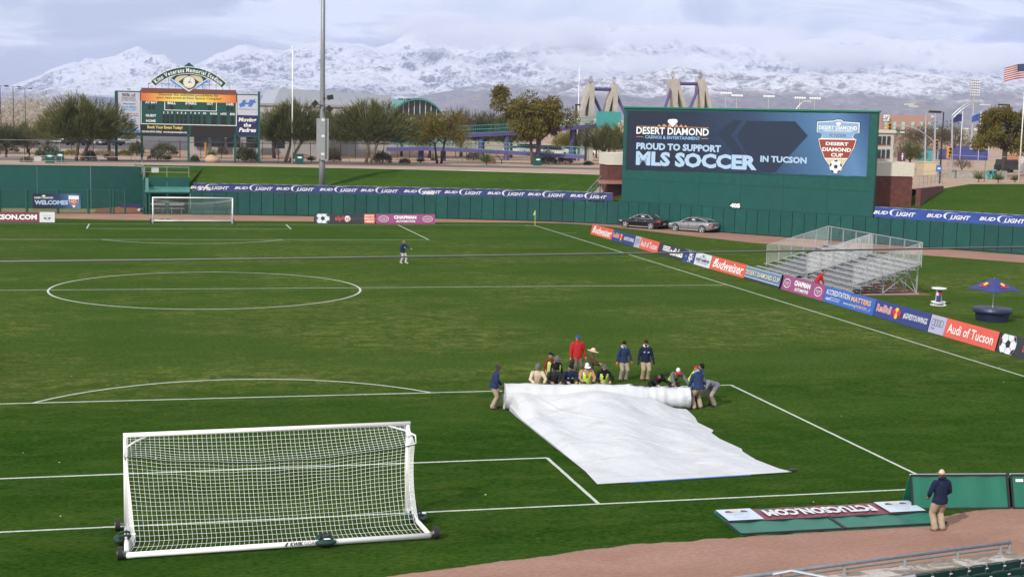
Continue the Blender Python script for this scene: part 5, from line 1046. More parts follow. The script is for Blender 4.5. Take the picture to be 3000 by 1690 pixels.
def chain(label, pts, h, step=3.0):
    t = thing('chain_fence', label, 'fence', tuple(pts[0])); P = [Vector(p) for p in pts]
    for i in range(len(P)-1):
        n = max(1, int((P[i+1]-P[i]).length/step))
        for k in range(n+1): q = P[i]+(P[i+1]-P[i])*k/n; mb = MB(); mb.cyl(q, q+Vector((0, 0, h)), .035, n=6); mb.build('post', GALV, t, world=True)
        mb = MB(); mb.cyl(P[i]+Vector((0, 0, h)), P[i+1]+Vector((0, 0, h)), .028, n=6); mb.build('top_rail', GALV, t, world=True)
    return t
chain('thin grey chain link fence posts along the concourse behind the scoreboard', [g(-40, 404), g(330, 406), g(700, 408), g(1050, 410), g(1480, 412)], 2.4, 6.5)
chain('grey chain link fence along the right concourse behind the grass', [g(2388, 452), g(2476, 458), g(2680, 462)], 3.0, 5.2)
railing('railing', 'low grey railing on the far right walkway', [g(2310, 452), g(2400, 450)], 1.0, True, 2)
# ---- bins, rocks, hydrant
def bin_(u, v, label, w=.95, h=1.25):
    a = pick(u, v); t = thing('litter_bin', label, 'bin', tuple(a), 0, 'dark green litter bins on the concourse'); mb = MB(); mb.box(a+Vector((0, 0, h*.45)), (w, w, h*.9)); mb.build('body', POSTG, t, world=True); mb = MB(); mb.box(a+Vector((0, 0, h*.95)), (w+.06, w+.06, h*.1)); mb.build('lid', GREEN2, t, world=True); mb = MB(); c = a+Vector((0, -w/2-.01, h*.66)); mb.poly([c+Vector((.3*math.cos(q), 0, .11*math.sin(q))) for q in np.linspace(0, 6.0, 14)]); mb.build('badge', WHITE, t, world=True)
bin_(126, 411, 'green litter bin behind the left bullpen railing'); bin_(753, 413, 'green litter bin beside the bare flagpole'); bin_(1351, 417, 'green litter bin under the large olive tree'); bin_(152, 408, 'grey green litter bin behind the first one', .8)
ROCK = mat('tan_boulder', (.42, .30, .20), .9, var=.2, scale=1.5, bump=.05); ROCKR = mat('red_boulder', (.30, .15, .10), .9, var=.2, bump=.05)
def boulder(u, v, w, h, m, label):
    a = pick(u, v); me = bpy.data.meshes.new('boulder'); mb = MB(); mb.ball(a+Vector((0, 0, h*.35)), 1.0, 18, 10, w/2, w*.4, h*.7)
    mb.v = [tuple(Vector(p)+(Vector(p)-a).normalized()*0.22*h*mnoise.noise(Vector(p)*1.3)) for p in mb.v]; o = mb.build('boulder', m, smooth=True); tag(o, label, 'rock')
boulder(534, 409, 2.0, .8, ROCK, 'big smooth tan boulder under the scoreboard'); boulder(283, 404, 1.2, .6, ROCKR, 'reddish boulder left of the scoreboard'); boulder(1233, 412, 1.5, .8, ROCKR, 'reddish boulder between the shrubs near the stairs'); boulder(1090, 404, .9, .5, ROCK, 'small tan boulder under the round shrub tree')
t = thing('water_valve', 'yellow standpipe behind the scoreboard posts', 'standpipe', g(517, 395)); a = pick(517, 395); mb = MB(); mb.cyl(a, a+Vector((0, 0, 1.7)), .12, n=8); mb.build('pipe', AMB, t, world=True); mb = MB(); mb.box(a+Vector((0, 0, 1.85)), (.35, .35, .3)); mb.build('valve_head', AMB, t, world=True); mb = MB(); b = a+Vector((1.2, 0, .75)); mb.tube([b+Vector((.2*math.cos(q), 0, .2*math.sin(q))) for q in np.linspace(0, 6.28, 12)], .05, 5, False); mb.build('hand_wheel', RED, t, world=True)
# ---- parked cars far away
def far_car(u, v, rz, colm, label, kind=0, D=None):
    a = pick(u, v); t = thing('parked_car', label, 'car', tuple(a), rz, 'cars in the far car parks'); L, H = (4.5, 1.45) if kind == 0 else ((4.8, 1.85) if kind == 1 else (5.4, 1.9))
    def prof(z_, y0, y1): return
    W = 1.8; body = [(-L/2, .35), (L/2, .35), (L/2, .75), (L/2-.2, .9), (L*.22, .98), (-L*.44, 1.0), (-L/2, .85)] if kind == 0 else [(-L/2, .4), (L/2, .4), (L/2, .95), (L*.26, 1.08), (-L/2, 1.1)]
    mb = MB(); mb.prism([(x, -W/2, z) for x, z in body], (0, W, 0)); mb.build('body', colm, t)
    cab = [(-L*.42, 1.0), (L*.2, .98), (L*.06, H), (-L*.26, H)] if kind == 0 else ([(-L*.49, 1.1), (L*.24, 1.08), (L*.12, H), (-L*.46, H)] if kind == 1 else [(-L*.08, 1.1), (L*.24, 1.08), (L*.14, H), (-L*.05, H)])
    mb = MB(); mb.prism([(x, -W/2+.1, z) for x, z in cab], (0, W-.2, 0)); mb.build('window', GLASS, t); mb = MB(); x0, x1 = cab[3][0], cab[2][0]; mb.box(((x0+x1)/2, 0, H+.02), (x1-x0, W-.22, .06)); mb.build('roof', colm, t)
    for x in (-L*.31, L*.31):
        for y in (-W/2, W/2): mb = MB(); mb.cyl((x, y-.1, .34), (x, y+.1, .34), .34, n=12); mb.build('wheel', BLACK, t)
cols = [mat('car_'+n, c, .25, coat=.5, var=0) for n, c in (('white', (.75, .75, .75)), ('silver', (.45, .46, .48)), ('navy', (.02, .03, .08)), ('red', (.25, .02, .02)), ('black', (.02, .02, .02)), ('teal', (.05, .2, .22)), ('tan', (.35, .3, .22)))]; cn = ['white', 'silver', 'navy', 'red', 'black', 'teal', 'tan']; kn = ['saloon', 'people carrier', 'pickup']
for i, (u, v, c, k) in enumerate(((8, 362, 0, 1), (42, 365, 5, 0), (70, 362, 2, 0), (95, 364, 0, 0), (120, 360, 1, 1), (150, 362, 0, 0), (178, 360, 6, 1), (196, 366, 4, 0), (214, 360, 0, 0), (236, 365, 1, 0), (256, 361, 0, 1), (278, 366, 2, 0), (300, 361, 1, 0), (322, 364, 0, 0), (55, 355, 0, 0), (110, 353, 3, 0), (165, 353, 1, 0), (225, 353, 0, 0), (270, 353, 4, 0))):
    far_car(u, v, rnd.choice((0.5, -.6, 1.0))+(0 if i < 14 else 1.2), cols[c], '%s %s in the left car park, %s' % (cn[c], kn[k], ['at the very edge', 'second in the row', 'third in the row', 'fourth in the row', 'fifth in the row', 'sixth in the row', 'seventh in the row', 'just left of the big tree trunk', 'under the big left tree', 'right of the big left tree trunk', 'three right of the tree trunk', 'four right of the tree trunk', 'close to the scoreboard', 'nearest the scoreboard', 'back row at the edge', 'back row second', 'back row third', 'back row fourth', 'back row last'][i]), k)
for u, v, c, k, lb in ((1300, 388, 0, 0, 'white saloon half hidden left of the olive tree trunk'), (1335, 389, 1, 1, 'silver people carrier just left of the olive tree'), (1385, 387, 4, 0, 'dark saloon right of the olive tree trunk'), (1395, 393, 0, 1, 'white van like car parked right of the olive tree'), (1440, 390, 1, 0, 'silver saloon by the violet pier'), (1462, 392, 0, 2, 'white pickup beside the bridge tower'), (2540, 434, 4, 1, 'dark sport utility car by the right tree')): far_car(u, v, 0.1 if u < 2000 else .3, cols[c], lb, k)
a = pick(2585, 441); t = thing('white_trailer', 'pale boxy vehicle at the right edge', 'trailer', tuple(a)); mb = MB(); mb.box(a+Vector((1.2, 0, 1.5)), (4, 2.2, 2.2)); mb.build('body', mat('trailer_white', (.6, .6, .6), .4), t, world=True); mb = MB(); mb.box(a+Vector((.2, -1.11, 1.7)), (1.2, .05, .9)); mb.build('window', GLASS, t, world=True)
for x in (0, 2.4): mb = MB(); mb.cyl(a+Vector((x, -1.1, .38)), a+Vector((x, -.85, .38)), .38, n=12); mb.build('wheel', BLACK, t, world=True)
# ------------------------------------------------------------------ trees and shrubs
LEAF = {}
def leafmat(name, a, b, c):
    g = NT(name); ob = g.nt.nodes.new('ShaderNodeObjectInfo'); n = g.noise(g.mapv((.9, .9, .9)), 1.0, 3, .6); n2 = g.noise(g.mapv((7, 7, 7)), 1.0, 2, .6)
    col = g.mix(g.ramp(n, [(.35, 0.0), (.65, 1.0)]), a, b); col = g.mix(g.math('MULTIPLY', g.ramp(n2, [(.5, 0.0), (.7, 1.0)]), .7), col, c); g.color(col); g.set(Roughness=.8, Specular_IOR_Level=.1)
    tr = g.nt.nodes.new('ShaderNodeBsdfTranslucent'); g.link(col, tr.inputs[0]); mx = g.nt.nodes.new('ShaderNodeMixShader'); mx.inputs[0].default_value = .25
    out = [n for n in g.nt.nodes if n.type == 'OUTPUT_MATERIAL'][0]; g.link(g.P.outputs[0], mx.inputs[1]); g.link(tr.outputs[0], mx.inputs[2]); g.link(mx.outputs[0], out.inputs[0]); return g.m
PALO = leafmat('palo_verde', (.092, .108, .042), (.145, .152, .060), (.19, .155, .06)); OLIV = leafmat('olive_gold', (.115, .105, .026), (.195, .160, .038), (.24, .175, .045)); DARKG = leafmat('grey_green', (.075, .092, .055), (.115, .125, .07), (.15, .14, .075)); SAGE = leafmat('sage_grey', (.12, .12, .085), (.17, .165, .115), (.20, .17, .12)); YELG = leafmat('yellow_green', (.16, .16, .02), (.22, .20, .03), (.12, .13, .03)); SPIKE = leafmat('yucca', (.10, .13, .05), (.17, .19, .085), (.20, .19, .10)); BARE = leafmat('bare_twigs', (.15, .11, .085), (.22, .165, .125), (.10, .075, .06)); STRAW = leafmat('straw_twigs', (.42, .36, .29), (.52, .45, .38), (.34, .28, .22))
BARK = mat('bark', (.13, .085, .055), .9, var=.3, scale=6); BARKD = mat('bark_dark', (.05, .038, .03), .9, var=.3, scale=6); BARKT = mat('bark_tan', (.24, .18, .11), .9, var=.25, scale=6)
def blades(C, D, L, W, rng):                           # thin bent blades: centre, direction, length, width -> (verts, quads)
    n = len(C); s = np.cross(D, rng.normal(size=(n, 3))); s /= np.linalg.norm(s, axis=1)[:, None]+1e-9
    s *= W[:, None]/2; e = C+D*L[:, None]; mid = (C+e)/2; mid[:, 2] += 0.06*L
    V = np.stack([C-s*.5, C+s*.5, mid+s, e, mid-s], 1).reshape(-1, 3); i = np.arange(n)*5
    F = np.concatenate([np.stack([i, i+1, i+2, i+4], 1), np.stack([i+4, i+2, i+3, i+3], 1)]); return V, F
def trimesh(name, V, F, mats, mi=None):
    # quads whose last two corners agree become triangles
    V = np.asarray(V, np.float32); q = F[F[:, 2] != F[:, 3]]; t = F[F[:, 2] == F[:, 3]][:, :3]; tri = np.concatenate([q[:, [0, 1, 2]], q[:, [0, 2, 3]], t]); return npmesh(name, V, tri, mats)
def limbs(mb, base, h, spread, n, rng, lean=(0, 0), r=.16, tips=None, trunk=.35):
    top = Vector(base)+Vector((lean[0], lean[1], h*trunk)); mb.tube([base, Vector(base)+(top-Vector(base))*.5+Vector((rng.normal()*.06, 0, 0)), top], [r*1.25, r, r*.85], 8)
    for k in range(n):
        a = 2*math.pi*(k+rng.random()*.6)/n; e = top+Vector((math.cos(a)*spread*(.45+.5*rng.random()), math.sin(a)*spread*.5*(.4+.6*rng.random()), h*(.30+.34*rng.random()))); m_ = top+(e-top)*.45+Vector((0, 0, -h*.02+.1*rng.normal()))
        mb.tube([top-Vector((0, 0, .15)), m_, e], [r*.6, r*.38, r*.12], 6)
        for j in range(2):
            e2 = m_+(e-m_)*.6+Vector((rng.normal()*spread*.22, rng.normal()*spread*.15, h*.18*rng.random())); mb.tube([m_, e2], [r*.3, r*.08], 5)
            if tips is not None: tips.append(e2)
        if tips is not None: tips.append(e)
def tree(name, label, P, h, w, style, leaf, bark, seed, lean=(0, 0), n=5200, group='trees along the concourse', trunk=.32, multi=1):
    rng = np.random.default_rng(seed); t = thing(name, label, 'tree', tuple(P), 0, group); mb = MB(); tips = []
    for k in range(multi):
        ox = (k-(multi-1)/2)*.5; limbs(mb, (ox, 0, -.1), h, w/2, 5 if multi == 1 else 3, rng, (lean[0]+ox*1.6, lean[1]), .17*(h/6)*(1 if multi == 1 else .75), tips, trunk)
    mb.build('trunk', bark, t, smooth=True); T_ = np.array([list(p) for p in tips]); c0 = np.array([lean[0]*.6, lean[1], h*.62])
    if style == 'spray':                               # fountain of fine upswept twigs
        m = int(n*1.7); a = rng.random(m)*2*np.pi; rr = np.sqrt(rng.random(m)); lump = .75+.35*np.sin(a*3+seed)+.25*np.sin(a*7+seed*2)
        x = np.cos(a)*rr*w*.52*np.clip(lump, .55, 1.15); y = np.sin(a)*rr*w*.40; zt = np.sqrt(np.clip(1-rr**2*.95, 0, 1)); z = h*(.24+.06*rr)+h*.64*zt*rng.random(m)**.55*(.8+.2*np.sin(a*5+seed))
        C = np.stack([x, y, z], 1)+c0*[1, 1, 0]; D = C-np.array([lean[0], lean[1], h*.18]); D /= np.linalg.norm(D, axis=1)[:, None]; D += rng.normal(size=(m, 3))*.38; D[:, 2] += .15; D /= np.linalg.norm(D, axis=1)[:, None]
        V, F = blades(C, D, rng.uniform(.35, 1.05, m)*h/6.5, rng.uniform(.028, .062, m)*h/6.5, rng); out = [(V, F)]
    else:                                              # clumps of small leaves round the branch tips
        K = 26 if style == 'clump' else 16; cc = []
        for k in range(K):
            a = 2*math.pi*rng.random(); r_ = math.sqrt(rng.random()); zt = math.sqrt(max(0, 1-r_*r_)); cc.append([math.cos(a)*r_*w*.40+c0[0], math.sin(a)*r_*w*.30, h*(.42+.48*zt*rng.random()**.7)])
        cc = np.array(cc+[list(p) for p in T_[:10]]); idx = rng.integers(0, len(cc), n); g = rng.normal(size=(n, 3)); g /= np.linalg.norm(g, axis=1)[:, None]; rad = (w*.135)*(.7+.5*rng.random(len(cc)))[idx]*rng.random(n)**.4
        C = cc[idx]+g*rad[:, None]*[1, .9, .85]; D = g*.7+rng.normal(size=(n, 3))*.5; D[:, 2] -= .25; D /= np.linalg.norm(D, axis=1)[:, None]
        V, F = blades(C, D, rng.uniform(.16, .42, n)*h/6.5, rng.uniform(.06, .13, n)*h/6.5, rng)
    link('crown', trimesh('crown', V, F, leaf), t, None); return t
def shrub(P, w, h, leaf, label, seed, style='bush', n=900, group='desert shrubs by the concourse'):
    rng = np.random.default_rng(seed); t = thing('shrub' if style != 'yucca' else 'yucca', label, 'shrub' if style != 'yucca' else 'yucca', tuple(P), 0, group)
    if style == 'yucca':
        a = rng.random(n)*2*np.pi; el = np.arcsin(rng.random(n)*.98); D = np.stack([np.cos(a)*np.cos(el), np.sin(a)*np.cos(el), np.sin(el)+.08], 1); C = np.array([0, 0, h*.22])+D*h*.08; V, F = blades(C, D, np.full(n, 1.0)*np.where(el < .6, w*.52, h*.8)*rng.uniform(.75, 1.05, n), rng.uniform(.035, .06, n)*max(1, h*.8), rng)
    else:
        a = rng.random(n)*2*np.pi; r_ = np.sqrt(rng.random(n)); zt = np.sqrt(1-r_**2*.9); C = np.stack([np.cos(a)*r_*w*.45, np.sin(a)*r_*w*.4, h*(.06+.80*zt*rng.random(n)**.6*(.85+.15*np.sin(a*4+seed)))], 1); D = C-[0, 0, h*.1]; D /= np.linalg.norm(D, axis=1)[:, None]+1e-6; D += rng.normal(size=(n, 3))*.55; D /= np.linalg.norm(D, axis=1)[:, None]; V, F = blades(C, D, rng.uniform(.14, .34, n)*max(.8, h*.8), rng.uniform(.03, .075, n)*max(.8, h*.7), rng)
    link('foliage' if style != 'yucca' else 'leaf_rosette', trimesh('foliage', V, F, leaf), t, None)
    mb = MB(); mb.tube([(0, 0, -.05), (0, 0, h*.35)], [.07, .03], 6); mb.build('stem', BARKD, t); return t
def sized(u, v, uw, vt):                               # foot pixel, width and top in the print -> place, width, height
    P = pick(u, v); k = m_at(P); return P, uw/k, (v-vt)/k
def T_(name, label, u, v, uw, vt, style, leaf, bark, seed, **k): P, w, h = sized(u, v, uw, vt); return tree(name, label, P, h, w, style, leaf, bark, seed, **k)
T_('palo_verde', 'broad feathery grey green tree with leaning trunk left of the scoreboard', 196, 407, 205, 228, 'spray', PALO, BARK, 1, lean=(.8, 0), n=9000, multi=2)
T_('palo_verde', 'feathery leaning tree just right of the scoreboard', 722, 409, 150, 238, 'spray', PALO, BARKT, 2, lean=(1.2, 0), n=6500, multi=2)
T_('palo_verde', 'broad feathery tree right of the light pole', 925, 412, 215, 238, 'spray', PALO, BARKT, 3, lean=(.6, 0), n=9000, multi=2)
T_('mesquite', 'round golden green tree with dark twin trunk', 1105, 412, 165, 285, 'clump', OLIV, BARKD, 4, n=7000, trunk=.42, multi=2)
T_('olive_tree', 'tallest dense golden olive tree behind the grass hill', 1345, 414, 185, 226, 'clump', OLIV, BARK, 5, n=13000, trunk=.34, multi=2)
T_('palo_verde', 'feathery pale tree in front of the bridge tower by the stairs', 1535, 414, 145, 300, 'spray', PALO, BARK, 6, lean=(-.9, 0), n=5000)
T_('mesquite', 'full green tree at the right edge of the concourse', 2522, 446, 175, 272, 'clump', OLIV, BARKD, 7, n=12000, trunk=.40)
T_('palo_verde', 'hazy tree behind the light pole', 820, 395, 130, 262, 'spray', PALO, BARKD, 8, n=5000, group='trees beyond the concourse')
T_('palo_verde', 'dim feathery tree behind the left car park tree', 275, 385, 130, 262, 'spray', PALO, BARKD, 9, n=5000, group='trees beyond the concourse')
T_('palo_verde', 'low wide tree at the left edge behind the car park', 70, 385, 170, 296, 'spray', PALO, BARKD, 10, n=5200, group='trees beyond the concourse')
T_('grey_tree', 'grey green tree behind the round golden tree', 1215, 395, 150, 270, 'spray', DARKG, BARKD, 11, n=5200, group='trees beyond the concourse')
T_('bare_tree', 'leafless brown tree between the arched hall and the olive tree', 1160, 395, 100, 258, 'spray', BARE, BARKD, 12, n=1500, group='trees beyond the concourse')
T_('bare_tree', 'small leafless red brown tree in front of the blue wall', 2418, 440, 62, 388, 'spray', BARE, BARKD, 13, n=900, group='trees beyond the concourse')
T_('palo_verde', 'pale feathery bush tree behind the right brick block', 2288, 428, 74, 345, 'spray', PALO, BARKD, 14, n=2600, group='trees beyond the concourse')
T_('brown_tree', 'wide brownish tree across the street from the signal', 2330, 392, 150, 308, 'clump', leafmat('brown_green', (.075, .06, .03), (.12, .09, .045), (.09, .065, .035)), BARKD, 15, n=6000, group='trees beyond the concourse')
T_('brown_tree', 'brown green tree between the street lamps', 2400, 390, 90, 318, 'clump', DARKG, BARKD, 16, n=3500, group='trees beyond the concourse')
T_('bare_tree', 'dark bare shrub tree among the parked cars at the left', 73, 396, 60, 330, 'spray', BARE, BARKD, 17, n=700, group='trees beyond the concourse')
T_('bare_tree', 'thin dark leaning tree in front of the tallest olive tree', 1262, 413, 72, 372, 'spray', BARE, BARKD, 18, n=160, group='trees beyond the concourse')
for k, (u, v, uw, vt, st, lf, lb) in enumerate(((1080, 398, 140, 272, 'spray', DARKG, 'dusty grey tree behind the round golden tree'), (1285, 398, 120, 268, 'spray', PALO, 'dull green tree behind the left side of the olive tree'), (690, 398, 90, 262, 'spray', PALO, 'dusty tree just behind the right end of the scoreboard'), (1432, 396, 76, 322, 'spray', YELG, 'pale yellowish bush tree under the bridge deck'), (15, 396, 120, 300, 'spray', DARKG, 'grey green tree at the very left edge'), (1010, 394, 110, 292, 'spray', DARKG, 'low dark tree in front of the arched hall'), (1500, 398, 80, 330, 'spray', DARKG, 'dark low tree at the foot of the bridge towers'))): T_('background_tree', lb, u, v, uw, vt, st, lf, BARKD, 90+k, n=3600, group='trees beyond the concourse')
for i, (u, v, uw, vt, lf, st, lb) in enumerate(((122, 401, 66, 358, DARKG, 'bush', 'wide grey green shrub behind the bullpen wall'), (18, 385, 60, 355, DARKG, 'bush', 'grey green shrub at the left edge'), (180, 392, 40, 372, YELG, 'bush', 'bright yellow green shrub left of the big trunk'), (223, 404, 38, 372, DARKG, 'bush', 'dark shrub right of the big leaning trunk'), (262, 394, 60, 372, BARE, 'bush', 'low brown shrub left of the scoreboard'), (312, 392, 36, 374, YELG, 'bush', 'low yellow shrub under the white slat sign'), (343, 391, 36, 352, PALO, 'bush', 'upright green shrub behind the second scoreboard post'), (413, 394, 68, 353, DARKG, 'bush', 'broad dark shrub under the message panel'), (396, 404, 52, 381, SAGE, 'bush', 'silvery grey shrub under the scoreboard'), (423, 406, 22, 388, SPIKE, 'yucca', 'small spiky plant beside the silvery shrub'), (490, 407, 22, 388, DARKG, 'bush', 'thin dark shrub by the middle scoreboard post'), (533, 397, 32, 375, SPIKE, 'yucca', 'spiky round plant behind the big boulder'), (600, 405, 20, 385, SPIKE, 'yucca', 'spiky plant by the fourth scoreboard post'), (631, 409, 46, 370, DARKG, 'bush', 'dark green bush between the right scoreboard posts'), (612, 392, 34, 365, DARKG, 'bush', 'grey bush behind the fourth scoreboard post'), (560, 390, 26, 365, BARE, 'bush', 'brown shrub behind the big boulder'), (783, 408, 26, 392, SPIKE, 'yucca', 'low spiky plant right of the green bin'), (842, 407, 34, 385, BARE, 'bush', 'brown twiggy shrub right of the light pole'), (838, 398, 40, 365, SAGE, 'bush', 'pale shrub behind the light pole cabinets'), (962, 411, 46, 375, SAGE, 'bush', 'sage shrub right of the broad feathery tree'), (1018, 412, 30, 396, BARE, 'bush', 'low brown shrub between two street trees'), (1058, 411, 26, 396, SPIKE, 'yucca', 'low spiky plant left of the round golden tree'), (1224, 416, 54, 381, SPIKE, 'yucca', 'large spiky yucca right of the round golden tree'), (1191, 404, 40, 378, DARKG, 'bush', 'grey green shrub left of the large yucca'), (1380, 414, 46, 386, DARKG, 'bush', 'grey shrub right of the green bin by the olive tree'), (1376, 406, 40, 372, SAGE, 'bush', 'tall sage shrub behind the bin by the olive tree'), (1422, 412, 36, 380, SAGE, 'bush', 'sage shrub left of the stairs'), (1480, 416, 26, 404, DARKG, 'bush', 'low shrub at the head of the stairs'), (2462, 458, 34, 428, SPIKE, 'yucca', 'grey spiky agave left of the teal newspaper boxes'), (2511, 460, 40, 432, SPIKE, 'yucca', 'grey spiky agave right of the teal newspaper boxes'), (2553, 459, 30, 438, SPIKE, 'yucca', 'grey spiky agave near the right edge'), (270, 398, 12, 388, DARKG, 'bush', 'tiny dark shrub in the gravel'), (66, 408, 30, 393, BARE, 'bush', 'thin grass clump behind the left railing'))):
    P, w, h = sized(u, v, uw, vt); shrub(P, w, h, lf, lb, 40+i, st, 1000 if st == 'bush' else 170)
# ragged far tree belts: one mass that nobody could count
def belt(name, label, u0, u1, D0, D1, n, hmin, hmax, leaf, seed, per=120):
    rng = np.random.default_rng(seed); VV, FF, b = [], [], 0
    for k in range(n):
        D = D0+(D1-D0)*rng.random(); q = atD(u0+(u1-u0)*rng.random(), 330, D); h = hmin+(hmax-hmin)*rng.random()**1.5; w = h*(.8+.7*rng.random()); m = per; s = D/260
        a = rng.random(m)*2*np.pi; r_ = np.sqrt(rng.random(m)); C = np.stack([q.x+np.cos(a)*r_*w*.5, q.y+np.sin(a)*r_*w*.5, ZC+h*(.08+.85*np.sqrt(1-r_**2*.9)*rng.random(m)**.6)], 1); Dv = rng.normal(size=(m, 3)); Dv[:, 2] += .6; Dv /= np.linalg.norm(Dv, axis=1)[:, None]
        V, F = blades(C, Dv, rng.uniform(.5, 1.1, m)*h*.13+.2, rng.uniform(.05, .12, m)*h*.16+.05, rng); VV.append(V); FF.append(F+b); b += len(V)
    o = link(name, trimesh(name, np.concatenate(VV), np.concatenate(FF), leaf)); o['kind'] = 'stuff'; o['label'] = label
belt('far_trees', 'belt of dull green desert trees beyond the car parks', -200, 2800, 330, 900, 330, 4, 8, DARKG, 71, 90)
belt('bare_thicket', 'pale leafless thicket behind the left car park', -250, 235, 335, 430, 70, 6, 11.5, STRAW, 72, 240)
belt('far_trees', 'brown thickets behind the footbridge and the street', 1000, 2700, 270, 420, 110, 3.0, 6.5, BARE, 73, 120)
belt('far_trees', 'low green belt far out on the plain', -300, 2900, 1200, 2600, 380, 6, 13, DARKG, 74, 60)
# two palms over the thicket
for u, v, lb in ((113, 300, 'far palm over the pale thicket, nearer the big tree'), (38, 297, 'far palm over the pale thicket near the lamp posts')):
    q = atD(u, v, 420); b = Vector((q.x, q.y, ZC)); t = thing('palm_tree', lb, 'palm tree', tuple(b), 0, 'far palms'); mb = MB(); mb.tube([b, q], [.35, .25], 7); mb.build('trunk', BARK, t, world=True); rng = np.random.default_rng(int(u)); n = 60; a = rng.random(n)*6.28; D = np.stack([np.cos(a), np.sin(a), rng.uniform(-.7, .9, n)], 1); D /= np.linalg.norm(D, axis=1)[:, None]; V, F = blades(np.tile(np.array(q), (n, 1)), D, rng.uniform(1.6, 2.3, n), rng.uniform(.2, .4, n), rng); link('crown', trimesh('crown', V, F, SPIKE), t, None, local=False)
# ------------------------------------------------------------------ things on and around the pitch
def metal_white(): return WHITE
NETM = mat('net_cord', (.78, .80, .78), .7, var=.05); BAGM = mat('bag_green', (.006, .035, .025), .7, var=.3, scale=8, bump=.01)
def make_goal(label):
    t = thing('soccer_goal', label, 'goal', (0, 0, 0), 0, 'full size soccer goals'); W = 3.72; D = 2.5
    for s in (-1, 1):
        mb = MB(); mb.tube([(s*W, 0, .02), (s*W, 0, 2.50)], .062, 12); mb.build('post', WHITE, t, smooth=True)
        mb = MB(); mb.tube([(s*W, -.05, .10), (s*(W+.06), -D, .10)], .062, 10); mb.build('side_bar', WHITE, t, smooth=True)
        mb = MB(); mb.tube([(s*(W-.55), -.02, 2.46), (s*(W-.2), -.55, 2.44), (s*(W+.03), -.78, 2.34), (s*(W+.05), -.80, 2.15), (s*W, -.05, 1.85)], .025, 6); mb.build('net_support', WHITE, t, smooth=True)
        for y, q in ((-.02, .2), (-D+.02, .2)):
            mb = MB(); mb.cyl((s*(W+.16), y, .16), (s*(W+.28), y, .16), .16, n=16); w = mb.build('wheel', BLACK, t); mb = MB(); mb.cyl((s*(W+.15), y, .16), (s*(W+.29), y, .16), .055, n=10); mb.build('hub', GALV, w); mb = MB(); mb.bar((s*W, y, .14), (s*(W+.16), y, .16), .05); mb.build('axle', GALV, t)
    mb = MB(); mb.tube([(-W-.06, 0, 2.50), (W+.06, 0, 2.50)], .064, 12); mb.build('crossbar', WHITE, t, smooth=True)
    mb = MB(); mb.tube([(-W-.08, -D, .10), (W+.06, -D, .10)], .075, 12); bb_ = mb.build('back_bar', WHITE, t, smooth=True)
    fr = Frame((0, -D-.068, .10), (1, 0, 0), (0, 0.55, 1)); mb = MB(); fr.text(mb, 'KWIK', .16, -.02, .50, .07, .035, .25, .022); fr.shape(mb, [(.02, -.02), (.07, -.02), (.13, .07), (.08, .07)], .022); mb.build('lettering', INK, bb_); mb = MB(); fr.text(mb, 'GOAL', .52, -.02, .84, .07, 0, 0, .022); mb.build('lettering', GREYP, bb_)
    def prof(u, w):                                    # net surface: u across, w from crossbar to back bar
        e = 4*u*(1-u); k = .30; x = -W+2*W*u; s = 0.0
        if w < k: a = w/k; y = -.04-.80*a; z = 2.46-a*(.33+.28*e)-.10*math.sin(math.pi*a)*e
        else: a = (w-k)/(1-k); z0 = 2.13-.28*e; y = -.84-(D-.88)*(a**2.3*(1-.25*e)+a*.25*e); z = z0+(.13-z0)*a
        if w > k: a = (w-k)/(1-k); x *= 1-.045*min(1, a*1.05)*(1-max(0, (a-.90)/.10)**1.5)
        j = mnoise.noise(Vector((x*1.1, w*5, 3)))*.04*math.sin(math.pi*min(1, w*1.02)); return (x, y+j, z+j)
    nu, nv = 62, 30; mb = MB(); r = .0041
    for i in range(nu+1): mb.tube([prof(i/nu, w) for w in np.linspace(0, 1, nv+1)], r, 3, False)
    for j in range(nv+1): mb.tube([prof(u, j/nv) for u in np.linspace(0, 1, nu+1)], r, 3, False)
    for s in (0, 1):
        xs = -W if s == 0 else W; ns = 14
        def side(a, w): e = prof(s, w); zf = 2.46+(0.13-2.46)*w; return (xs+(e[0]-xs)*a, -.04+(e[1]+.04)*a+.0*w, zf+(e[2]-zf)*a)
        for i in range(1, ns): mb.tube([side(i/ns, w) for w in np.linspace(0, 1, 22)], r, 3, False)
        for j in range(1, 24): mb.tube([side(a, j/24) for a in np.linspace(0, 1, 9)], r, 3, False)
    o = mb.build('net', NETM, t); o['kind'] = 'stuff'
    mb = MB(); mb.tube([Vector(prof(u, .30))+Vector((0, 0, -.015)) for u in np.linspace(0, 1, 40)], .014, 6, False); mb.build('net_rope', mat('black_rope', (.008, .008, .009), .8), t); return t
goal = make_goal('nearest white soccer goal seen from behind its net'); goalL = (-.08, -.13, 0)
far = copy_tree(goal); far['label'] = 'far white soccer goal before the bullpen, facing the camera'
place(goal, goalL, R_(2.7)); place(far, (atY(483, 560, YL).x+.1, YL+.2, 0), math.pi)
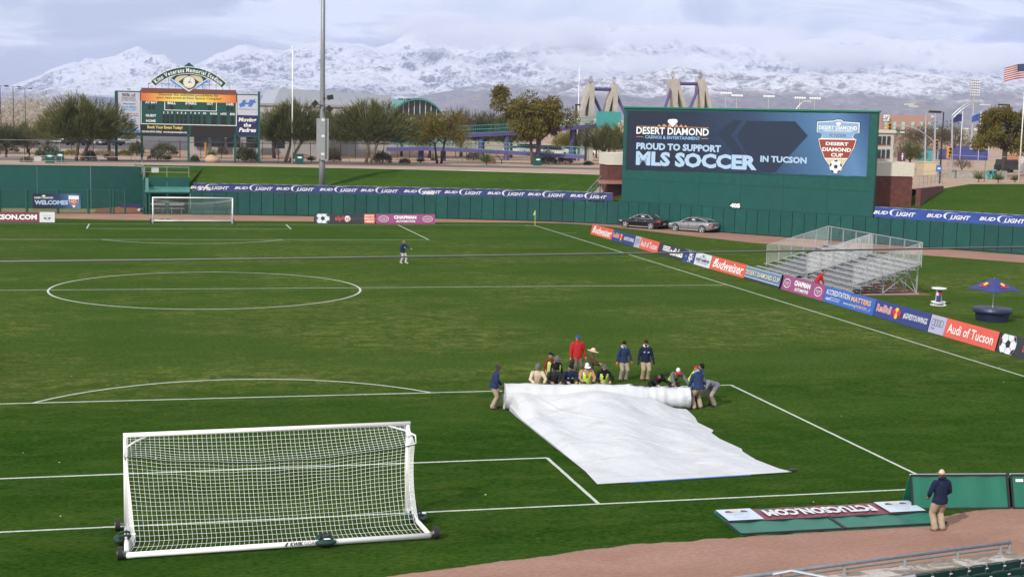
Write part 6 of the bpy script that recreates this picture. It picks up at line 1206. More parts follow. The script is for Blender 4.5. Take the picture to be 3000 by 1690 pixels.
def sandbag(P, ang, label):
    t = thing('sandbag', label, 'sandbag', tuple(P), ang, 'dark green sandbags weighing down the near goal')
    for s in (-1, 1):
        mb = MB(); mb.ball((0, s*.17, .09), 1, 12, 8, 0.27, .135, .09); mb.v = [(x, y, max(.005, z)+.012*mnoise.noise(Vector((x*9, y*9, z*9)))) for x, y, z in mb.v]; mb.build('bag', BAGM, t, smooth=True)
    mb = MB()
    for x in (-.16, .16): mb.tube([(x, -.17, .18), (x, -.06, .21), (x, .06, .21), (x, .17, .18)], .03, 6)
    mb.build('strap', BAGM, t, smooth=True); mb = MB(); mb.tube([(-.1, -.02, .2), (-.1, -.02, .27), (.1, -.02, .27), (.1, -.02, .2)], .018, 6); mb.build('handle', BLACK, t); mb = MB(); mb.box((.02, -.20, .187), (.16, .10, .006)); mb.build('tag_print', WHITE, t)
gm = Matrix.Translation(Vector(goalL)) @ Matrix.Rotation(R_(2.7), 4, 'Z')
for q, a, lb in (((-3.78, -1.25, .06), R_(92), 'dark green sandbag over the left side bar of the near goal'), ((1.05, -2.5, .06), R_(2.7), 'dark green sandbag over the back bar of the near goal'), ((3.78, -.95, .06), R_(88), 'dark green sandbag over the right side bar of the near goal')): sandbag(gm @ Vector(q), a, lb)
a = gnd(415, 556); t = thing('black_bag', 'small black bag lying on the turf beside the far goal', 'bag', tuple(a)); mb = MB(); mb.ball((0, 0, .12), 1, 10, 6, .6, .2, .12); mb.build('body', BLACK, t, smooth=True); mb = MB(); mb.box((0, -.16, .16), (.3, .02, .06)); mb.build('label', WHITE, t)
# ---- corner flag
cfp = Vector((XW+.05, YL+.05, 0)); t = thing('corner_flag', 'yellow corner flag on its post at the far corner', 'flag', tuple(cfp)); CY_ = mat('corner_yellow', (.62, .60, .16), .6); mb = MB(); mb.cyl((0, 0, 0), (0, 0, 1.55), .025, n=6); mb.build('post', CY_, t); mb = MB(); mb.prism([(0, -.01, 1.52), (-.12, -.01, 1.35), (-.22, -.01, 1.02), (-.05, -.01, 1.05), (0, -.01, 1.1)], (0, .02, 0)); mb.build('cloth', CY_, t)
# ---- advertising boards along the touch line
CORAL = mat('print_coral', (.68, .105, .075), .45, var=.05, scale=2); BEERRED = mat('print_red', (.66, .10, .05), .45, var=.05, scale=2); MAG = mat('print_magenta', (.30, .065, .19), .45, var=.05, scale=2); ROY = mat('print_royal', (.035, .12, .44), .45, var=.06, scale=2); NVY = mat('print_deep_blue', (.028, .045, .20), .45, var=.06, scale=2); CHAR = mat('print_charcoal', (.028, .030, .040), .45, var=.1, scale=2); LAV = mat('print_lavender', (.40, .41, .58), .45, var=.05); SKYP = mat('print_sky_blue', (.12, .25, .43), .45, var=.05, scale=2); MAR = mat('print_maroon', (.16, .035, .045), .45, var=.06); BALLW = mat('print_ball_white', (.70, .72, .76), .5, var=.06, scale=3); LTG = mat('print_pale_grey', (.62, .64, .68), .45, var=.03); GOLD = mat('print_gold', (.75, .48, .05), .5); ORT = mat('print_peach', (.75, .42, .22), .5); BRED = mat('print_bull_red', (.55, .02, .04), .5)
BH_, TL_ = .97, .24                                     # board height, lean
def board(label, fr, L, base, name='advertising_board', group='advertising boards round the pitch'):
    t = thing(name, label, 'advertising board', tuple(fr.O), 0, group); H = BH_
    nx = 12; mb = MB(); w = lambda i, y: .018*math.sin(i*1.9+y*2)*(0 if i in (0, nx) else 1)
    for i in range(nx): x0, x1 = L*i/nx, L*(i+1)/nx; mb.prism([fr.p(x0+.015*(i == 0), 0, w(i, 0)*.3), fr.p(x1-.015*(i == nx-1), 0, w(i+1, 0)*.3), fr.p(x1-.015*(i == nx-1), H, w(i+1, 1)*.3), fr.p(x0+.015*(i == 0), H, w(i, 1)*.3)], -fr.N*.02)
    b = mb.build('vinyl', base, t, world=True); N = Vector(fr.N.x and (fr.N.x, fr.N.y, 0) or (fr.N.x, fr.N.y, 0)).normalized(); mb = MB(); top0, top1 = fr.p(.01, H-.02, -.03), fr.p(L-.01, H-.02, -.03)
    g0, g1 = top0-N*.34, top1-N*.34; g0.z = g1.z = 0.02; mb.prism([top0, top1, g1, g0], -N*.03); mb.build('rear_panel', CHAR, t, world=True); return t, b
def pr(fr, b, m, fn, d=0.012):
    f2 = Frame(fr.O+fr.N*d, fr.X, fr.U); mb = MB(); fn(f2, mb); o = mb.build('lettering', m, b, world=True); return o
def bull(fr, b, x, y, s):
    pr(fr, b, GOLD, lambda f, m: f.disc(m, x, y, s*.52, s*.62), .014)
    for k in (-1, 1): pr(fr, b, BRED, lambda f, m: f.shape(m, [(x+k*q*s, y+r*s) for q, r in ((.1, .05), (.25, .3), (.5, .42), (.8, .25), (.98, .35), (.92, .1), (.85, -.1), (.9, -.42), (.78, -.42), (.68, -.15), (.45, -.2), (.4, -.45), (.28, -.45), (.25, -.15))]), .02)
def ad_beer(fr, b, L): pr(fr, b, WHT, lambda f, m: f.text(m, 'Budweiser', L*.07, .20, L*.94, .84, .02, .35)); pr(fr, b, WHT, lambda f, m: [f.shape(m, [(L*.07, .50), (L*.17, .86), (L*.22, .88), (L*.19, .80), (L*.12, .52)]), f.shape(m, [(L*.30, .17), (L*.93, .16), (L*.93, .19), (L*.30, .20)])])
def ad_bull(fr, b, L): pr(fr, b, WHT, lambda f, m: f.text(m, 'RedBull', L*.045, .33, L*.315, .77, .05)); pr(fr, b, BRED, lambda f, m: f.text(m, 'RedBull', L*.05, .35, L*.31, .75, .005), .018); bull(fr, b, L*.42, .50, .52); pr(fr, b, WHT, lambda f, m: f.text(m, '#GIVESYOUWINGS', L*.55, .32, L*.97, .66, .015))
def ad_rings(fr, b, L):
    pr(fr, b, LAV, lambda f, m: f.rect(m, .02, .01, L*.245, BH_-.01), .006); pr(fr, b, GREYP, lambda f, m: [f.ring(m, .36+k*.26, .58, .19, .19, .028) for k in range(4)]); pr(fr, b, GREYP, lambda f, m: f.text(m, 'Audi', .2, .20, .58, .34, .0)); pr(fr, b, WHT, lambda f, m: f.text(m, 'Audi of Tucson', L*.29, .24, L*.95, .74, .012))
def ad_stripes(fr, b, L):
    pr(fr, b, WHT, lambda f, m: [f.shape(m, [(L*.16, .40+.15*k), (L*.44-.0, .40+.15*k), (L*.44, .49+.15*k), (L*.16, .49+.15*k)]) for k in range(3)]); pr(fr, b, WHT, lambda f, m: f.text(m, 'adidas', L*.46, .18, L*.95, .80, .03))
def ad_diamond(fr, b, L):
    pr(fr, b, NVY, lambda f, m: f.rect(m, .02, .01, L*.43, BH_-.01), .005); w, dk = MB(), MB(); f2 = Frame(fr.O+fr.N*.014, fr.X, fr.U); soccer_ball(f2, w, dk, L*.26, .45, .36, .01); w.build('printed_ball', BALLW, b, world=True); dk.build('printed_ball', INK, b, world=True)
    for k in range(14): a = rnd.uniform(0, 6.28); r_ = rnd.uniform(.4, .5); x, y = L*.22+1.7*r_*math.cos(a), .48+r_*math.sin(a); pr(fr, b, ICE, lambda f, m: f.disc(m, min(max(x, .12), L*.38), min(max(y, .1), .86), .09, .06, n=8), .011)
    pr(fr, b, SKYP, lambda f, m: [f.shape(m, [(L*.66, .78), (L*.69, .86), (L*.74, .86), (L*.77, .78), (L*.715, .64)]), f.shape(m, [(L*.58, .62), (L*.62, .70), (L*.66, .62)]), f.shape(m, [(L*.76, .62), (L*.80, .70), (L*.84, .62)])]); pr(fr, b, NAVY, lambda f, m: f.text(m, 'DESERT DIAMOND', L*.47, .34, L*.96, .56, .02)); pr(fr, b, SKYP, lambda f, m: f.text(m, 'CASINOS & ENTERTAINMENT', L*.52, .20, L*.92, .28, .01))
def ad_cup(fr, b, L):
    pr(fr, b, SKYP, lambda f, m: f.rect(m, .06, .18, L-.06, .93), .006); pr(fr, b, WHT, lambda f, m: [f.rect(m, .06, .90, L-.06, .93, .01), f.rect(m, .06, .18, L-.06, .21, .01)]); pr(fr, b, INK, lambda f, m: f.text(m, 'DESERT DIAMOND CUP', .14, .32, L-.12, .76, .07)); pr(fr, b, mat('print_cream', (.80, .76, .58), .5), lambda f, m: f.text(m, 'DESERT DIAMOND CUP', .19, .37, L-.17, .72, .012), .02)
def ad_auto(fr, b, L):
    for x in (L*.13, L*.87): pr(fr, b, WHT, lambda f, m: f.ring(m, x, .49, .52, .30, .05)); pr(fr, b, WHT, lambda f, m: [f.text(m, 'CHAPMAN', x-.36, .47, x+.36, .58, .01), f.text(m, 'AUTOMOTIVE', x-.30, .36, x+.30, .42, .01)])
    pr(fr, b, WHT, lambda f, m: f.text(m, 'CHAPMAN', L*.30, .47, L*.68, .82, .06)); pr(fr, b, WHT, lambda f, m: f.text(m, 'AUTOMOTIVE', L*.335, .14, L*.66, .36, .04))
def ad_accr(fr, b, L):
    pr(fr, b, WHT, lambda f, m: f.text(m, 'ACCREDITATION', L*.04, .50, L*.52, .82, .01)); pr(fr, b, ORT, lambda f, m: f.text(m, 'MATTERS', L*.55, .47, L*.93, .78, .03)); pr(fr, b, WHT, lambda f, m: [f.text(m, 'carf', L*.06, .17, L*.16, .37, .02), f.text(m, 'INTERNATIONAL', L*.165, .17, L*.34, .26, .0), f.shape(m, [(L*.15, .38), (L*.35, .34), (L*.35, .32), (L*.15, .36)])]); pr(fr, b, WHT, lambda f, m: f.text(m, 'www.carf.org/', L*.42, .14, L*.67, .34, .0)); pr(fr, b, ORT, lambda f, m: f.text(m, 'FORYOU', L*.675, .17, L*.88, .34, .02)); pr(fr, b, SKYB, lambda f, m: f.shape(m, [(L*.89, .12), (L*.94, .2), (L*.95, .38), (L*.925, .24)]))
def ad_alpha(fr, b, L, short=False):
    clip = lambda P: [(min(max(x, .03), L), min(max(y, .02), BH_-.02)) for x, y in P]; w, dk = MB(), MB(); f2 = Frame(fr.O+fr.N*.012, fr.X, fr.U); soccer_ball(f2, w, dk, .85, .50, .66, .01, clip, .3); w.build('printed_ball', BALLW, b, world=True); dk.build('printed_ball', INK, b, world=True)
    CORT = mat('print_coral_text', (.62, .11, .07), .5); pr(fr, b, CORT, lambda f, m: f.text(m, 'alph', L*.34, .18, L*.505, .78, .01)); pr(fr, b, WHT, lambda f, m: f.disc(m, L*.545, .48, .30, .30), .012); pr(fr, b, CORT, lambda f, m: f.text(m, 'ag', L*.51, .20, L*.585, .62, .01), .024); pr(fr, b, GREYP, lambda f, m: f.text(m, 'raphics', L*.60, .2, L*.80, .74, .01))
    pr(fr, b, BEERRED, lambda f, m: f.rect(m, L*.82, .01, L-.02, BH_-.01), .006); pr(fr, b, WHT, lambda f, m: [f.text(m, s, L*.83, y, L*.98, y+.2, .03) for s, y in (('SOUTH', .68), ('PALO', .40), ('VERDE', .12))])
yb = [90.2, 83.7, 77.5, 71.4, 65.7, 60.2, 53.8, 47.85, 41.8, 35.4, 29.4, 23.1, 17.0, 10.9]
specs = [('red beer board at the far end of the touch line boards', BEERRED, ad_beer), ('dark blue energy drink board second from the far end', NVY, ad_bull), ('coral car dealer board with lavender end beside the far energy drink board', CORAL, ad_rings), ('charcoal sportswear board with three white stripes', CHAR, ad_stripes), ('pale casino board with a football picture on its left end', LTG, ad_diamond), ('red beer board directly left of the metal bleachers', BEERRED, ad_beer), ('light blue cup title board in front of the bleachers', CHAR, ad_cup), ('magenta car dealer board below the man in red', MAG, ad_auto), ('royal blue board reading about accreditation', ROY, ad_accr), ('dark blue energy drink board nearer the camera', NVY, ad_bull), ('coral car dealer board with lavender end below the umbrella table', CORAL, ad_rings), ('charcoal board with a big football at the right edge', CHAR, ad_alpha), ('charcoal board just outside the right edge', CHAR, ad_auto)]
for i, (lb, m, fn) in enumerate(specs[:12]):
    fr = Frame((36.9+rnd.uniform(-.05, .05), yb[i], .01), (rnd.uniform(-.008, .008), -1, 0), (TL_, 0, 1)); L = yb[i]-yb[i+1]-.03; t, b = board(lb, fr, L, m); fn(fr, b, L)
for u0, u1, lb, m, fn in ((-95, 136, 'maroon club website board left of the far goal', MAR, None), (790, 943, 'charcoal board with a football right of the far goal', CHAR, ad_alpha), (944, 1093, 'magenta car dealer board on the far goal line', MAG, ad_auto)):
    a, b_ = gnd(u0, 562), gnd(u1, 562.5); fr = Frame((a.x, 101.8, .01), (1, 0, 0), (0, .2, 1)); L = b_.x-a.x-.02; t, b = board(lb, fr, L, m)
    if fn: fn(fr, b, L)
    else: pr(fr, b, WHT, lambda f, q: f.text(q, 'FCTUCSON.COM', L*.13, .24, L*.80, .74, .05)); pr(fr, b, LTG, lambda f, q: f.rect(q, L*.83, .0, L, BH_)); pr(fr, b, MAR, lambda f, q: [f.shape(q, [(L*.87, .46), (L*.905, .46), (L*.895, .22)], .016), f.shape(q, [(L*.96, .46), (L*.925, .46), (L*.935, .22)], .016)]); pr(fr, b, SANDP, lambda f, q: f.shape(q, [(L*.905, .52), (L*.925, .52), (L*.93, .2), (L*.9, .2)], .014)); pr(fr, b, LAV, lambda f, q: f.text(q, 'TUCSON', L*.87, .58, L*.96, .70, .0), .02)
# ---- board folded flat on the turf: far half printed, near half green
AFG = mat('aframe_green', (.010, .135, .085), .42, var=.10, scale=1.2, bump=.01); TRIM = mat('black_trim', (.012, .012, .014), .5)
lf = Frame((11.95, -3.62, .06), (1, .002, 0), (.02, 1, .012)); lb_ = thing('folded_board', 'advertising board lying opened flat on the turf, printed side upside down', 'advertising board', (14.9, -2.7, 0)); LW = 6.1
for x0, x1, y0, y1, m in ((0, 3.02, 0, 1.02, AFG), (3.06, LW, 0, 1.0, AFG)):
    n = 9; mb = MB()
    for i in range(n): a_, c_ = x0+(x1-x0)*i/n, x0+(x1-x0)*(i+1)/n; q = lambda i, y: .02*math.sin(i*2.1+x0+y)*(0 < i < n); mb.prism([lf.p(a_, y0, q(i, 0)), lf.p(c_, y0, q(i+1, 0)), lf.p(c_, y1, q(i+1, 1)), lf.p(a_, y1, q(i, 1))], -lf.N*.05)
    pn = mb.build('green_panel', AFG, lb_, world=True); mb = MB()
    for p_, q_ in (((x0, y0), (x1, y0)), ((x1, y0), (x1, y1)), ((x1, y1), (x0, y1)), ((x0, y1), (x0, y0))): mb.bar(lf.p(*p_, .012), lf.p(*q_, .012), .05, .03, lf.N)
    mb.build('trim', TRIM, pn, world=True)
mb = MB(); lf.solid(mb, .05, 1.05, LW-.02, 2.12, -.06, .0); mb.build('backing_panel', AFG, lb_, world=True)
mb = MB(); n = 24
for i in range(n): q = lambda i, y: .012+.014*math.sin(i*1.3+y*3)+.03*max(0, 1-abs(i-n*.5))*.5; mb.quad(lf.p(.08+(LW-.12)*i/n, 1.07, q(i, 0)), lf.p(.08+(LW-.12)*(i+1)/n, 1.07, q(i+1, 0)), lf.p(.08+(LW-.12)*(i+1)/n, 2.08, q(i+1, 1)), lf.p(.08+(LW-.12)*i/n, 2.08, q(i, 1)))
vb = mb.build('vinyl', MAR, lb_, world=True); PBL = mat('print_pale_blue', (.50, .60, .70), .45, var=.03)
for x0, x1 in ((.08, 1.12), (LW-1.15, LW-.04)):
    mb = MB(); lf.rect(mb, x0, 1.07, x1, 2.08, .045); p_ = mb.build('end_print', PBL, vb, world=True); cxx = (x0+x1)/2; mb = MB(); lf.shape(mb, [(cxx-.35, 1.75), (cxx-.1, 1.75), (cxx-.18, 1.93), (cxx-.3, 1.90)], .05); lf.shape(mb, [(cxx+.35, 1.75), (cxx+.1, 1.75), (cxx+.18, 1.93), (cxx+.3, 1.90)], .05); mb.build('emblem', MAR, vb, world=True)
    mb = MB(); lf.shape(mb, [(cxx-.08, 1.75), (cxx+.08, 1.75), (cxx+.12, 1.97), (cxx-.12, 1.97)], .05); mb.build('emblem', SANDP, vb, world=True); mb = MB(); lf.text(mb, 'TUCSON', cxx-.32, 1.58, cxx+.32, 1.68, 0, 0, .05, True); lf.ring(mb, cxx, 1.40, .22, .13, .02, .05); mb.build('lettering', LAV, vb, world=True)
mb = MB(); lf.text(mb, 'FCTUCSON.COM', 1.35, 1.28, LW-1.4, 1.86, .05, 0, .05, True); mb.build('lettering', LTG, vb, world=True)
# ---- upright green A-frames at the right
for i, (a, b, lb) in enumerate((((17.92, -2.02), (20.78, -2.42), 'upright green A-frame board beside the man with the pale cap'), ((20.9, -2.44), (23.8, -2.85), 'upright green A-frame board at the right edge'))):
    a, b = Vector((*a, 0.02)), Vector((*b, 0.02)); X = (b-a).normalized(); Y = Vector((-X.y, X.x, 0)); fr = Frame(a, X, Vector((Y.x*.32, Y.y*.32, 1))); L = (b-a).length; t = thing('a_frame_board', lb, 'advertising board', tuple(a), 0, 'green A-frame boards at the right corner'); H = .95; n = 12; mb = MB()
    for k in range(n): q = lambda k, y: .02*math.sin(k*1.7+y+i)*(0 < k < n); mb.prism([fr.p(L*k/n, 0, q(k, 0)), fr.p(L*(k+1)/n, 0, q(k+1, 0)), fr.p(L*(k+1)/n, H, q(k+1, 1)), fr.p(L*k/n, H, q(k, 1))], -fr.N*.04)
    pn = mb.build('green_panel', AFG, t, world=True); mb = MB()
    for p_, q_ in (((0, 0), (L, 0)), ((L, 0), (L, H)), ((L, H), (0, H)), ((0, H), (0, 0))): mb.bar(fr.p(*p_, .015), fr.p(*q_, .015), .06, .035, fr.N)
    mb.build('trim', TRIM, pn, world=True); mb = MB(); t0, t1 = fr.p(0, H, -.05), fr.p(L, H, -.05); g0, g1 = t0+Y*.42, t1+Y*.42; g0.z = g1.z = .02; mb.prism([t0, t1, g1, g0], Y*.04); mb.build('front_panel', AFG, t, world=True)
    mb = MB(); mb.bar(fr.p(0, H+.02, -.03), fr.p(L, H+.02, -.03), .09, .03); mb.build('hinge_strip', LTG, t, world=True)
    if i: mb = MB(); fr.rect(mb, .12, H-.2, .35, H-.12, .03); mb.build('sticker', WHITE, pn, world=True)
# ---- field tarp: roll and half unrolled sheet
TARP = NT('tarp_white'); _a = TARP.noise(TARP.mapv((1.2, 1.2, 1.2)), 1.0, 5, .6, .8); _b = TARP.noise(TARP.mapv((2.2, 9, 3), (0, 0, 0), (0, 0, .5)), 1.0, 4, .65, .6); _c = TARP.noise(TARP.mapv((10, 3, 4), (3, 1, 0), (0, 0, -.4)), 1.0, 3, .6, .5)
_d = TARP.noise(TARP.mapv((.55, .8, .9), (4, 2, 0)), 1.0, 6, .68, .7); _s = TARP.nt.nodes.new('ShaderNodeSeparateXYZ'); TARP.link(TARP.pos, _s.inputs[0])
_q = TARP.math('ABSOLUTE', TARP.math('SUBTRACT', TARP.math('FRACT', TARP.math('ADD', TARP.math('DIVIDE', _s.outputs[1], 1.83), TARP.math('MULTIPLY', _b, .10))), .5))
_k = TARP.mix(TARP.ramp(_a, [(.3, 0.0), (.75, 1.0)]), (.50, .52, .555), (.575, .595, .625)); _k = TARP.mix(TARP.math('MULTIPLY', TARP.ramp(_d, [(.54, 0.0), (.70, 1.0)]), .55), _k, (.40, .385, .36)); TARP.color(TARP.mix(TARP.ramp(_q, [(.008, .45), (.018, 0.0)]), _k, (.36, .38, .42))); TARP.set(Roughness=.45, Specular_IOR_Level=.3); TARP.bump(TARP.math('ADD', _b, _c), .05, .22)
tp = thing('field_tarp', 'huge white field tarp half unrolled from its roll by the ground crew', 'tarp', (13, 8, 0)); ns, nt_ = 150, 170
S1, T1 = np.meshgrid(np.linspace(0, 1, ns), np.linspace(0, 1, nt_)); lx = np.interp(T1, [0, .15, .4, .7, .9, 1], [9.75, 9.85, 9.78, 9.72, 9.68, 9.70]); rx = np.interp(T1, [0, .05, .18, .30, .34, .5, .60, .64, .78, .86, 1], [16.30, 16.05, 15.80, 15.82, 15.95, 15.78, 15.85, 16.08, 16.0, 16.2, 16.35])
ly = 2.0+T1*(12.75-2.0); ry = 2.45+T1*(11.75-2.45); X = lx+(rx-lx)*S1; Y = ly+(ry-ly)*S1+.15*np.sin(S1*9)*0
sm = lambda a, b, x: np.clip((x-a)/(b-a), 0, 1)**2*(3-2*np.clip((x-a)/(b-a), 0, 1))
crest = .62*np.exp(-((S1-.47-.10*(T1-.8))/.26)**2)*sm(.18, .80, T1)*(1-.35*sm(.88, 1.0, T1)); h2 = .26*np.exp(-((S1-.30)/.20)**2)*np.exp(-((T1-.34)/.2)**2); h3 = .14*np.exp(-((S1-.80)/.12)**2)*np.exp(-((T1-.45)/.3)**2)
left = .13*np.exp(-((S1-.07)/.07)**2)*sm(.15, .5, T1)*(1-.5*sm(.9, 1, T1)); rollcover = (.34+.28*sm(.40, .08, 1-S1)*0+.26*(1-sm(.05, .35, S1)))*sm(.80, 1.0, T1)*np.clip(S1/.02, .25, 1)*(1-.85*sm(.80, .95, S1)); n1 = fbm(X*1.1+Y*.6, Y*.35-X*.3, 4, 5)-.5; n2 = fbm(X*2.6-Y*1.7, Y*.8+X*.5, 4, 9, True)-.55; n3 = fbm(X*.6, Y*3.1, 3, 21)-.5
wr_ = .028*sum(np.maximum(0, 1-np.abs((X-x0)*math.cos(a)+(Y-y0)*math.sin(a)+.25*(fbm(X*.5, Y*.5, 2, q)-.5))/.10)*np.clip(1-np.abs((Y-y0)*math.cos(a)-(X-x0)*math.sin(a))/l_, 0, 1)*k_ for q, (x0, y0, a, l_, k_) in enumerate(((11.6, 9.6, .35, 2.2, 1), (12.6, 8.2, .55, 2.6, .8), (13.6, 9.4, .75, 2.8, 1), (14.4, 7.6, .9, 3.0, 1), (14.9, 9.6, .6, 2.0, 1.3), (13.2, 6.0, .8, 2.4, .7), (12.0, 6.3, 1.35, 1.6, 1), (14.6, 5.2, 1.0, 2.2, .8), (11.0, 11.2, .5, 1.3, 1.2), (15.2, 6.4, .7, 1.8, .9), (10.6, 8.2, .2, 1.6, .8), (13.9, 3.9, 1.2, 1.8, .6)))); edge_ = np.minimum(np.minimum(S1/.06, (1-S1)/.06), T1/.06).clip(0, 1); Zt = .035+(crest+h2+h3)*edge_**.7+left+rollcover+(n1*.09+n2*.018)*edge_*(.5+.5*sm(0, .4, T1))+wr_*edge_; Zt = np.maximum(Zt, .03)
V = np.stack([X.ravel(), Y.ravel(), Zt.ravel()], 1); i = np.arange(ns*nt_).reshape(nt_, ns); F = np.stack([i[:-1, :-1].ravel(), i[:-1, 1:].ravel(), i[1:, 1:].ravel(), i[1:, :-1].ravel()], 1)
me = npmesh('sheet', V, F, TARP.m, smooth=True); o = link('sheet', me, tp, None, local=False)
sk = MB()                                              # folded rim down to the turf, so the sheet has an edge
rim = [i[0, k] for k in range(ns)]+[i[k, -1] for k in range(nt_)]; rim2 = [i[k, 0] for k in range(nt_)]
for R in (rim, rim2): sk.add([tuple(V[k]) for k in R]+[(V[k][0]+.02, V[k][1]+.03, .012) for k in R], [(k, k+1, len(R)+k+1, len(R)+k) for k in range(len(R)-1)])
sk.build('rim', TARP.m, tp, world=True, smooth=True)
mb = MB()
for k in range(24, ns-1, 1):
    if k > 115: continue
    a, b = V[i[0, k]], V[i[0, k+1]]; mb.quad((a[0], a[1]-.03, .014), (b[0], b[1]-.03, .014), (b[0], b[1]-.004, .035), (a[0], a[1]-.004, .035))
mb.build('blue_hem', mat('hem_blue', (.04, .12, .35), .5), tp, world=True)
mb = MB(); c = Vector((16.28, 2.5, .06))
for k in range(2): mb.ball(c+Vector((-.13*k+.12, .02*k-.02, .03)), 1, 8, 5, .10, .05, .045)
mb.build('dark_fold', mat('tarp_underside', (.03, .035, .05), .6), tp, world=True, smooth=True)
# the roll: from left end to right end
RA, RB = Vector((9.62, 13.15, .47)), Vector((16.60, 12.22, .42)); ax = (RB-RA).normalized(); ay = ax.cross(Vector((0, 0, 1))).normalized(); az = ay.cross(ax); nr, nl = 40, 150; V, F = [], []
for k in range(nl+1):
    t_ = k/nl; c = RA+(RB-RA)*t_; base = .50-.085*sm(.66, .80, np.float64(t_))+.02*math.sin(t_*40)*sm(.74, .8, np.float64(t_))
    if t_ > .74: base -= .016*abs(math.sin(t_*70))+.03*mnoise.noise(Vector((t_*30, 3, 1)))
    for j in range(nr):
        a = 2*math.pi*j/nr; q = Vector((t_*7.4, math.cos(a)*1.2, math.sin(a)*1.2)); r_ = base*(1+.10*mnoise.noise(q*1.1)+.05*mnoise.noise(Vector((t_*26, a*1.3, 2))))
        p = c+ay*(math.cos(a)*r_*1.06)+az*(math.sin(a)*r_*.96); p.z = max(p.z, .02); V.append(tuple(p))
for k in range(nl):
    for j in range(nr): F.append((k*nr+j, k*nr+(j+1) % nr, (k+1)*nr+(j+1) % nr, (k+1)*nr+j))
link('roll', npmesh('roll', V, F, TARP.m, smooth=True), tp, None, local=False)
mb = MB()                                              # crumpled layers at both ends of the roll
for c, s, sc_ in ((RA, -1, 1), (RB, 1, .9)):
    for L_ in range(6):
        r0 = .49*sc_*(1-L_/6.3); P = []
        for j in range(25):
            a = 2*math.pi*j/24; r_ = r0*(1+.10*mnoise.noise(Vector((math.cos(a)*2, math.sin(a)*2, L_*3.3+s)))); P.append((c+ay*(math.cos(a)*r_)+az*(math.sin(a)*r_), c+ax*(s*(.03+.05*mnoise.noise(Vector((a*2, L_, 7)))))+ay*(math.cos(a)*r_*.93)+az*(math.sin(a)*r_*.93), c-ax*(s*.12)+ay*(math.cos(a)*r_*.86)+az*(math.sin(a)*r_*.86)))
        vs = [tuple(q) for p in P for q in p]; mb.add(vs, [(3*j+e, 3*j+3+e, 3*j+4+e, 3*j+1+e) for j in range(24) for e in (0, 1)])
o = mb.build('roll_end_fold', TARP.m, tp, world=True, smooth=True); o['kind'] = 'stuff'
for t_, sp in ((.755, .9), (.83, .5), (.88, .5), (.92, .6)):
    mb = MB(); c = RA+(RB-RA)*t_; r_ = .475; mb.tube([c+ay*(math.cos(a)*r_*1.06)+az*(math.sin(a)*r_*.97) for a in np.linspace(1.2, 3.7, 14)], .016, 5); mb.build('strap', TARP.m if t_ > .8 else mat('tarp_underside', (.03, .035, .05), .6), tp, world=True)
for t_ in (.70, .90): mb = MB(); c = RA+(RB-RA)*t_; p = c+az*.485+ay*.12; mb.box(p, (.42, .05, .03), ax, ay, az); mb.build('strap_buckle', BLACK, tp, world=True)
BLEA = mat('bleacher_aluminium', (.40, .41, .43), .45, .35, var=.12)
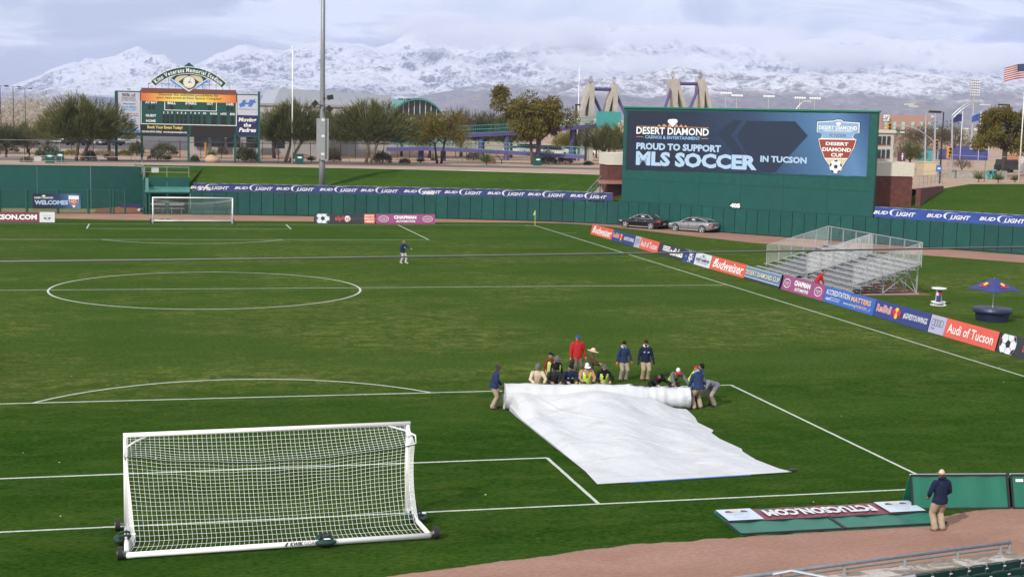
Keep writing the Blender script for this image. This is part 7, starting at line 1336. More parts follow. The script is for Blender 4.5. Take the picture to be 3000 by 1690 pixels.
# ---- bleachers
bl_ = thing('bleachers', 'bare aluminium bleachers with mesh side rails beside the touch line boards', 'bleachers', (42, 50.8, 0)); NR = 9
sheet('bare_soil', [(40.2, 44.0), (45.9, 44.1), (46.1, 57.6), (40.4, 57.5)], MOUND, .004)
for y0, y1 in ((44.25, 50.65), (50.95, 57.35)):
    for i_ in range(NR):
        x, z = 39.75+.62*i_, .43+.205*i_; yy0 = y0-(0.5 if i_ < 2 else 0); 
        mb = MB(); mb.box((x, (yy0+y1)/2+(.3 if i_ < 2 else 0), z), (.27, y1-yy0+(.6 if i_ < 2 else 0), .05)); mb.build('seat_plank', BLEA, bl_, world=True)
        if i_:
            for q in (0, .28): mb = MB(); mb.box((x-.36+q*1.0-.02, (y0+y1)/2, z-.43), (.25, y1-y0, .04)); mb.build('foot_plank', BLEA, bl_, world=True)
            mb = MB(); mb.box((x+.05, (y0+y1)/2, z-.20), (.02, y1-y0, .14)); mb.build('riser', BLEA, bl_, world=True)
    xe, ze = 39.75+.62*(NR-1), .43+.205*(NR-1)
    for y in np.linspace(y0+.35, y1-.35, 5):
        mb = MB(); mb.bar((39.6, y, .03), (xe+.5, y, .03), .07); mb.bar((39.7, y, .05), (xe+.2, y, ze-.1), .07); mb.bar((xe+.3, y, 0), (xe+.3, y, ze-.05), .08); mb.bar((42.6, y, 0), (42.6, y, 1.2), .07); mb.bar((42.6, y, .1), (xe+.3, y, ze-.2), .05); mb.bar((xe+.3, y, .1), (43.2, y, 1.4), .05); mb.bar((41.0, y, 0), (41.0, y, .65), .06)
        for i_ in range(NR): x, z = 39.75+.62*i_, .43+.205*i_; mb.bar((x, y, max(0.03, z-.45)), (x, y, z-.03), .05)
        mb.build('frame', BLEA, bl_, world=True)
    mb = MB()
    for y in np.linspace(y0+.35, y1-.35, 5)[:-1]: mb.bar((xe+.3, y, .1), (xe+.3, y+1.4, 1.5), .045); mb.bar((xe+.3, y, .9), (xe+.3, y+1.4, .9), .045)
    mb.build('cross_brace', BLEA, bl_, world=True)
    xr0, xr1 = 40.2, xe+.32; zt0, zt1 = 2.0, 3.42; zl0, zl1 = .70, ze-.05
    for y in (y0-.06, y1+.06):
        mb = MB(); mb.tube([(xr0, y, zl0-.2), (xr0, y, zt0), (xr1, y, zt1)], .03, 6); mb.bar((xr0, y, zl0), (xr1, y, zl1), .05); mb.build('side_rail', BLEA, bl_, world=True)
        for k in range(1, 6): x = xr0+(xr1-xr0)*k/5; mb = MB(); mb.cyl((x, y, zl0+(zl1-zl0)*k/5-.2), (x, y, zt0+(zt1-zt0)*k/5), .028, n=6); mb.build('rail_post', BLEA, bl_, world=True)
        mb = MB(); wire(mb, (xr0, y, zl0), (xr1, y, zl1), (xr1, y, zt1), (xr0, y, zt0), 44, 12, .004); o = mb.build('wire_mesh', GALV, bl_, world=True); o['kind'] = 'stuff'
    mb = MB(); mb.tube([(xr1, y0-.06, zt1), (xr1, y1+.06, zt1)], .03, 6); mb.tube([(xr1, y0-.06, zl1+.1), (xr1, y1+.06, zl1+.1)], .03, 6); mb.build('back_rail', BLEA, bl_, world=True)
    for y in np.linspace(y0+.35, y1-.35, 4): mb = MB(); mb.bar((xr1+.03, y, zl1-.4), (xr1+.03, y, zt1), .10, .05); mb.build('back_post', BLEA, bl_, world=True)
    mb = MB(); wire(mb, (xr1, y0, zl1), (xr1, y1, zl1), (xr1, y1, zt1), (xr1, y0, zt1), 56, 12, .004); o = mb.build('wire_mesh', GALV, bl_, world=True); o['kind'] = 'stuff'
# ---- drink table and umbrella table
a = gnd(2360, 768); t = thing('cocktail_table', 'white round topped drink table with a printed column on the turf', 'table', tuple(a)); mb = MB(); mb.cyl((0, 0, 1.03), (0, 0, 1.08), .45, n=28); mb.build('tabletop', WHITE, t); mb = MB(); mb.cyl((0, 0, .12), (0, 0, 1.03), .19, .16, n=18); c_ = mb.build('column', LTG, t)
for z0, z1, m, a0, a1 in ((.2, .62, NVY, -2.9, -1.3), (.62, .78, BRED, -2.2, -.9), (.8, .95, NVY, -2.4, -.8)):
    mb = MB(); n = 8
    for k in range(n): b0, b1 = a0+(a1-a0)*k/n, a0+(a1-a0)*(k+1)/n; mb.quad((.195*math.cos(b0), .195*math.sin(b0), z0), (.195*math.cos(b1), .195*math.sin(b1), z0), (.19*math.cos(b1), .19*math.sin(b1), z1), (.19*math.cos(b0), .19*math.sin(b0), z1))
    mb.build('printed_patch', m, c_)
for z, r_ in ((.22, .42), (.03, .46)): mb = MB(); mb.tube([(r_*math.cos(q), r_*math.sin(q), z) for q in np.linspace(0, 2*math.pi, 29)], .03, 6, False); mb.build('foot_ring', WHITE, t)
mb = MB()
for k in range(4): q = k*math.pi/2+.4; mb.bar((0, 0, .2), (.42*math.cos(q), .42*math.sin(q), .2), .03); mb.bar((.42*math.cos(q), .42*math.sin(q), .22), (.45*math.cos(q), .45*math.sin(q), .03), .03)
mb.build('spoke', WHITE, t)
a = gnd(2495, 806); t = thing('umbrella_table', 'wide round navy covered tub table', 'table', tuple(a)); TUB = mat('tub_navy', (.012, .016, .045), .5, var=.2)
mb = MB(); mb.tube([(0, 0, 0), (0, 0, .5)], [.88, .95], 32); mb.build('tub', TUB, t); mb = MB(); mb.tube([(0, 0, .50), (0, 0, .60), (0, 0, .74)], [1.08, 1.1, 1.05], 32); mb.build('cover', mat('cover_navy', (.014, .022, .07), .45, var=.15), t, smooth=False)
for q in (-.9, -.2, .6): mb = MB(); mb.poly([(.55*math.cos(q)+.07*math.cos(e), .55*math.sin(q)+.05*math.sin(e), .744) for e in np.linspace(0, 6, 10)]); mb.build('printed_patch', BRED, t)
u_ = thing('parasol', 'navy square energy drink parasol standing in the round tub table', 'umbrella', (a.x, a.y, .74)); mb = MB(); mb.cyl((0, 0, 0), (0, 0, 1.72), .03, n=8); mb.build('pole', ALU, u_); mb = MB(); cz_, ez, r_ = 1.72, 1.02, 1.5; A0 = 1.0; co = [(r_*math.cos(A0+k*math.pi/2), r_*math.sin(A0+k*math.pi/2), ez) for k in range(4)]
CAN = mat('canopy_navy', (.022, .034, .17), .6, var=.1); P4 = []
for k in range(4):
    p, q = Vector(co[k]), Vector(co[(k+1) % 4]); P4 += [tuple(p), tuple((p+q)/2*1+Vector((0, 0, .06)))]
mb.add([(0, 0, cz_)]+P4+[(0, 0, cz_-.03)]+[(x, y, z-.03) for x, y, z in P4], [(0, 1+k, 1+(k+1) % 8) for k in range(8)]+[(9, 10+(k+1) % 8, 10+k) for k in range(8)]+[(1+k, 10+k, 10+(k+1) % 8, 1+(k+1) % 8) for k in range(8)]); cn_ = mb.build('canopy', CAN, u_)
for k in range(4): mb = MB(); mb.bar((0, 0, 1.35), Vector(co[k])*.8+Vector((0, 0, cz_*.2-.04)), .02); mb.build('rib', ALU, u_)
for k in range(4):
    p, q = Vector(co[k]), Vector(co[(k+1) % 4]); mid = (p+q)/2; tp_ = Vector((0, 0, cz_)); c = tp_+(mid-tp_)*.62+Vector((0, 0, .05)); X_ = (q-p).normalized(); U_ = (tp_-mid).normalized(); fr = Frame(c, X_, U_); N_ = fr.N
    if N_.z < 0: fr = Frame(c, -X_, U_)
    mb = MB(); fr.disc(mb, 0, .05, .14, .14, .03); mb.build('emblem', GOLD, cn_); mb = MB(); fr.shape(mb, [(-.3, .02), (-.1, .12), (-.12, -.06)], .035); fr.shape(mb, [(.3, .02), (.1, .12), (.12, -.06)], .035); fr.text(mb, 'RedBull', -.3, -.24, .3, -.10, .03, 0, .035); mb.build('lettering', BRED, cn_)
# ---- two show cars on the clay track
def show_car(label, P, ang, paint, hatch=False):
    t = thing('parked_car', label, 'car', tuple(P), ang, 'show cars on the clay track'); L = 5.05; W = .95
    # stations: x, half width, sill z, shoulder z, deck z
    st = [(-2.52, .70, .42, .60, .66), (-2.40, .84, .28, .66, .74), (-2.0, .92, .20, .72, .84), (-1.4, .95, .18, .76, .93), (-.9, .95, .18, .80, .97), (0, .96, .18, .84, .99), (.9, .96, .18, .86, 1.0), (1.5, .96, .19, .87, 1.02 if not hatch else 1.04), (2.0, .93, .22, .86, 1.04), (2.36, .86, .32, .82, 1.00), (2.50, .76, .45, .74, .90)]
    V, n = [], 0
    for x, w, zs, zh, zd in st: V += [(x, -w*.86, zs), (x, -w, zs+.12), (x, -w, zh), (x, -w*.90, zd-.03), (x, -w*.55, zd), (x, w*.55, zd), (x, w*.90, zd-.03), (x, w, zh), (x, w, zs+.12), (x, w*.86, zs)]
    m = 10; F = [(i_*m+j, i_*m+(j+1) % m, (i_+1)*m+(j+1) % m, (i_+1)*m+j) for i_ in range(len(st)-1) for j in range(m)]; F = [f[::-1] for f in F]+[tuple(range(m)), tuple(reversed(range((len(st)-1)*m, len(st)*m)))]
    mb = MB(); mb.add(V, F); body = mb.build('body', paint, t, smooth=True); me = body.data; me.polygons.foreach_set('use_smooth', [len(p.vertices) == 4 for p in me.polygons])
    tail = 2.05 if hatch else 1.62
    gh = [(-1.10, .74, .97, .96), (-.55, .70, 1.0, 1.26), (-.05, .665, 1.0, 1.425), (.5, .655, 1.0, 1.44), (1.0, .655, 1.0, 1.38 if hatch else 1.40), (tail-.3, .67, 1.02, 1.19), (tail, .70, 1.03, 1.045)]
    V = []
    for x, w, zb_, zt_ in gh: V += [(x, -.86, zb_), (x, -.86+(.86-w)*min(1, (zt_-zb_)/.4), zt_-.02*(zt_ > 1.1)), (x, -w*.7, zt_), (x, w*.7, zt_), (x, .86-(.86-w)*min(1, (zt_-zb_)/.4), zt_-.02*(zt_ > 1.1)), (x, .86, zb_)]
    m = 6; mb = MB(); mb.add(V, [tuple(reversed((i_*m+j, i_*m+j+1, (i_+1)*m+j+1, (i_+1)*m+j))) for i_ in range(len(gh)-1) for j in range(m-1)]); mb.build('glasshouse', GLASS, t, smooth=False)
    mb = MB()
    for i_ in range(1, len(gh)-2):                     # roof skin over the glass
        a_, b_ = gh[i_], gh[i_+1]; 
        if i_ == len(gh)-3 and not hatch: continue
        mb.prism([(a_[0], -a_[1]*.86, a_[3]-.004), (b_[0], -b_[1]*.86, b_[3]-.004), (b_[0], b_[1]*.86, b_[3]-.004), (a_[0], a_[1]*.86, a_[3]-.004)], (0, 0, .018))
    mb.build('roof', paint, t)
    for s in (-1, 1):
        mb = MB(); P_ = [(x, s*(.875-(.86-w)*min(1, (zt_-zb_)/.4)), zt_-.03) for x, w, zb_, zt_ in gh]; mb.tube(P_, .022, 5); mb.tube([(x, s*.872, zb_) for x, w, zb_, zt_ in gh], .014, 5); mb.build('window_trim', ALU if not hatch else ALU, t)
        for x in (-.12, .82): mb = MB(); mb.bar((x, s*.875, 1.0), (x+.1, s*.70, 1.41), .07, .03, (1, 0, 0)); mb.build('door_pillar', BLACK, t)
        for x0, x1 in ((-.98, -.10), (-.06, .92)): mb = MB(); mb.tube([(x0, s*.962, .30), (x0, s*.968, .8)], .008, 4); mb.tube([(x1, s*.962, .30), (x1, s*.968, .84)], .008, 4); d_ = mb.build('door_gap', BLACK, t); mb = MB(); mb.box((x1-.14, s*.975, .80), (.18, .03, .035)); mb.build('door_handle', ALU, d_)
        mb = MB(); mb.ball((-.72, s*1.02, 1.02), 1, 8, 6, .10, .09, .07); mb.build('mirror', paint, t, smooth=True)
        mb = MB(); mb.box((.0, s*.93, .20), (2.2, .05, .05)); mb.build('sill_trim', ALU, t)
        mb = MB(); mb.prism([(-2.42, s*.80, .58), (-2.05, s*.925, .62), (-2.0, s*.925, .73), (-2.38, s*.80, .70)], (0, s*.015, .0)); mb.build('headlight', LTG, t)
        mb = MB(); mb.prism([(2.12, s*.925, .74), (2.44, s*.82, .74), (2.40, s*.80, .90), (2.10, s*.91, .90)], (.03, s*.02, 0)); mb.build('tail_light', mat('tail_red', (.35, .01, .01), .2), t)
        mb = MB(); mb.prism([(2.46, s*.76, .76), (2.515, s*.45, .76), (2.50, s*.45, .88), (2.45, s*.74, .88)], (.02, 0, 0)); mb.build('tail_light', mat('tail_red', (.35, .01, .01), .2), t)
        for x in (-1.53, 1.45):
            mb = MB(); mb.cyl((x, s*.70, .36), (x, s*.972, .36), .40, n=24); mb.build('wheel_arch', BLACK, t); mb = MB(); mb.cyl((x, s*.73, .345), (x, s*.985, .345), .345, n=24); wh = mb.build('wheel', BLACK, t); mb = MB()
            for k in range(28): a0, a1 = 2*math.pi*k/28, 2*math.pi*(k+1)/28; mb.quad((x+.27*math.cos(a0), s*.99, .345+.27*math.sin(a0)), (x+.27*math.cos(a1), s*.99, .345+.27*math.sin(a1)), (x+.235*math.cos(a1), s*.975, .345+.235*math.sin(a1)), (x+.235*math.cos(a0), s*.975, .345+.235*math.sin(a0)))
            for k in range(5):
                for e in (-.1, .1): a0 = 2*math.pi*k/5+.3+e; mb.bar((x+.04*math.cos(a0), s*.988, .345+.04*math.sin(a0)), (x+.25*math.cos(a0-e*.4), s*.988, .345+.25*math.sin(a0-e*.4)), .04, .02, (0, 1, 0))
            mb.cyl((x, s*.97, .345), (x, s*.992, .345), .06, n=10); mb.build('rim', mat('rim_silver', (.70, .70, .72), .25, .3), wh)
    mb = MB(); mb.box((2.53, 0, .55), (.03, .5, .14)); mb.build('licence_plate', LTG, t); mb = MB(); mb.box((-2.51, 0, .50), (.05, .8, .26)); mb.build('grille', BLACK, t); mb = MB(); mb.box((-2.545, 0, .42), (.02, .5, .1)); mb.build('licence_plate', LTG, t)
    mb = MB(); mb.box((.42, -.80, 1.17), (.36, .01, .24), (1, 0, 0), (0, 1, .45), (0, -.45, 1)); mb.build('price_sheet', WHITE, t); return t
def car_at(f0, r0, label, paint, hatch):               # near-side wheel feet in the print
    a, b = gnd(*f0), gnd(*r0); X = WT.copy(); mid = (a+b)/2; ang = math.atan2(X.y, X.x); Y = Vector((-X.y, X.x, 0)); P = mid+Y*.86; P.z = .006; show_car(label, P, ang, paint, hatch)
car_at((1571, 572.9), (1642.8, 576.4), 'black saloon parked on the clay track against the wall', mat('paint_black', (.006, .006, .008), .18, .2, var=0, coat=1), False)
car_at((1699.8, 581.2), (1767.8, 585.2), 'silver grey hatchback parked behind the black saloon', mat('paint_grey', (.30, .31, .325), .3, .5, var=0, coat=1), True)
# ---- seats, concrete wall and pipe rail in the lower right corner
ra, rb_ = gnd(1932, 1443, 1.35), gnd(2542, 1363, 1.35); rx_ = (rb_-ra).normalized(); ry_ = Vector((-rx_.y, rx_.x, 0)); cw = thing('concrete_wall', 'low weathered concrete wall in front of the green stadium seats', 'wall', (13, -10, 0)); c0 = ra-rx_*9; c1 = rb_+rx_*.12
WEAT = NT('weathered_concrete'); _n = WEAT.noise(WEAT.mapv((1.3, 2.2, 2)), 1.0, 6, .65, .6); _k = WEAT.noise(WEAT.mapv((14, 14, 14)), 1.0, 4, .7); WEAT.color(WEAT.mix(1.0, WEAT.ramp(_n, [(.34, (.17, .145, .12)), (.50, (.25, .22, .19)), (.56, (.46, .43, .40))]), WEAT.ramp(_k, [(.3, .8), (.7, 1.15)]), 'MULTIPLY')); WEAT.set(Roughness=.9, Specular_IOR_Level=.1)
for s0, s1 in ((0, 9.4), (9.42, (c1-c0).length-3.3), ((c1-c0).length-3.28, (c1-c0).length)):
    mb = MB(); mb.prism([Vector((*(c0+rx_*s0)[:2], 0))+ry_*.12, Vector((*(c0+rx_*s1)[:2], 0))+ry_*.12, Vector((*(c0+rx_*s1)[:2], 0))-ry_*.42, Vector((*(c0+rx_*s0)[:2], 0))-ry_*.42], (0, 0, 1.10)); mb.build('wall_section', WEAT.m, cw, world=True)
PIPE = mat('pipe_grey', (.27, .29, .33), .45, .4, var=.15, scale=8); rl = thing('pipe_rail', 'grey pipe rail on short posts along the concrete wall top', 'railing', tuple(ra)); mb = MB(); mb.tube([ra-rx_*9, rb_], .042, 10); mb.build('top_rail', PIPE, rl, world=True, smooth=True)
mb = MB(); mb.tube([ra-rx_*9+Vector((0, 0, -.13))+ry_*.03, rb_+Vector((0, 0, -.13))+ry_*.03], .016, 6); mb.build('cable', mat('cable_teal', (.05, .16, .16), .5), rl, world=True)
L_ = (rb_-ra).length
for s in (-7, -5.2, -3.4, -1.6, .35, 2.0, 3.65, 5.15, L_-.28, L_-.02): p = ra+rx_*s; mb = MB(); mb.cyl(p+Vector((0, 0, -.26)), p, .036, n=8); mb.cyl(p+Vector((0, 0, -.255)), p+Vector((0, 0, -.235)), .07, n=10); mb.build('post', GALV, rl, world=True)
p = ra+rx_*.1; mb = MB(); mb.tube([p+Vector((0, 0, -.02)), p+rx_*.3-ry_*.3+Vector((0, 0, .12)), p+rx_*1.2-ry_*1.5+Vector((0, 0, .1)), p+rx_*1.8-ry_*2.4+Vector((0, 0, .5))], .04, 8); mb.build('stair_rail', PIPE, rl, world=True)
mb = MB(); q0_, q1_ = c0-ry_*.43, c1-ry_*.43; mb.prism([(q0_.x, q0_.y, .28), (q1_.x+6, q1_.y+1.2, .28), (q1_.x+8, q1_.y-8, .55), (q0_.x, q0_.y-8, .55)], (0, 0, -.25)); o = mb.build('seating_floor', CONC); o['kind'] = 'structure'
SEATG = mat('seat_green', (.008, .045, .038), .35, var=.1, scale=5); SEATP = mat('seat_dust', (.13, .175, .155), .55, var=.2, scale=6)
def make_seat():
    t = thing('stadium_seat', 'dark green folding stadium seat in the rows at the lower right corner', 'seat', (0, 0, 0), 0, 'dark green seats in rows at the lower right corner')
    mb = MB(); n = 6
    for k in range(n): a0, a1 = -.24+.48*k/n, -.24+.48*(k+1)/n; f = lambda x: -.10-.28*x*x; mb.prism([(a0, f(a0), .42), (a1, f(a1), .42), (a1, f(a1)-.10, .86), (a0, f(a0)-.10, .86)], (0, -.022, 0))
    mb.build('backrest', SEATG, t); mb = MB(); mb.tube([(-.235, -.21, .865), (-.12, -.195, .88), (.12, -.195, .88), (.235, -.21, .865)], .014, 6); mb.build('back_rim', SEATG, t)
    mb = MB(); mb.add([(x*.215, .13+y*.2, .43+.02*(1-abs(x)) if z else .395) for z in (0, 1) for x, y in ((-1, -.9), (1, -.9), (1, .6), (.75, 1), (-.75, 1), (-1, .6))], [(5, 4, 3, 2, 1, 0), (6, 7, 8, 9, 10, 11)]+[(k, (k+1) % 6, 6+(k+1) % 6, 6+k) for k in range(6)]); mb.build('seat_pan', SEATP, t)
    mb = MB()
    for s in (-1, 1): mb.bar((s*.255, -.12, .0), (s*.255, -.12, .62), .035); mb.bar((s*.255, -.16, .60), (s*.255, .20, .60), .04, .025)
    mb.build('arm_frame', BLACK, t); mb = MB(); mb.ball((.24, -.24, .80), .022, 6, 4); mb.ball((-.24, -.24, .80), .022, 6, 4); mb.build('hinge_cap', GALV, t); return t
seat = make_seat(); first = True; ordn = ['leftmost', 'second', 'third', 'fourth', 'fifth', 'sixth', 'seventh', 'eighth', 'ninth', 'tenth', 'eleventh', 'twelfth', 'thirteenth', 'fourteenth', 'fifteenth']
def pxof(P): d = P-CP; z = d.dot(_f); return (1500+FPX*d.dot(_r)/z)/S_, (845-FPX*d.dot(_u)/z)/S_
for r_, (pa, pb, zz) in enumerate(((gnd(2209.5, 1451, 1.2), gnd(2576, 1393, 1.2), 1.2), (gnd(2357, 1451, 1.25), gnd(2576, 1417, 1.25), 1.25), (gnd(2482, 1451, 1.30), gnd(2576, 1433, 1.30), 1.30))):
    d = ((pb-pa).normalized() if r_ < 2 else rx_) if False else (rx_*1.0+(pb-pa).normalized()*(1 if r_ < 2 else 0)).normalized(); ang = math.atan2(d.y, d.x); n_ = 0
    for k in range(-4, 14):
        p = pa+d*(k*.52); u, v = pxof(p+Vector((0, 0, .06)))
        if u < 1900 or u > 2640 or v > 1475: continue
        s = seat if first else copy_tree(seat); first = False; s.location = (p.x, p.y, zz-.87); s.rotation_euler = (0, 0, ang)
        s['label'] = '%s visible green seat from the left in the %s' % (ordn[n_], ('front row by the concrete wall', 'middle row', 'row nearest the lower right corner')[r_]); n_ += 1
# ---- cable slung across the view
t = thing('net_cable', 'thin dark steel cable slung across the whole view near the camera', 'cable', tuple(atD(1288, 641, 8))); mb = MB(); mb.tube([atD(u, v, 8) for u, v in ((-900, 661), (0, 658.5), (640, 651.5), (1288, 642.5), (1930, 632.5), (2576, 622), (3500, 606))], .0043, 8); mb.build('strand', mat('cable_black', (.035, .04, .042), .45, .3), t, world=True)
mb = MB(); mb.tube([atD(u, v-1.6, 8) for u, v in ((-900, 661), (0, 658.5), (640, 651.5), (1288, 642.5), (1930, 632.5), (2576, 622), (3500, 606))], 0.0022, 6); mb.build('strand', mat('cable_grey', (.14, .15, .15), .5), t, world=True)
# ------------------------------------------------------------------ people
def cloth(name, col, sc_=14, var=.18, bump=.006, rough=.85): return mat('cloth_'+name, col, rough, 0, var, sc_, bump, .15)
SKINS = [mat('skin_%d' % i, c, .55, 0, .08, 20) for i, c in enumerate(((.50, .29, .20), (.36, .19, .12), (.085, .042, .028)))]
EYE = mat('eye_dark', (.02, .015, .012), .3, var=0); LIP = mat('lip', (.30, .11, .09), .5, var=0)
def ik(a, c, l1, l2, pole):
    a, c = Vector(a), Vector(c); d = c-a; L = min(d.length, (l1+l2)*.995); d.normalize(); c = a+d*L; x = (l1*l1-l2*l2+L*L)/(2*L); h = math.sqrt(max(0, l1*l1-x*x)); p = Vector(pole); p = (p-d*p.dot(d)).normalized(); return a+d*x+p*h, c
def rings(R, n=14):                                    # closed loft over elliptical rings (centre, side axis, half width, front axis, half depth)
    mb = MB()
    for c, s, w, f_, d in R:
        for k in range(n): a = 2*math.pi*k/n; mb.v.append(tuple(Vector(c)+Vector(s)*w*math.cos(a)+Vector(f_)*d*math.sin(a)))
    for i in range(len(R)-1):
        for k in range(n): mb.f.append((i*n+k, i*n+(k+1) % n, (i+1)*n+(k+1) % n, (i+1)*n+k)); mb.m.append(0)
    mb.f.append(tuple(reversed(range(n)))); mb.f.append(tuple(range((len(R)-1)*n, len(R)*n))); mb.m += [0, 0]; return mb
def voxel(mb, size):
    me = mb.mesh('body', []); o = bpy.data.objects.new('body', me); COL.objects.link(o); m = o.modifiers.new('r', 'REMESH'); m.mode = 'VOXEL'; m.voxel_size = size; s = o.modifiers.new('s', 'SMOOTH'); s.factor = .5; s.iterations = 3
    bpy.context.view_layer.update(); e = bpy.data.meshes.new_from_object(o.evaluated_get(bpy.context.evaluated_depsgraph_get())); V = np.zeros(len(e.vertices)*3, np.float32); e.vertices.foreach_get('co', V); V = V.reshape(-1, 3); F = [tuple(p.vertices) for p in e.polygons]
    bpy.data.objects.remove(o); bpy.data.meshes.remove(me); bpy.data.meshes.remove(e); return V, F
def person(label, P, rotz, top, legs, skin=0, H=1.0, lean=0, hz=.93, hy=0.0, hl=None, hr=None, fl=(.11, 0), fr=(-.11, 0), yaw=0, nod=0, side=0, hat=None, hatc=None, vest=None, hood=None, gloves=None, shoes=None, hair=(.02, .015, .012), beard=False, tails=0.0, bulk=1.0, chest=None):
    t = thing('person', label, 'person', tuple(P), rotz); g = R_; lean_, X = g(lean), Vector((math.cos(g(side)), 0, math.sin(g(side))))
    up = Vector((math.sin(g(-side))*.5, -math.sin(lean_), math.cos(lean_))).normalized(); fw = Vector((0, -math.cos(lean_), -math.sin(lean_))); pel = Vector((0, hy, hz*H)); nk = pel+up*.52*H; b = bulk
    sh = {s: pel+up*.46*H+X*(s*.185*H*(.5+.5*b)) for s in (1, -1)}; hip = {s: pel+X*(s*.09)-Vector((0, 0, .03)) for s in (1, -1)}
    hl = Vector(hl) if hl is not None else sh[1]+Vector((.09, -.06, -.56))*H; hr = Vector(hr) if hr is not None else sh[-1]+Vector((-.09, -.06, -.56))*H
    SK = SKINS[skin]; mats = [top, legs, SK, shoes or mat('boots', (.085, .05, .03), .7, var=.2), EYE, LIP, mat('hair_%d%d%d' % tuple(int(c*99) for c in hair), hair, .8), gloves or SK]
    seg = []; mb = MB()
    def add(m): base = len(mb.v); mb.v += m.v; mb.f += [tuple(base+i for i in q) for q in m.f]; mb.m += [0]*len(m.f)
    tor = [(-.13, .192, .142), (-.04, .192, .148), (.10, .178, .140), (.25, .192, .140), (.36, .200, .132), (.43, .192, .115), (.48, .135, .095), (.54, .068, .066)]
    bel = .03*(b-1)*10
    add(rings([(pel+up*h*H+fw*(bel*.35*max(0, 1-abs(h-.08)/.25)), X, w*H*(.4+.6*b), fw, d*H*b) for h, w, d in tor])); seg.append((pel-up*.15*H, pel+up*.47*H, .165*b, 0))
    add(rings([(pel+Vector((0, 0, z)), X, w*b, (0, -1, 0), d*b) for z, w, d in ((-.16, .13, .11), (-.10, .165, .125), (0, .165, .125), (.06, .15, .12))])); seg.append((pel-Vector((0, 0, .16)), pel-Vector((0, 0, .10)), .165, 1))
    mb2 = MB(); mb2.tube([nk-up*.05, nk+up*.10*H], .055*H, 10); add(mb2); seg.append((nk+up*.02, nk+up*.09, .05, 2))
    hands = {}
    for s, h_ in ((1, hl), (-1, hr)):
        el, wr = ik(sh[s], h_, .30*H, .27*H, (s*.8, .75, -.15)); q = MB(); q.tube([sh[s], sh[s]+(el-sh[s])*.5, el, el+(wr-el)*.5, wr], [.082*b, .074*b, .066, .062, .050], 10); q.ball(sh[s]-X*(s*.015)+up*-.01, .086*b, 10, 7); q.ball(el, .067, 8, 6); add(q); seg.append((sh[s], el, .074*b, 8)); seg.append((el, wr, .06, 8)); hands[s] = (el, wr)
    for s, f_ in ((1, fl), (-1, fr)):
        ft = Vector((f_[0], f_[1], .09)); toe = Vector(f_[2]) if len(f_) > 2 else Vector((s*.22, -1, 0)); kn, an = ik(hip[s], ft, .45*H, .43*H, (s*.15, -1, 0)); q = MB(); q.tube([hip[s], hip[s]+(kn-hip[s])*.5, kn, kn+(an-kn)*.55, an+Vector((0, 0, -.035))], [.118*b, .106*b, .092, .088, .092], 12); q.ball(hip[s], .115*b, 10, 7); add(q); seg.append((hip[s], kn, .105*b, 1)); seg.append((kn, an-Vector((0, 0, .02)), .088, 1))
        toe.normalize(); q = MB(); a = Vector((an.x, an.y, .045))-toe*.05; q.tube([a, a+toe*.10+Vector((0, 0, .012)), a+toe*.20+Vector((0, 0, -.006)), a+toe*.255+Vector((0, 0, -.012))], [.048, .05, .047, .03], 8); q.v = [(x, y, max(.004, z)) for x, y, z in q.v]; add(q); seg.append((a, a+toe*.25, .045, 3))
    V, F = voxel(mb, .021); C = np.array([V[list(q)].mean(0) for q in F]); best = np.full(len(F), 9.0); mi = np.zeros(len(F), int)
    for a, e, r, k in seg:
        a, e = np.array(a), np.array(e); d = e-a; u = np.clip(((C-a)@d)/(d@d), 0, 1); D = np.linalg.norm(C-(a+u[:, None]*d), axis=1)-r; sel = D < best; best[sel] = D[sel]; mi[sel] = k
    upn = np.array(up); hh = (C-np.array(pel))@upn; mi[(mi == 1) & (hh > -.115*H) & (C[:, 2] > hz*H-.20)] = 0; mi[(mi == 0) & (hh < -.135*H)] = 1; mi[mi == 8] = 0
    # cloth folds in the surface itself
    V = V+np.array([[mnoise.noise(Vector(p)*q+Vector((k*7, 0, rotz))) for k in range(3)] for p in V for q in (11,)])*.007
    # head with face, and hands with fingers, joined to the same mesh
    hd = nk+up*.10*H*.6+Vector((0, 0, .115*H))+Vector((0, -math.sin(lean_)*.06-.015, -.02*math.sin(lean_))); ya, nd = g(yaw), g(nod); Fh = Vector((math.sin(ya)*math.cos(nd), -math.cos(ya)*math.cos(nd), -math.sin(nd))); Xh = Vector((math.cos(ya), math.sin(ya), 0)); Uh = Xh.cross(-Fh) if False else (-Fh).cross(Xh) * 1.0
    if Uh.z < 0: Uh = -Uh
    hm = MB(); n, m = 20, 14; hp = lambda x, y, z: hd+Xh*x+Fh*y+Uh*z
    for j in range(m+1):
        la = -math.pi/2+math.pi*j/m; z = .122*math.sin(la)
        for k in range(n):
            lo = 2*math.pi*k/n; c, s_ = math.cos(la)*math.cos(lo), math.cos(la)*math.sin(lo); x, y = .077*s_, .097*c
            if z < 0 and c > 0: x *= 1-.30*(-z/.12); y *= 1-.05*(-z/.12)
            if z < -.02 and c < 0: y *= 1-.35*(-z/.12)
            if c > .8: y += .008*max(0, 1-abs(z-.035)/.02)-.006*max(0, 1-abs(z-.012)/.016)*(abs(s_) > .2)
            hm.v.append(tuple(hp(x, y, z)))
    for j in range(m):
        for k in range(n):
            z = .122*math.sin(-math.pi/2+math.pi*(j+.5)/m); c = math.cos(2*math.pi*(k+.5)/n); hm.f.append((j*n+k, j*n+(k+1) % n, (j+1)*n+(k+1) % n, (j+1)*n+k)); hm.m.append(6 if (beard and z < -.045 and c > .1) else 2)
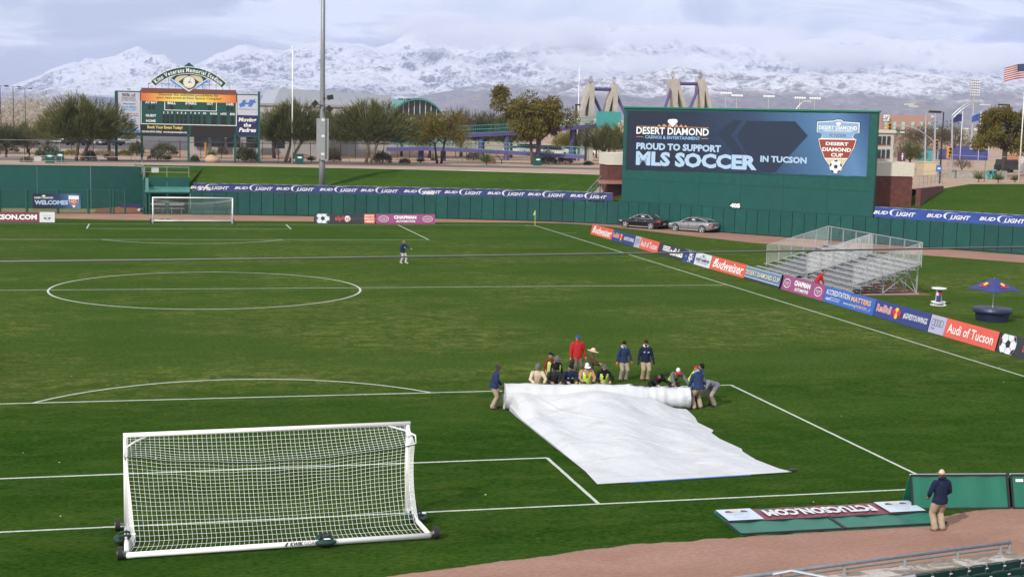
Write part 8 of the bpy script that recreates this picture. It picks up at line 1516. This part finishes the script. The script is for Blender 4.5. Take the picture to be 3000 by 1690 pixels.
    hm.mi = 2; hm.add([hp(-.014, .094, .03), hp(.014, .094, .03), hp(.019, .097, -.024), hp(0, .126, -.020), hp(-.019, .097, -.024), hp(0, .106, .02)], [(0, 1, 5), (1, 2, 3, 5), (0, 5, 3, 4), (4, 3, 2)])
    for s in (1, -1): hm.mi = 2; hm.ball(hp(s*.079, -.005, -.002), 1, 6, 5, .012, .02, .032); hm.mi = 4; hm.ball(hp(s*.031, .086, .018), 1, 6, 4, .013, .010, .007); hm.mi = 6; hm.box(hp(s*.031, .094, .036), (.034, .008, .008), Xh, Fh, Uh)
    hm.mi = 5; hm.box(hp(0, .092, -.056), (.044, .010, .010), Xh, Fh, Uh)
    for s in (1, -1):
        el, wr = hands[s]; d = (wr-el).normalized(); sd = d.cross(Vector((0, -1, .2))).normalized(); nrm = sd.cross(d); hm.mi = 7; pc = wr+d*.05; hm.tube([wr-d*.015, wr+d*.02, wr+d*.085], [.03, .036, .034], 8)
        for k, L in enumerate((.062, .072, .066, .052)): b0 = wr+d*.085+sd*((k-1.5)*.019); e1 = b0+d*L*.55+nrm*(-.008); e2 = e1+(d*.75-nrm*.65)*L*.5; hm.tube([b0-d*.02, b0, e1, e2], [.0105, .0105, .0095, .0075], 5)
        b0 = wr+d*.03-sd*.032; hm.tube([b0+sd*.012, b0+d*.025-sd*.018, b0+d*.06-sd*.02-nrm*.015], [.013, .012, .009], 5)
    nb = len(V); allV = np.concatenate([V, np.array(hm.v, np.float32)]); me = bpy.data.meshes.new('body'); me.from_pydata(allV.tolist(), [], F+[tuple(nb+i for i in q) for q in hm.f])
    for q in mats: me.materials.append(q)
    me.polygons.foreach_set('material_index', np.concatenate([mi, np.array(hm.m)]).astype(np.int32)); me.polygons.foreach_set('use_smooth', [True]*len(me.polygons)); me.update(); body = link('body', me, t)
    def cap_dome(name, m, k=1.10, z0=.015, tall=1.0, par=t, yofs=0.0):
        q = MB(); n = 18
        for j in range(6):
            la = math.pi/2*j/5
            for i in range(n): lo = 2*math.pi*i/n; q.v.append(tuple(hp(.077*k*math.cos(la)*math.sin(lo), yofs+.097*k*math.cos(la)*math.cos(lo), z0+.115*k*tall*math.sin(la))))
        q.f = [(j*n+i, j*n+(i+1) % n, (j+1)*n+(i+1) % n, (j+1)*n+i) for j in range(5) for i in range(n)]; q.m = [0]*len(q.f); return q.build(name, m, par, smooth=True)
    def brim(m, par, r0, r1, a0, a1, z, drop=.02):
        q = MB(); n = 16
        for i in range(n+1): a = a0+(a1-a0)*i/n; q.v += [tuple(hp(r0*.80*math.sin(a), r0*math.cos(a), z)), tuple(hp(r1*.85*math.sin(a), r1*math.cos(a), z-drop)), tuple(hp(r1*.85*math.sin(a), r1*math.cos(a), z-drop-.006)), tuple(hp(r0*.80*math.sin(a), r0*math.cos(a), z-.008))]
        q.f = [(4*i+e, 4*i+4+e, 4*i+4+(e+1) % 4, 4*i+(e+1) % 4) for i in range(n) for e in range(4)]; q.m = [0]*len(q.f); return q.build('brim', m, par)
    if hat == 'cap': c = cap_dome('cap', hatc, 1.07, .026, .86); brim(hatc if chest is None or len(chest) < 2 else chest[1], c, .095, .185, -1.0, 1.0, .036, .02); cap_dome('hair', mats[6], 1.04, -.03, .4, t, -.012)
    elif hat == 'beanie': c = cap_dome('beanie', hatc, 1.13, .022, 1.05); q = MB(); q.tube([hp(.089*math.sin(a), .111*math.cos(a), .026) for a in np.linspace(0, 2*math.pi, 19)], .014, 6, False); q.build('cuff', hatc, c, smooth=True)
    elif hat == 'wide': c = cap_dome('sun_hat', hatc, 1.12, .03, .95); brim(hatc, c, .09, .24, 0, 2*math.pi, .035, .022)
    else: cap_dome('hair', mats[6], 1.07, .0, 1.0, t, -.012)
    if hood is not None:                               # hood: up over the head, or lying on the shoulders
        hoc, isup = hood; q = MB()
        if isup:
            n = 14
            for j in range(8):
                la = -.95+(math.pi/2+.95)*j/7
                for i in range(n+1): lo = .75+(2*math.pi-1.5)*i/n; k = 1.24+.25*max(0, -la); q.v.append(tuple(hp(.077*k*math.cos(la)*math.sin(lo), -.006+.097*k*math.cos(la)*math.cos(lo), .145*math.sin(la))))
            q.f = [(j*(n+1)+i, j*(n+1)+i+1, (j+1)*(n+1)+i+1, (j+1)*(n+1)+i) for j in range(7) for i in range(n)]; q.m = [0]*len(q.f); q.build('hood', hoc, t, smooth=True)
        else: c0 = nk+up*.035; q.tube([c0+X*(.085*math.cos(a))+fw*(.075*math.sin(a)-.015)+up*(.02-.035*math.sin(a)) for a in np.linspace(.5*math.pi+.35, 2.5*math.pi-.35, 16)], [.018+.026*math.sin(math.pi*i/15) for i in range(16)], 7); q.build('hood', hoc, t, smooth=True)
    if vest is not None:
        q = MB(); n = 28; hs = np.linspace(-.12, .47, 12); prof = lambda h: (float(np.interp(h, [x[0] for x in tor], [x[1] for x in tor])), float(np.interp(h, [x[0] for x in tor], [x[2] for x in tor])))
        for h in hs:
            w, d = prof(h); w, d = w*H*(.4+.6*b)+.030, d*H*b+.030
            for k in range(n+1): a = math.pi*1.5+2*math.pi*k/n; q.v.append(tuple(pel+up*h*H+X*(w*math.cos(a+math.pi))+fw*(d*math.sin(a+math.pi)+bel*.35*max(0, 1-abs(h-.08)/.25))))
        for j in range(len(hs)-1):
            for k in range(n):
                a = 2*math.pi*(k+.5)/n; a = min(a, 2*math.pi-a); hmid = (hs[j]+hs[j+1])/2; gap = .07+max(0, (hmid-.20))*1.25
                if a < gap and tails == 0: continue
                if tails and a < gap*.5+.1: continue
                q.f.append((j*(n+1)+k, j*(n+1)+k+1, (j+1)*(n+1)+k+1, (j+1)*(n+1)+k)); q.m.append(1 if (0.02 < hmid < .07 or (abs(a-.75) < .10 and hmid > .1) or (abs(a-2.5) < .1 and hmid > .1)) else 0)
        q.build('vest', [vest, SILV], t, smooth=True)
    if chest:                                          # printed patches on the chest
        for x, z, w, h, m in chest[0]: q = MB(); wd, dd = .185*(.4+.6*b), .128*b+.010+bel*.2*(z < .2); c = pel+up*z*H+X*x+fw*(dd*math.sqrt(max(0, 1-(x/wd)**2))+.012); ax_ = (X+fw*(-x/wd*.5)).normalized(); q.box(c, (w, .008, h), ax_, fw, up); q.build('chest_patch', m, t)
    return t
SILV = mat('reflective_silver', (.55, .58, .55), .4, .2, var=.05); HIVIS = mat('hi_vis_yellow', (.52, .72, .04), .6, var=.08, scale=10)
NV_ = cloth('navy', (.012, .018, .045)); NVB = cloth('navy_blue', (.022, .036, .095)); BLK = cloth('black', (.010, .010, .012)); KHA = cloth('khaki', (.36, .28, .20), 9); KHB = cloth('khaki_grey', (.30, .26, .205), 9); CRM = cloth('cream', (.52, .43, .31)); REDC = cloth('red', (.40, .022, .022)); BRN = cloth('brown', (.085, .055, .036)); TANJ = cloth('tan', (.36, .215, .12)); GRY = cloth('grey', (.12, .12, .125)); HGR = cloth('heather_grey', (.17, .18, .21)); LBL = cloth('blue', (.02, .11, .26)); JEAN = cloth('dark_trousers', (.04, .04, .045)); CAMO = cloth('camo', (.12, .105, .07), 16, .65); PLAID = cloth('plaid', (.16, .03, .025), 26, .8); OLV = cloth('olive_cap', (.09, .09, .075)); ORG_ = mat('glove_orange', (.72, .17, .02), .6, var=.05); GLB = mat('glove_black', (.012, .012, .013), .7); GLT = mat('glove_tan', (.50, .38, .22), .7); CAPB = cloth('cap_blue', (.03, .07, .22)); CAPT = cloth('cap_beige', (.58, .47, .34)); CAPW = cloth('cap_white', (.62, .64, .68)); CAPR = cloth('cap_red', (.42, .02, .025)); SHG = mat('shoe_pale', (.55, .52, .42), .7); LHOOD = cloth('hood_pale', (.42, .46, .52)); LBHOOD = cloth('hood_blue', (.22, .36, .56))
def spot(u, v, y): p = atY(u, v, y); return Vector((p.x, p.y, 0))
PT = mat('patch_white', (.62, .64, .68), .6); rollh = lambda x, dx=0: None
person('person in blue jacket and khaki trousers standing alone left of the tarp roll', (9.2, 13.25, 0), R_(82), NVB, KHA, 2, lean=14, hl=(.12, -.33, .86), hr=(-.16, -.16, .80), yaw=0, nod=8, fl=(.10, -.10), fr=(-.12, .05), gloves=GLT, bulk=1.05, H=.97)
def crew(label, u, v, y, top, skin, **k):
    p = spot(u, v, y); k.setdefault('hl', (.19, -.52, .93)); k.setdefault('hr', (-.19, -.52, .93)); k.setdefault('lean', 21); k.setdefault('hz', .80); k.setdefault('hy', -.02); k.setdefault('nod', 22); return person(label, (p.x, y-.02, 0), k.pop('rot', -.06), top, k.pop('legs', JEAN), skin, fl=(.15, .10), fr=(-.15, .16), **k)
crew('person in cream jacket and grey hood, leftmost of the row at the roll', 1350, 917, 13.75, CRM, 1, lean=17, hz=.83, hood=(HGR, True), hat='beanie', hatc=GRY, beard=True, nod=14, yaw=8)
crew('person in a charcoal jacket and black beanie leaning on the roll, second in the row', 1392, 921, 13.8, cloth('charcoal', (.022, .023, .027)), 1, hat='beanie', hatc=BLK, hood=(GRY, False), nod=40)
crew('person in a navy jacket with name patches leaning on the roll, middle of the row', 1432, 920, 13.8, NV_, 0, hat='beanie', hatc=BLK, hood=(GRY, False), nod=30, yaw=22, chest=([(-.09, .30, .07, .025, PT), (.08, .30, .08, .035, PT)],))
crew('person in a tan jacket, yellow vest and white cap leaning on the roll', 1473, 916, 13.75, TANJ, 0, lean=17, hz=.83, hat='cap', hatc=CAPW, vest=HIVIS, nod=26, gloves=GLB, bulk=1.12)
crew('person in black jacket, yellow vest and grey cap, rightmost of the leaning row', 1516, 922, 13.7, BLK, 0, lean=23, hat='cap', hatc=OLV, vest=HIVIS, hood=(BLK, False), nod=8, yaw=12)
p = spot(1383, 884, 15.3); person('person in a plaid shirt, yellow vest and black cap standing behind the row', p, R_(25), PLAID, JEAN, 0, hat='cap', hatc=BLK, vest=HIVIS, yaw=40, lean=4)
p = spot(1398, 893, 14.9); person('person in dark hooded top and yellow vest looking right behind the row', p, R_(20), BLK, JEAN, 0, hat='cap', hatc=GRY, hood=(GRY, True), vest=HIVIS, yaw=50, lean=8, H=.96)
p = spot(1454, 838, 19.0); person('heavy set person in a red jacket, camouflage trousers and blue cap', p, R_(6), REDC, CAMO, 0, hat='cap', hatc=CAPB, bulk=1.22, lean=-2, yaw=14, H=1.03, hl=(.36, -.05, .86), hr=(-.34, -.08, .84))
p = spot(1487, 872, 16.5); person('person in a brown jacket and pale wide brimmed hat holding something', p, R_(75), BRN, BRN, 0, hat='wide', hatc=CAPT, lean=6, hl=(.10, -.36, 1.02), hr=(-.08, -.38, 1.0), H=.95, nod=14)
p = gnd(1567, 956); person('person in a navy jacket with pale hood and bright orange gloves', p, R_(8), NVB, KHB, 0, H=.94, hat='beanie', hatc=BLK, hood=(LHOOD, False), gloves=ORG_, hl=(.34, -.08, .80), hr=(-.34, -.08, .80))
p = gnd(1622, 956); person('person in a navy work jacket, white collar and striped black beanie', p, R_(-2), NV_, KHA, 1, H=.97, hat='beanie', hatc=cloth('cap_dark_red', (.05, .008, .01)), hood=(LTG, False), gloves=GLB, bulk=1.1, beard=True, chest=([(-.10, .33, .07, .03, PT), (.08, .32, .09, .035, PT)],), hl=(.33, -.08, .80), hr=(-.33, -.08, .80))
p = spot(1655, 943, 13.5); person('person in black crouching low over the right part of the roll', p, R_(10), BLK, JEAN, 1, lean=62, hz=.70, hy=.35, hl=(.30, -.62, .80), hr=(-.30, -.60, .80), hat='cap', hatc=BLK, nod=45, yaw=20, fl=(.18, .45), fr=(-.18, .30), hood=(cloth('dark_red', (.2, .02, .025)), False))
p = spot(1702, 930, 13.35); person('person in grey top, yellow vest and white and red cap bending over roll', p, R_(-4), GRY, JEAN, 0, lean=52, hz=.84, hy=.32, hl=(.42, -.50, .72), hr=(-.20, -.50, .78), hat='cap', hatc=CAPW, vest=HIVIS, nod=45, chest=([], CAPR), bulk=1.05, fl=(.2, .4), fr=(-.2, .35))
p = spot(1750, 920, 13.2); person('person in blue top, yellow vest and black beanie bending at the right roll end', p, R_(35), LBL, JEAN, 1, lean=34, hz=.88, hy=.12, hl=(.12, -.45, .70), hr=(-.15, -.42, .72), hat='beanie', hatc=BLK, vest=HIVIS, nod=40, yaw=10)
p = gnd(1757, 1029); person('person seen from behind in navy jacket and red cap at the roll end', p, R_(196), NVB, KHA, 0, lean=20, hz=.90, hl=(.22, -.42, .66), hr=(-.24, -.40, .68), hat='cap', hatc=CAPR, hood=(LBHOOD, False), nod=10, yaw=-70, bulk=1.14, fl=(.20, .0), fr=(-.14, -.05), H=.97)
p = gnd(1786, 1022); person('person in a grey sweatshirt bending low behind the one with the red cap', p, R_(-75), HGR, KHB, 0, lean=72, hz=.82, hy=.2, hl=(.15, -.62, .52), hr=(-.15, -.6, .55), nod=40, hat='beanie', hatc=GRY, fl=(.12, .15), fr=(-.14, .22), shoes=BLACK)
person('person in dark jacket and beige cap standing by the green A-frame boards', gnd(2361, 1335), R_(182), NV_, KHA, 1, hat='cap', hatc=CAPT, hood=(NV_, False), yaw=-28, nod=4, hl=(.22, -.22, .92), hr=(-.22, -.22, .92), bulk=1.12, H=.97, shoes=mat('shoe_tan', (.24, .13, .06), .7))
person('person in a navy sweatshirt and pale grey trousers walking across the pitch', gnd(1013, 663), R_(48), NVB, cloth('pale_grey', (.42, .42, .41), 9), 0, hair=(.12, .05, .03), hr=(-.20, .05, .82), hl=(.34, -.46, 1.12), fl=(.08, -.22), fr=(-.10, .12), lean=3, shoes=SHG, H=.98, chest=([(0, .30, .16, .07, PT)],), yaw=20)
q = onplane(2060, 682, Vector((38.15, 0, 0)), Vector((1, 0, 0))); person('person in a red jacket bending beside the bleachers behind the boards', (38.15, q.y, 0), R_(75), REDC, KHA, 0, lean=34, hz=.88, hy=.10, hl=(.12, -.40, .66), hr=(-.15, -.35, .66), nod=18, fl=(.12, -.12), fr=(-.12, .18))
# hand tools: orange and yellow marker wands leaning by the row
for u0, v0, u1, v1, m, lb in ((1368, 936, 1378, 954, mat('wand_orange', (.7, .22, .05), .6), 'orange marker wand held by the row of workers'), (1373, 930, 1376, 948, CY_, 'yellow marker wand held by the row of workers')):
    a, b_ = atY(u0, v0, 14.2), atY(u1, v1, 14.2); t = thing('marker_wand', lb, 'wand', tuple(b_)); mb = MB(); mb.cyl(a, b_, .018, n=6); mb.build('rod', m, t, world=True); mb = MB(); mb.cyl(b_, b_+(b_-a)*.25, .025, n=6); mb.build('grip', BLACK, t, world=True)
a = gnd(1440, 932); t = thing('tool_pouch', 'dark pouch hanging from the hand of the person in red', 'bag', (13.95, 18.85, .7)); mb = MB(); mb.ball((0, 0, 0), 1, 8, 6, .11, .08, .15); mb.build('pouch', BLACK, t, smooth=True); mb = MB(); mb.tube([(-.05, 0, .12), (0, 0, .22), (.05, 0, .12)], .012, 5); mb.build('strap', BLACK, t)
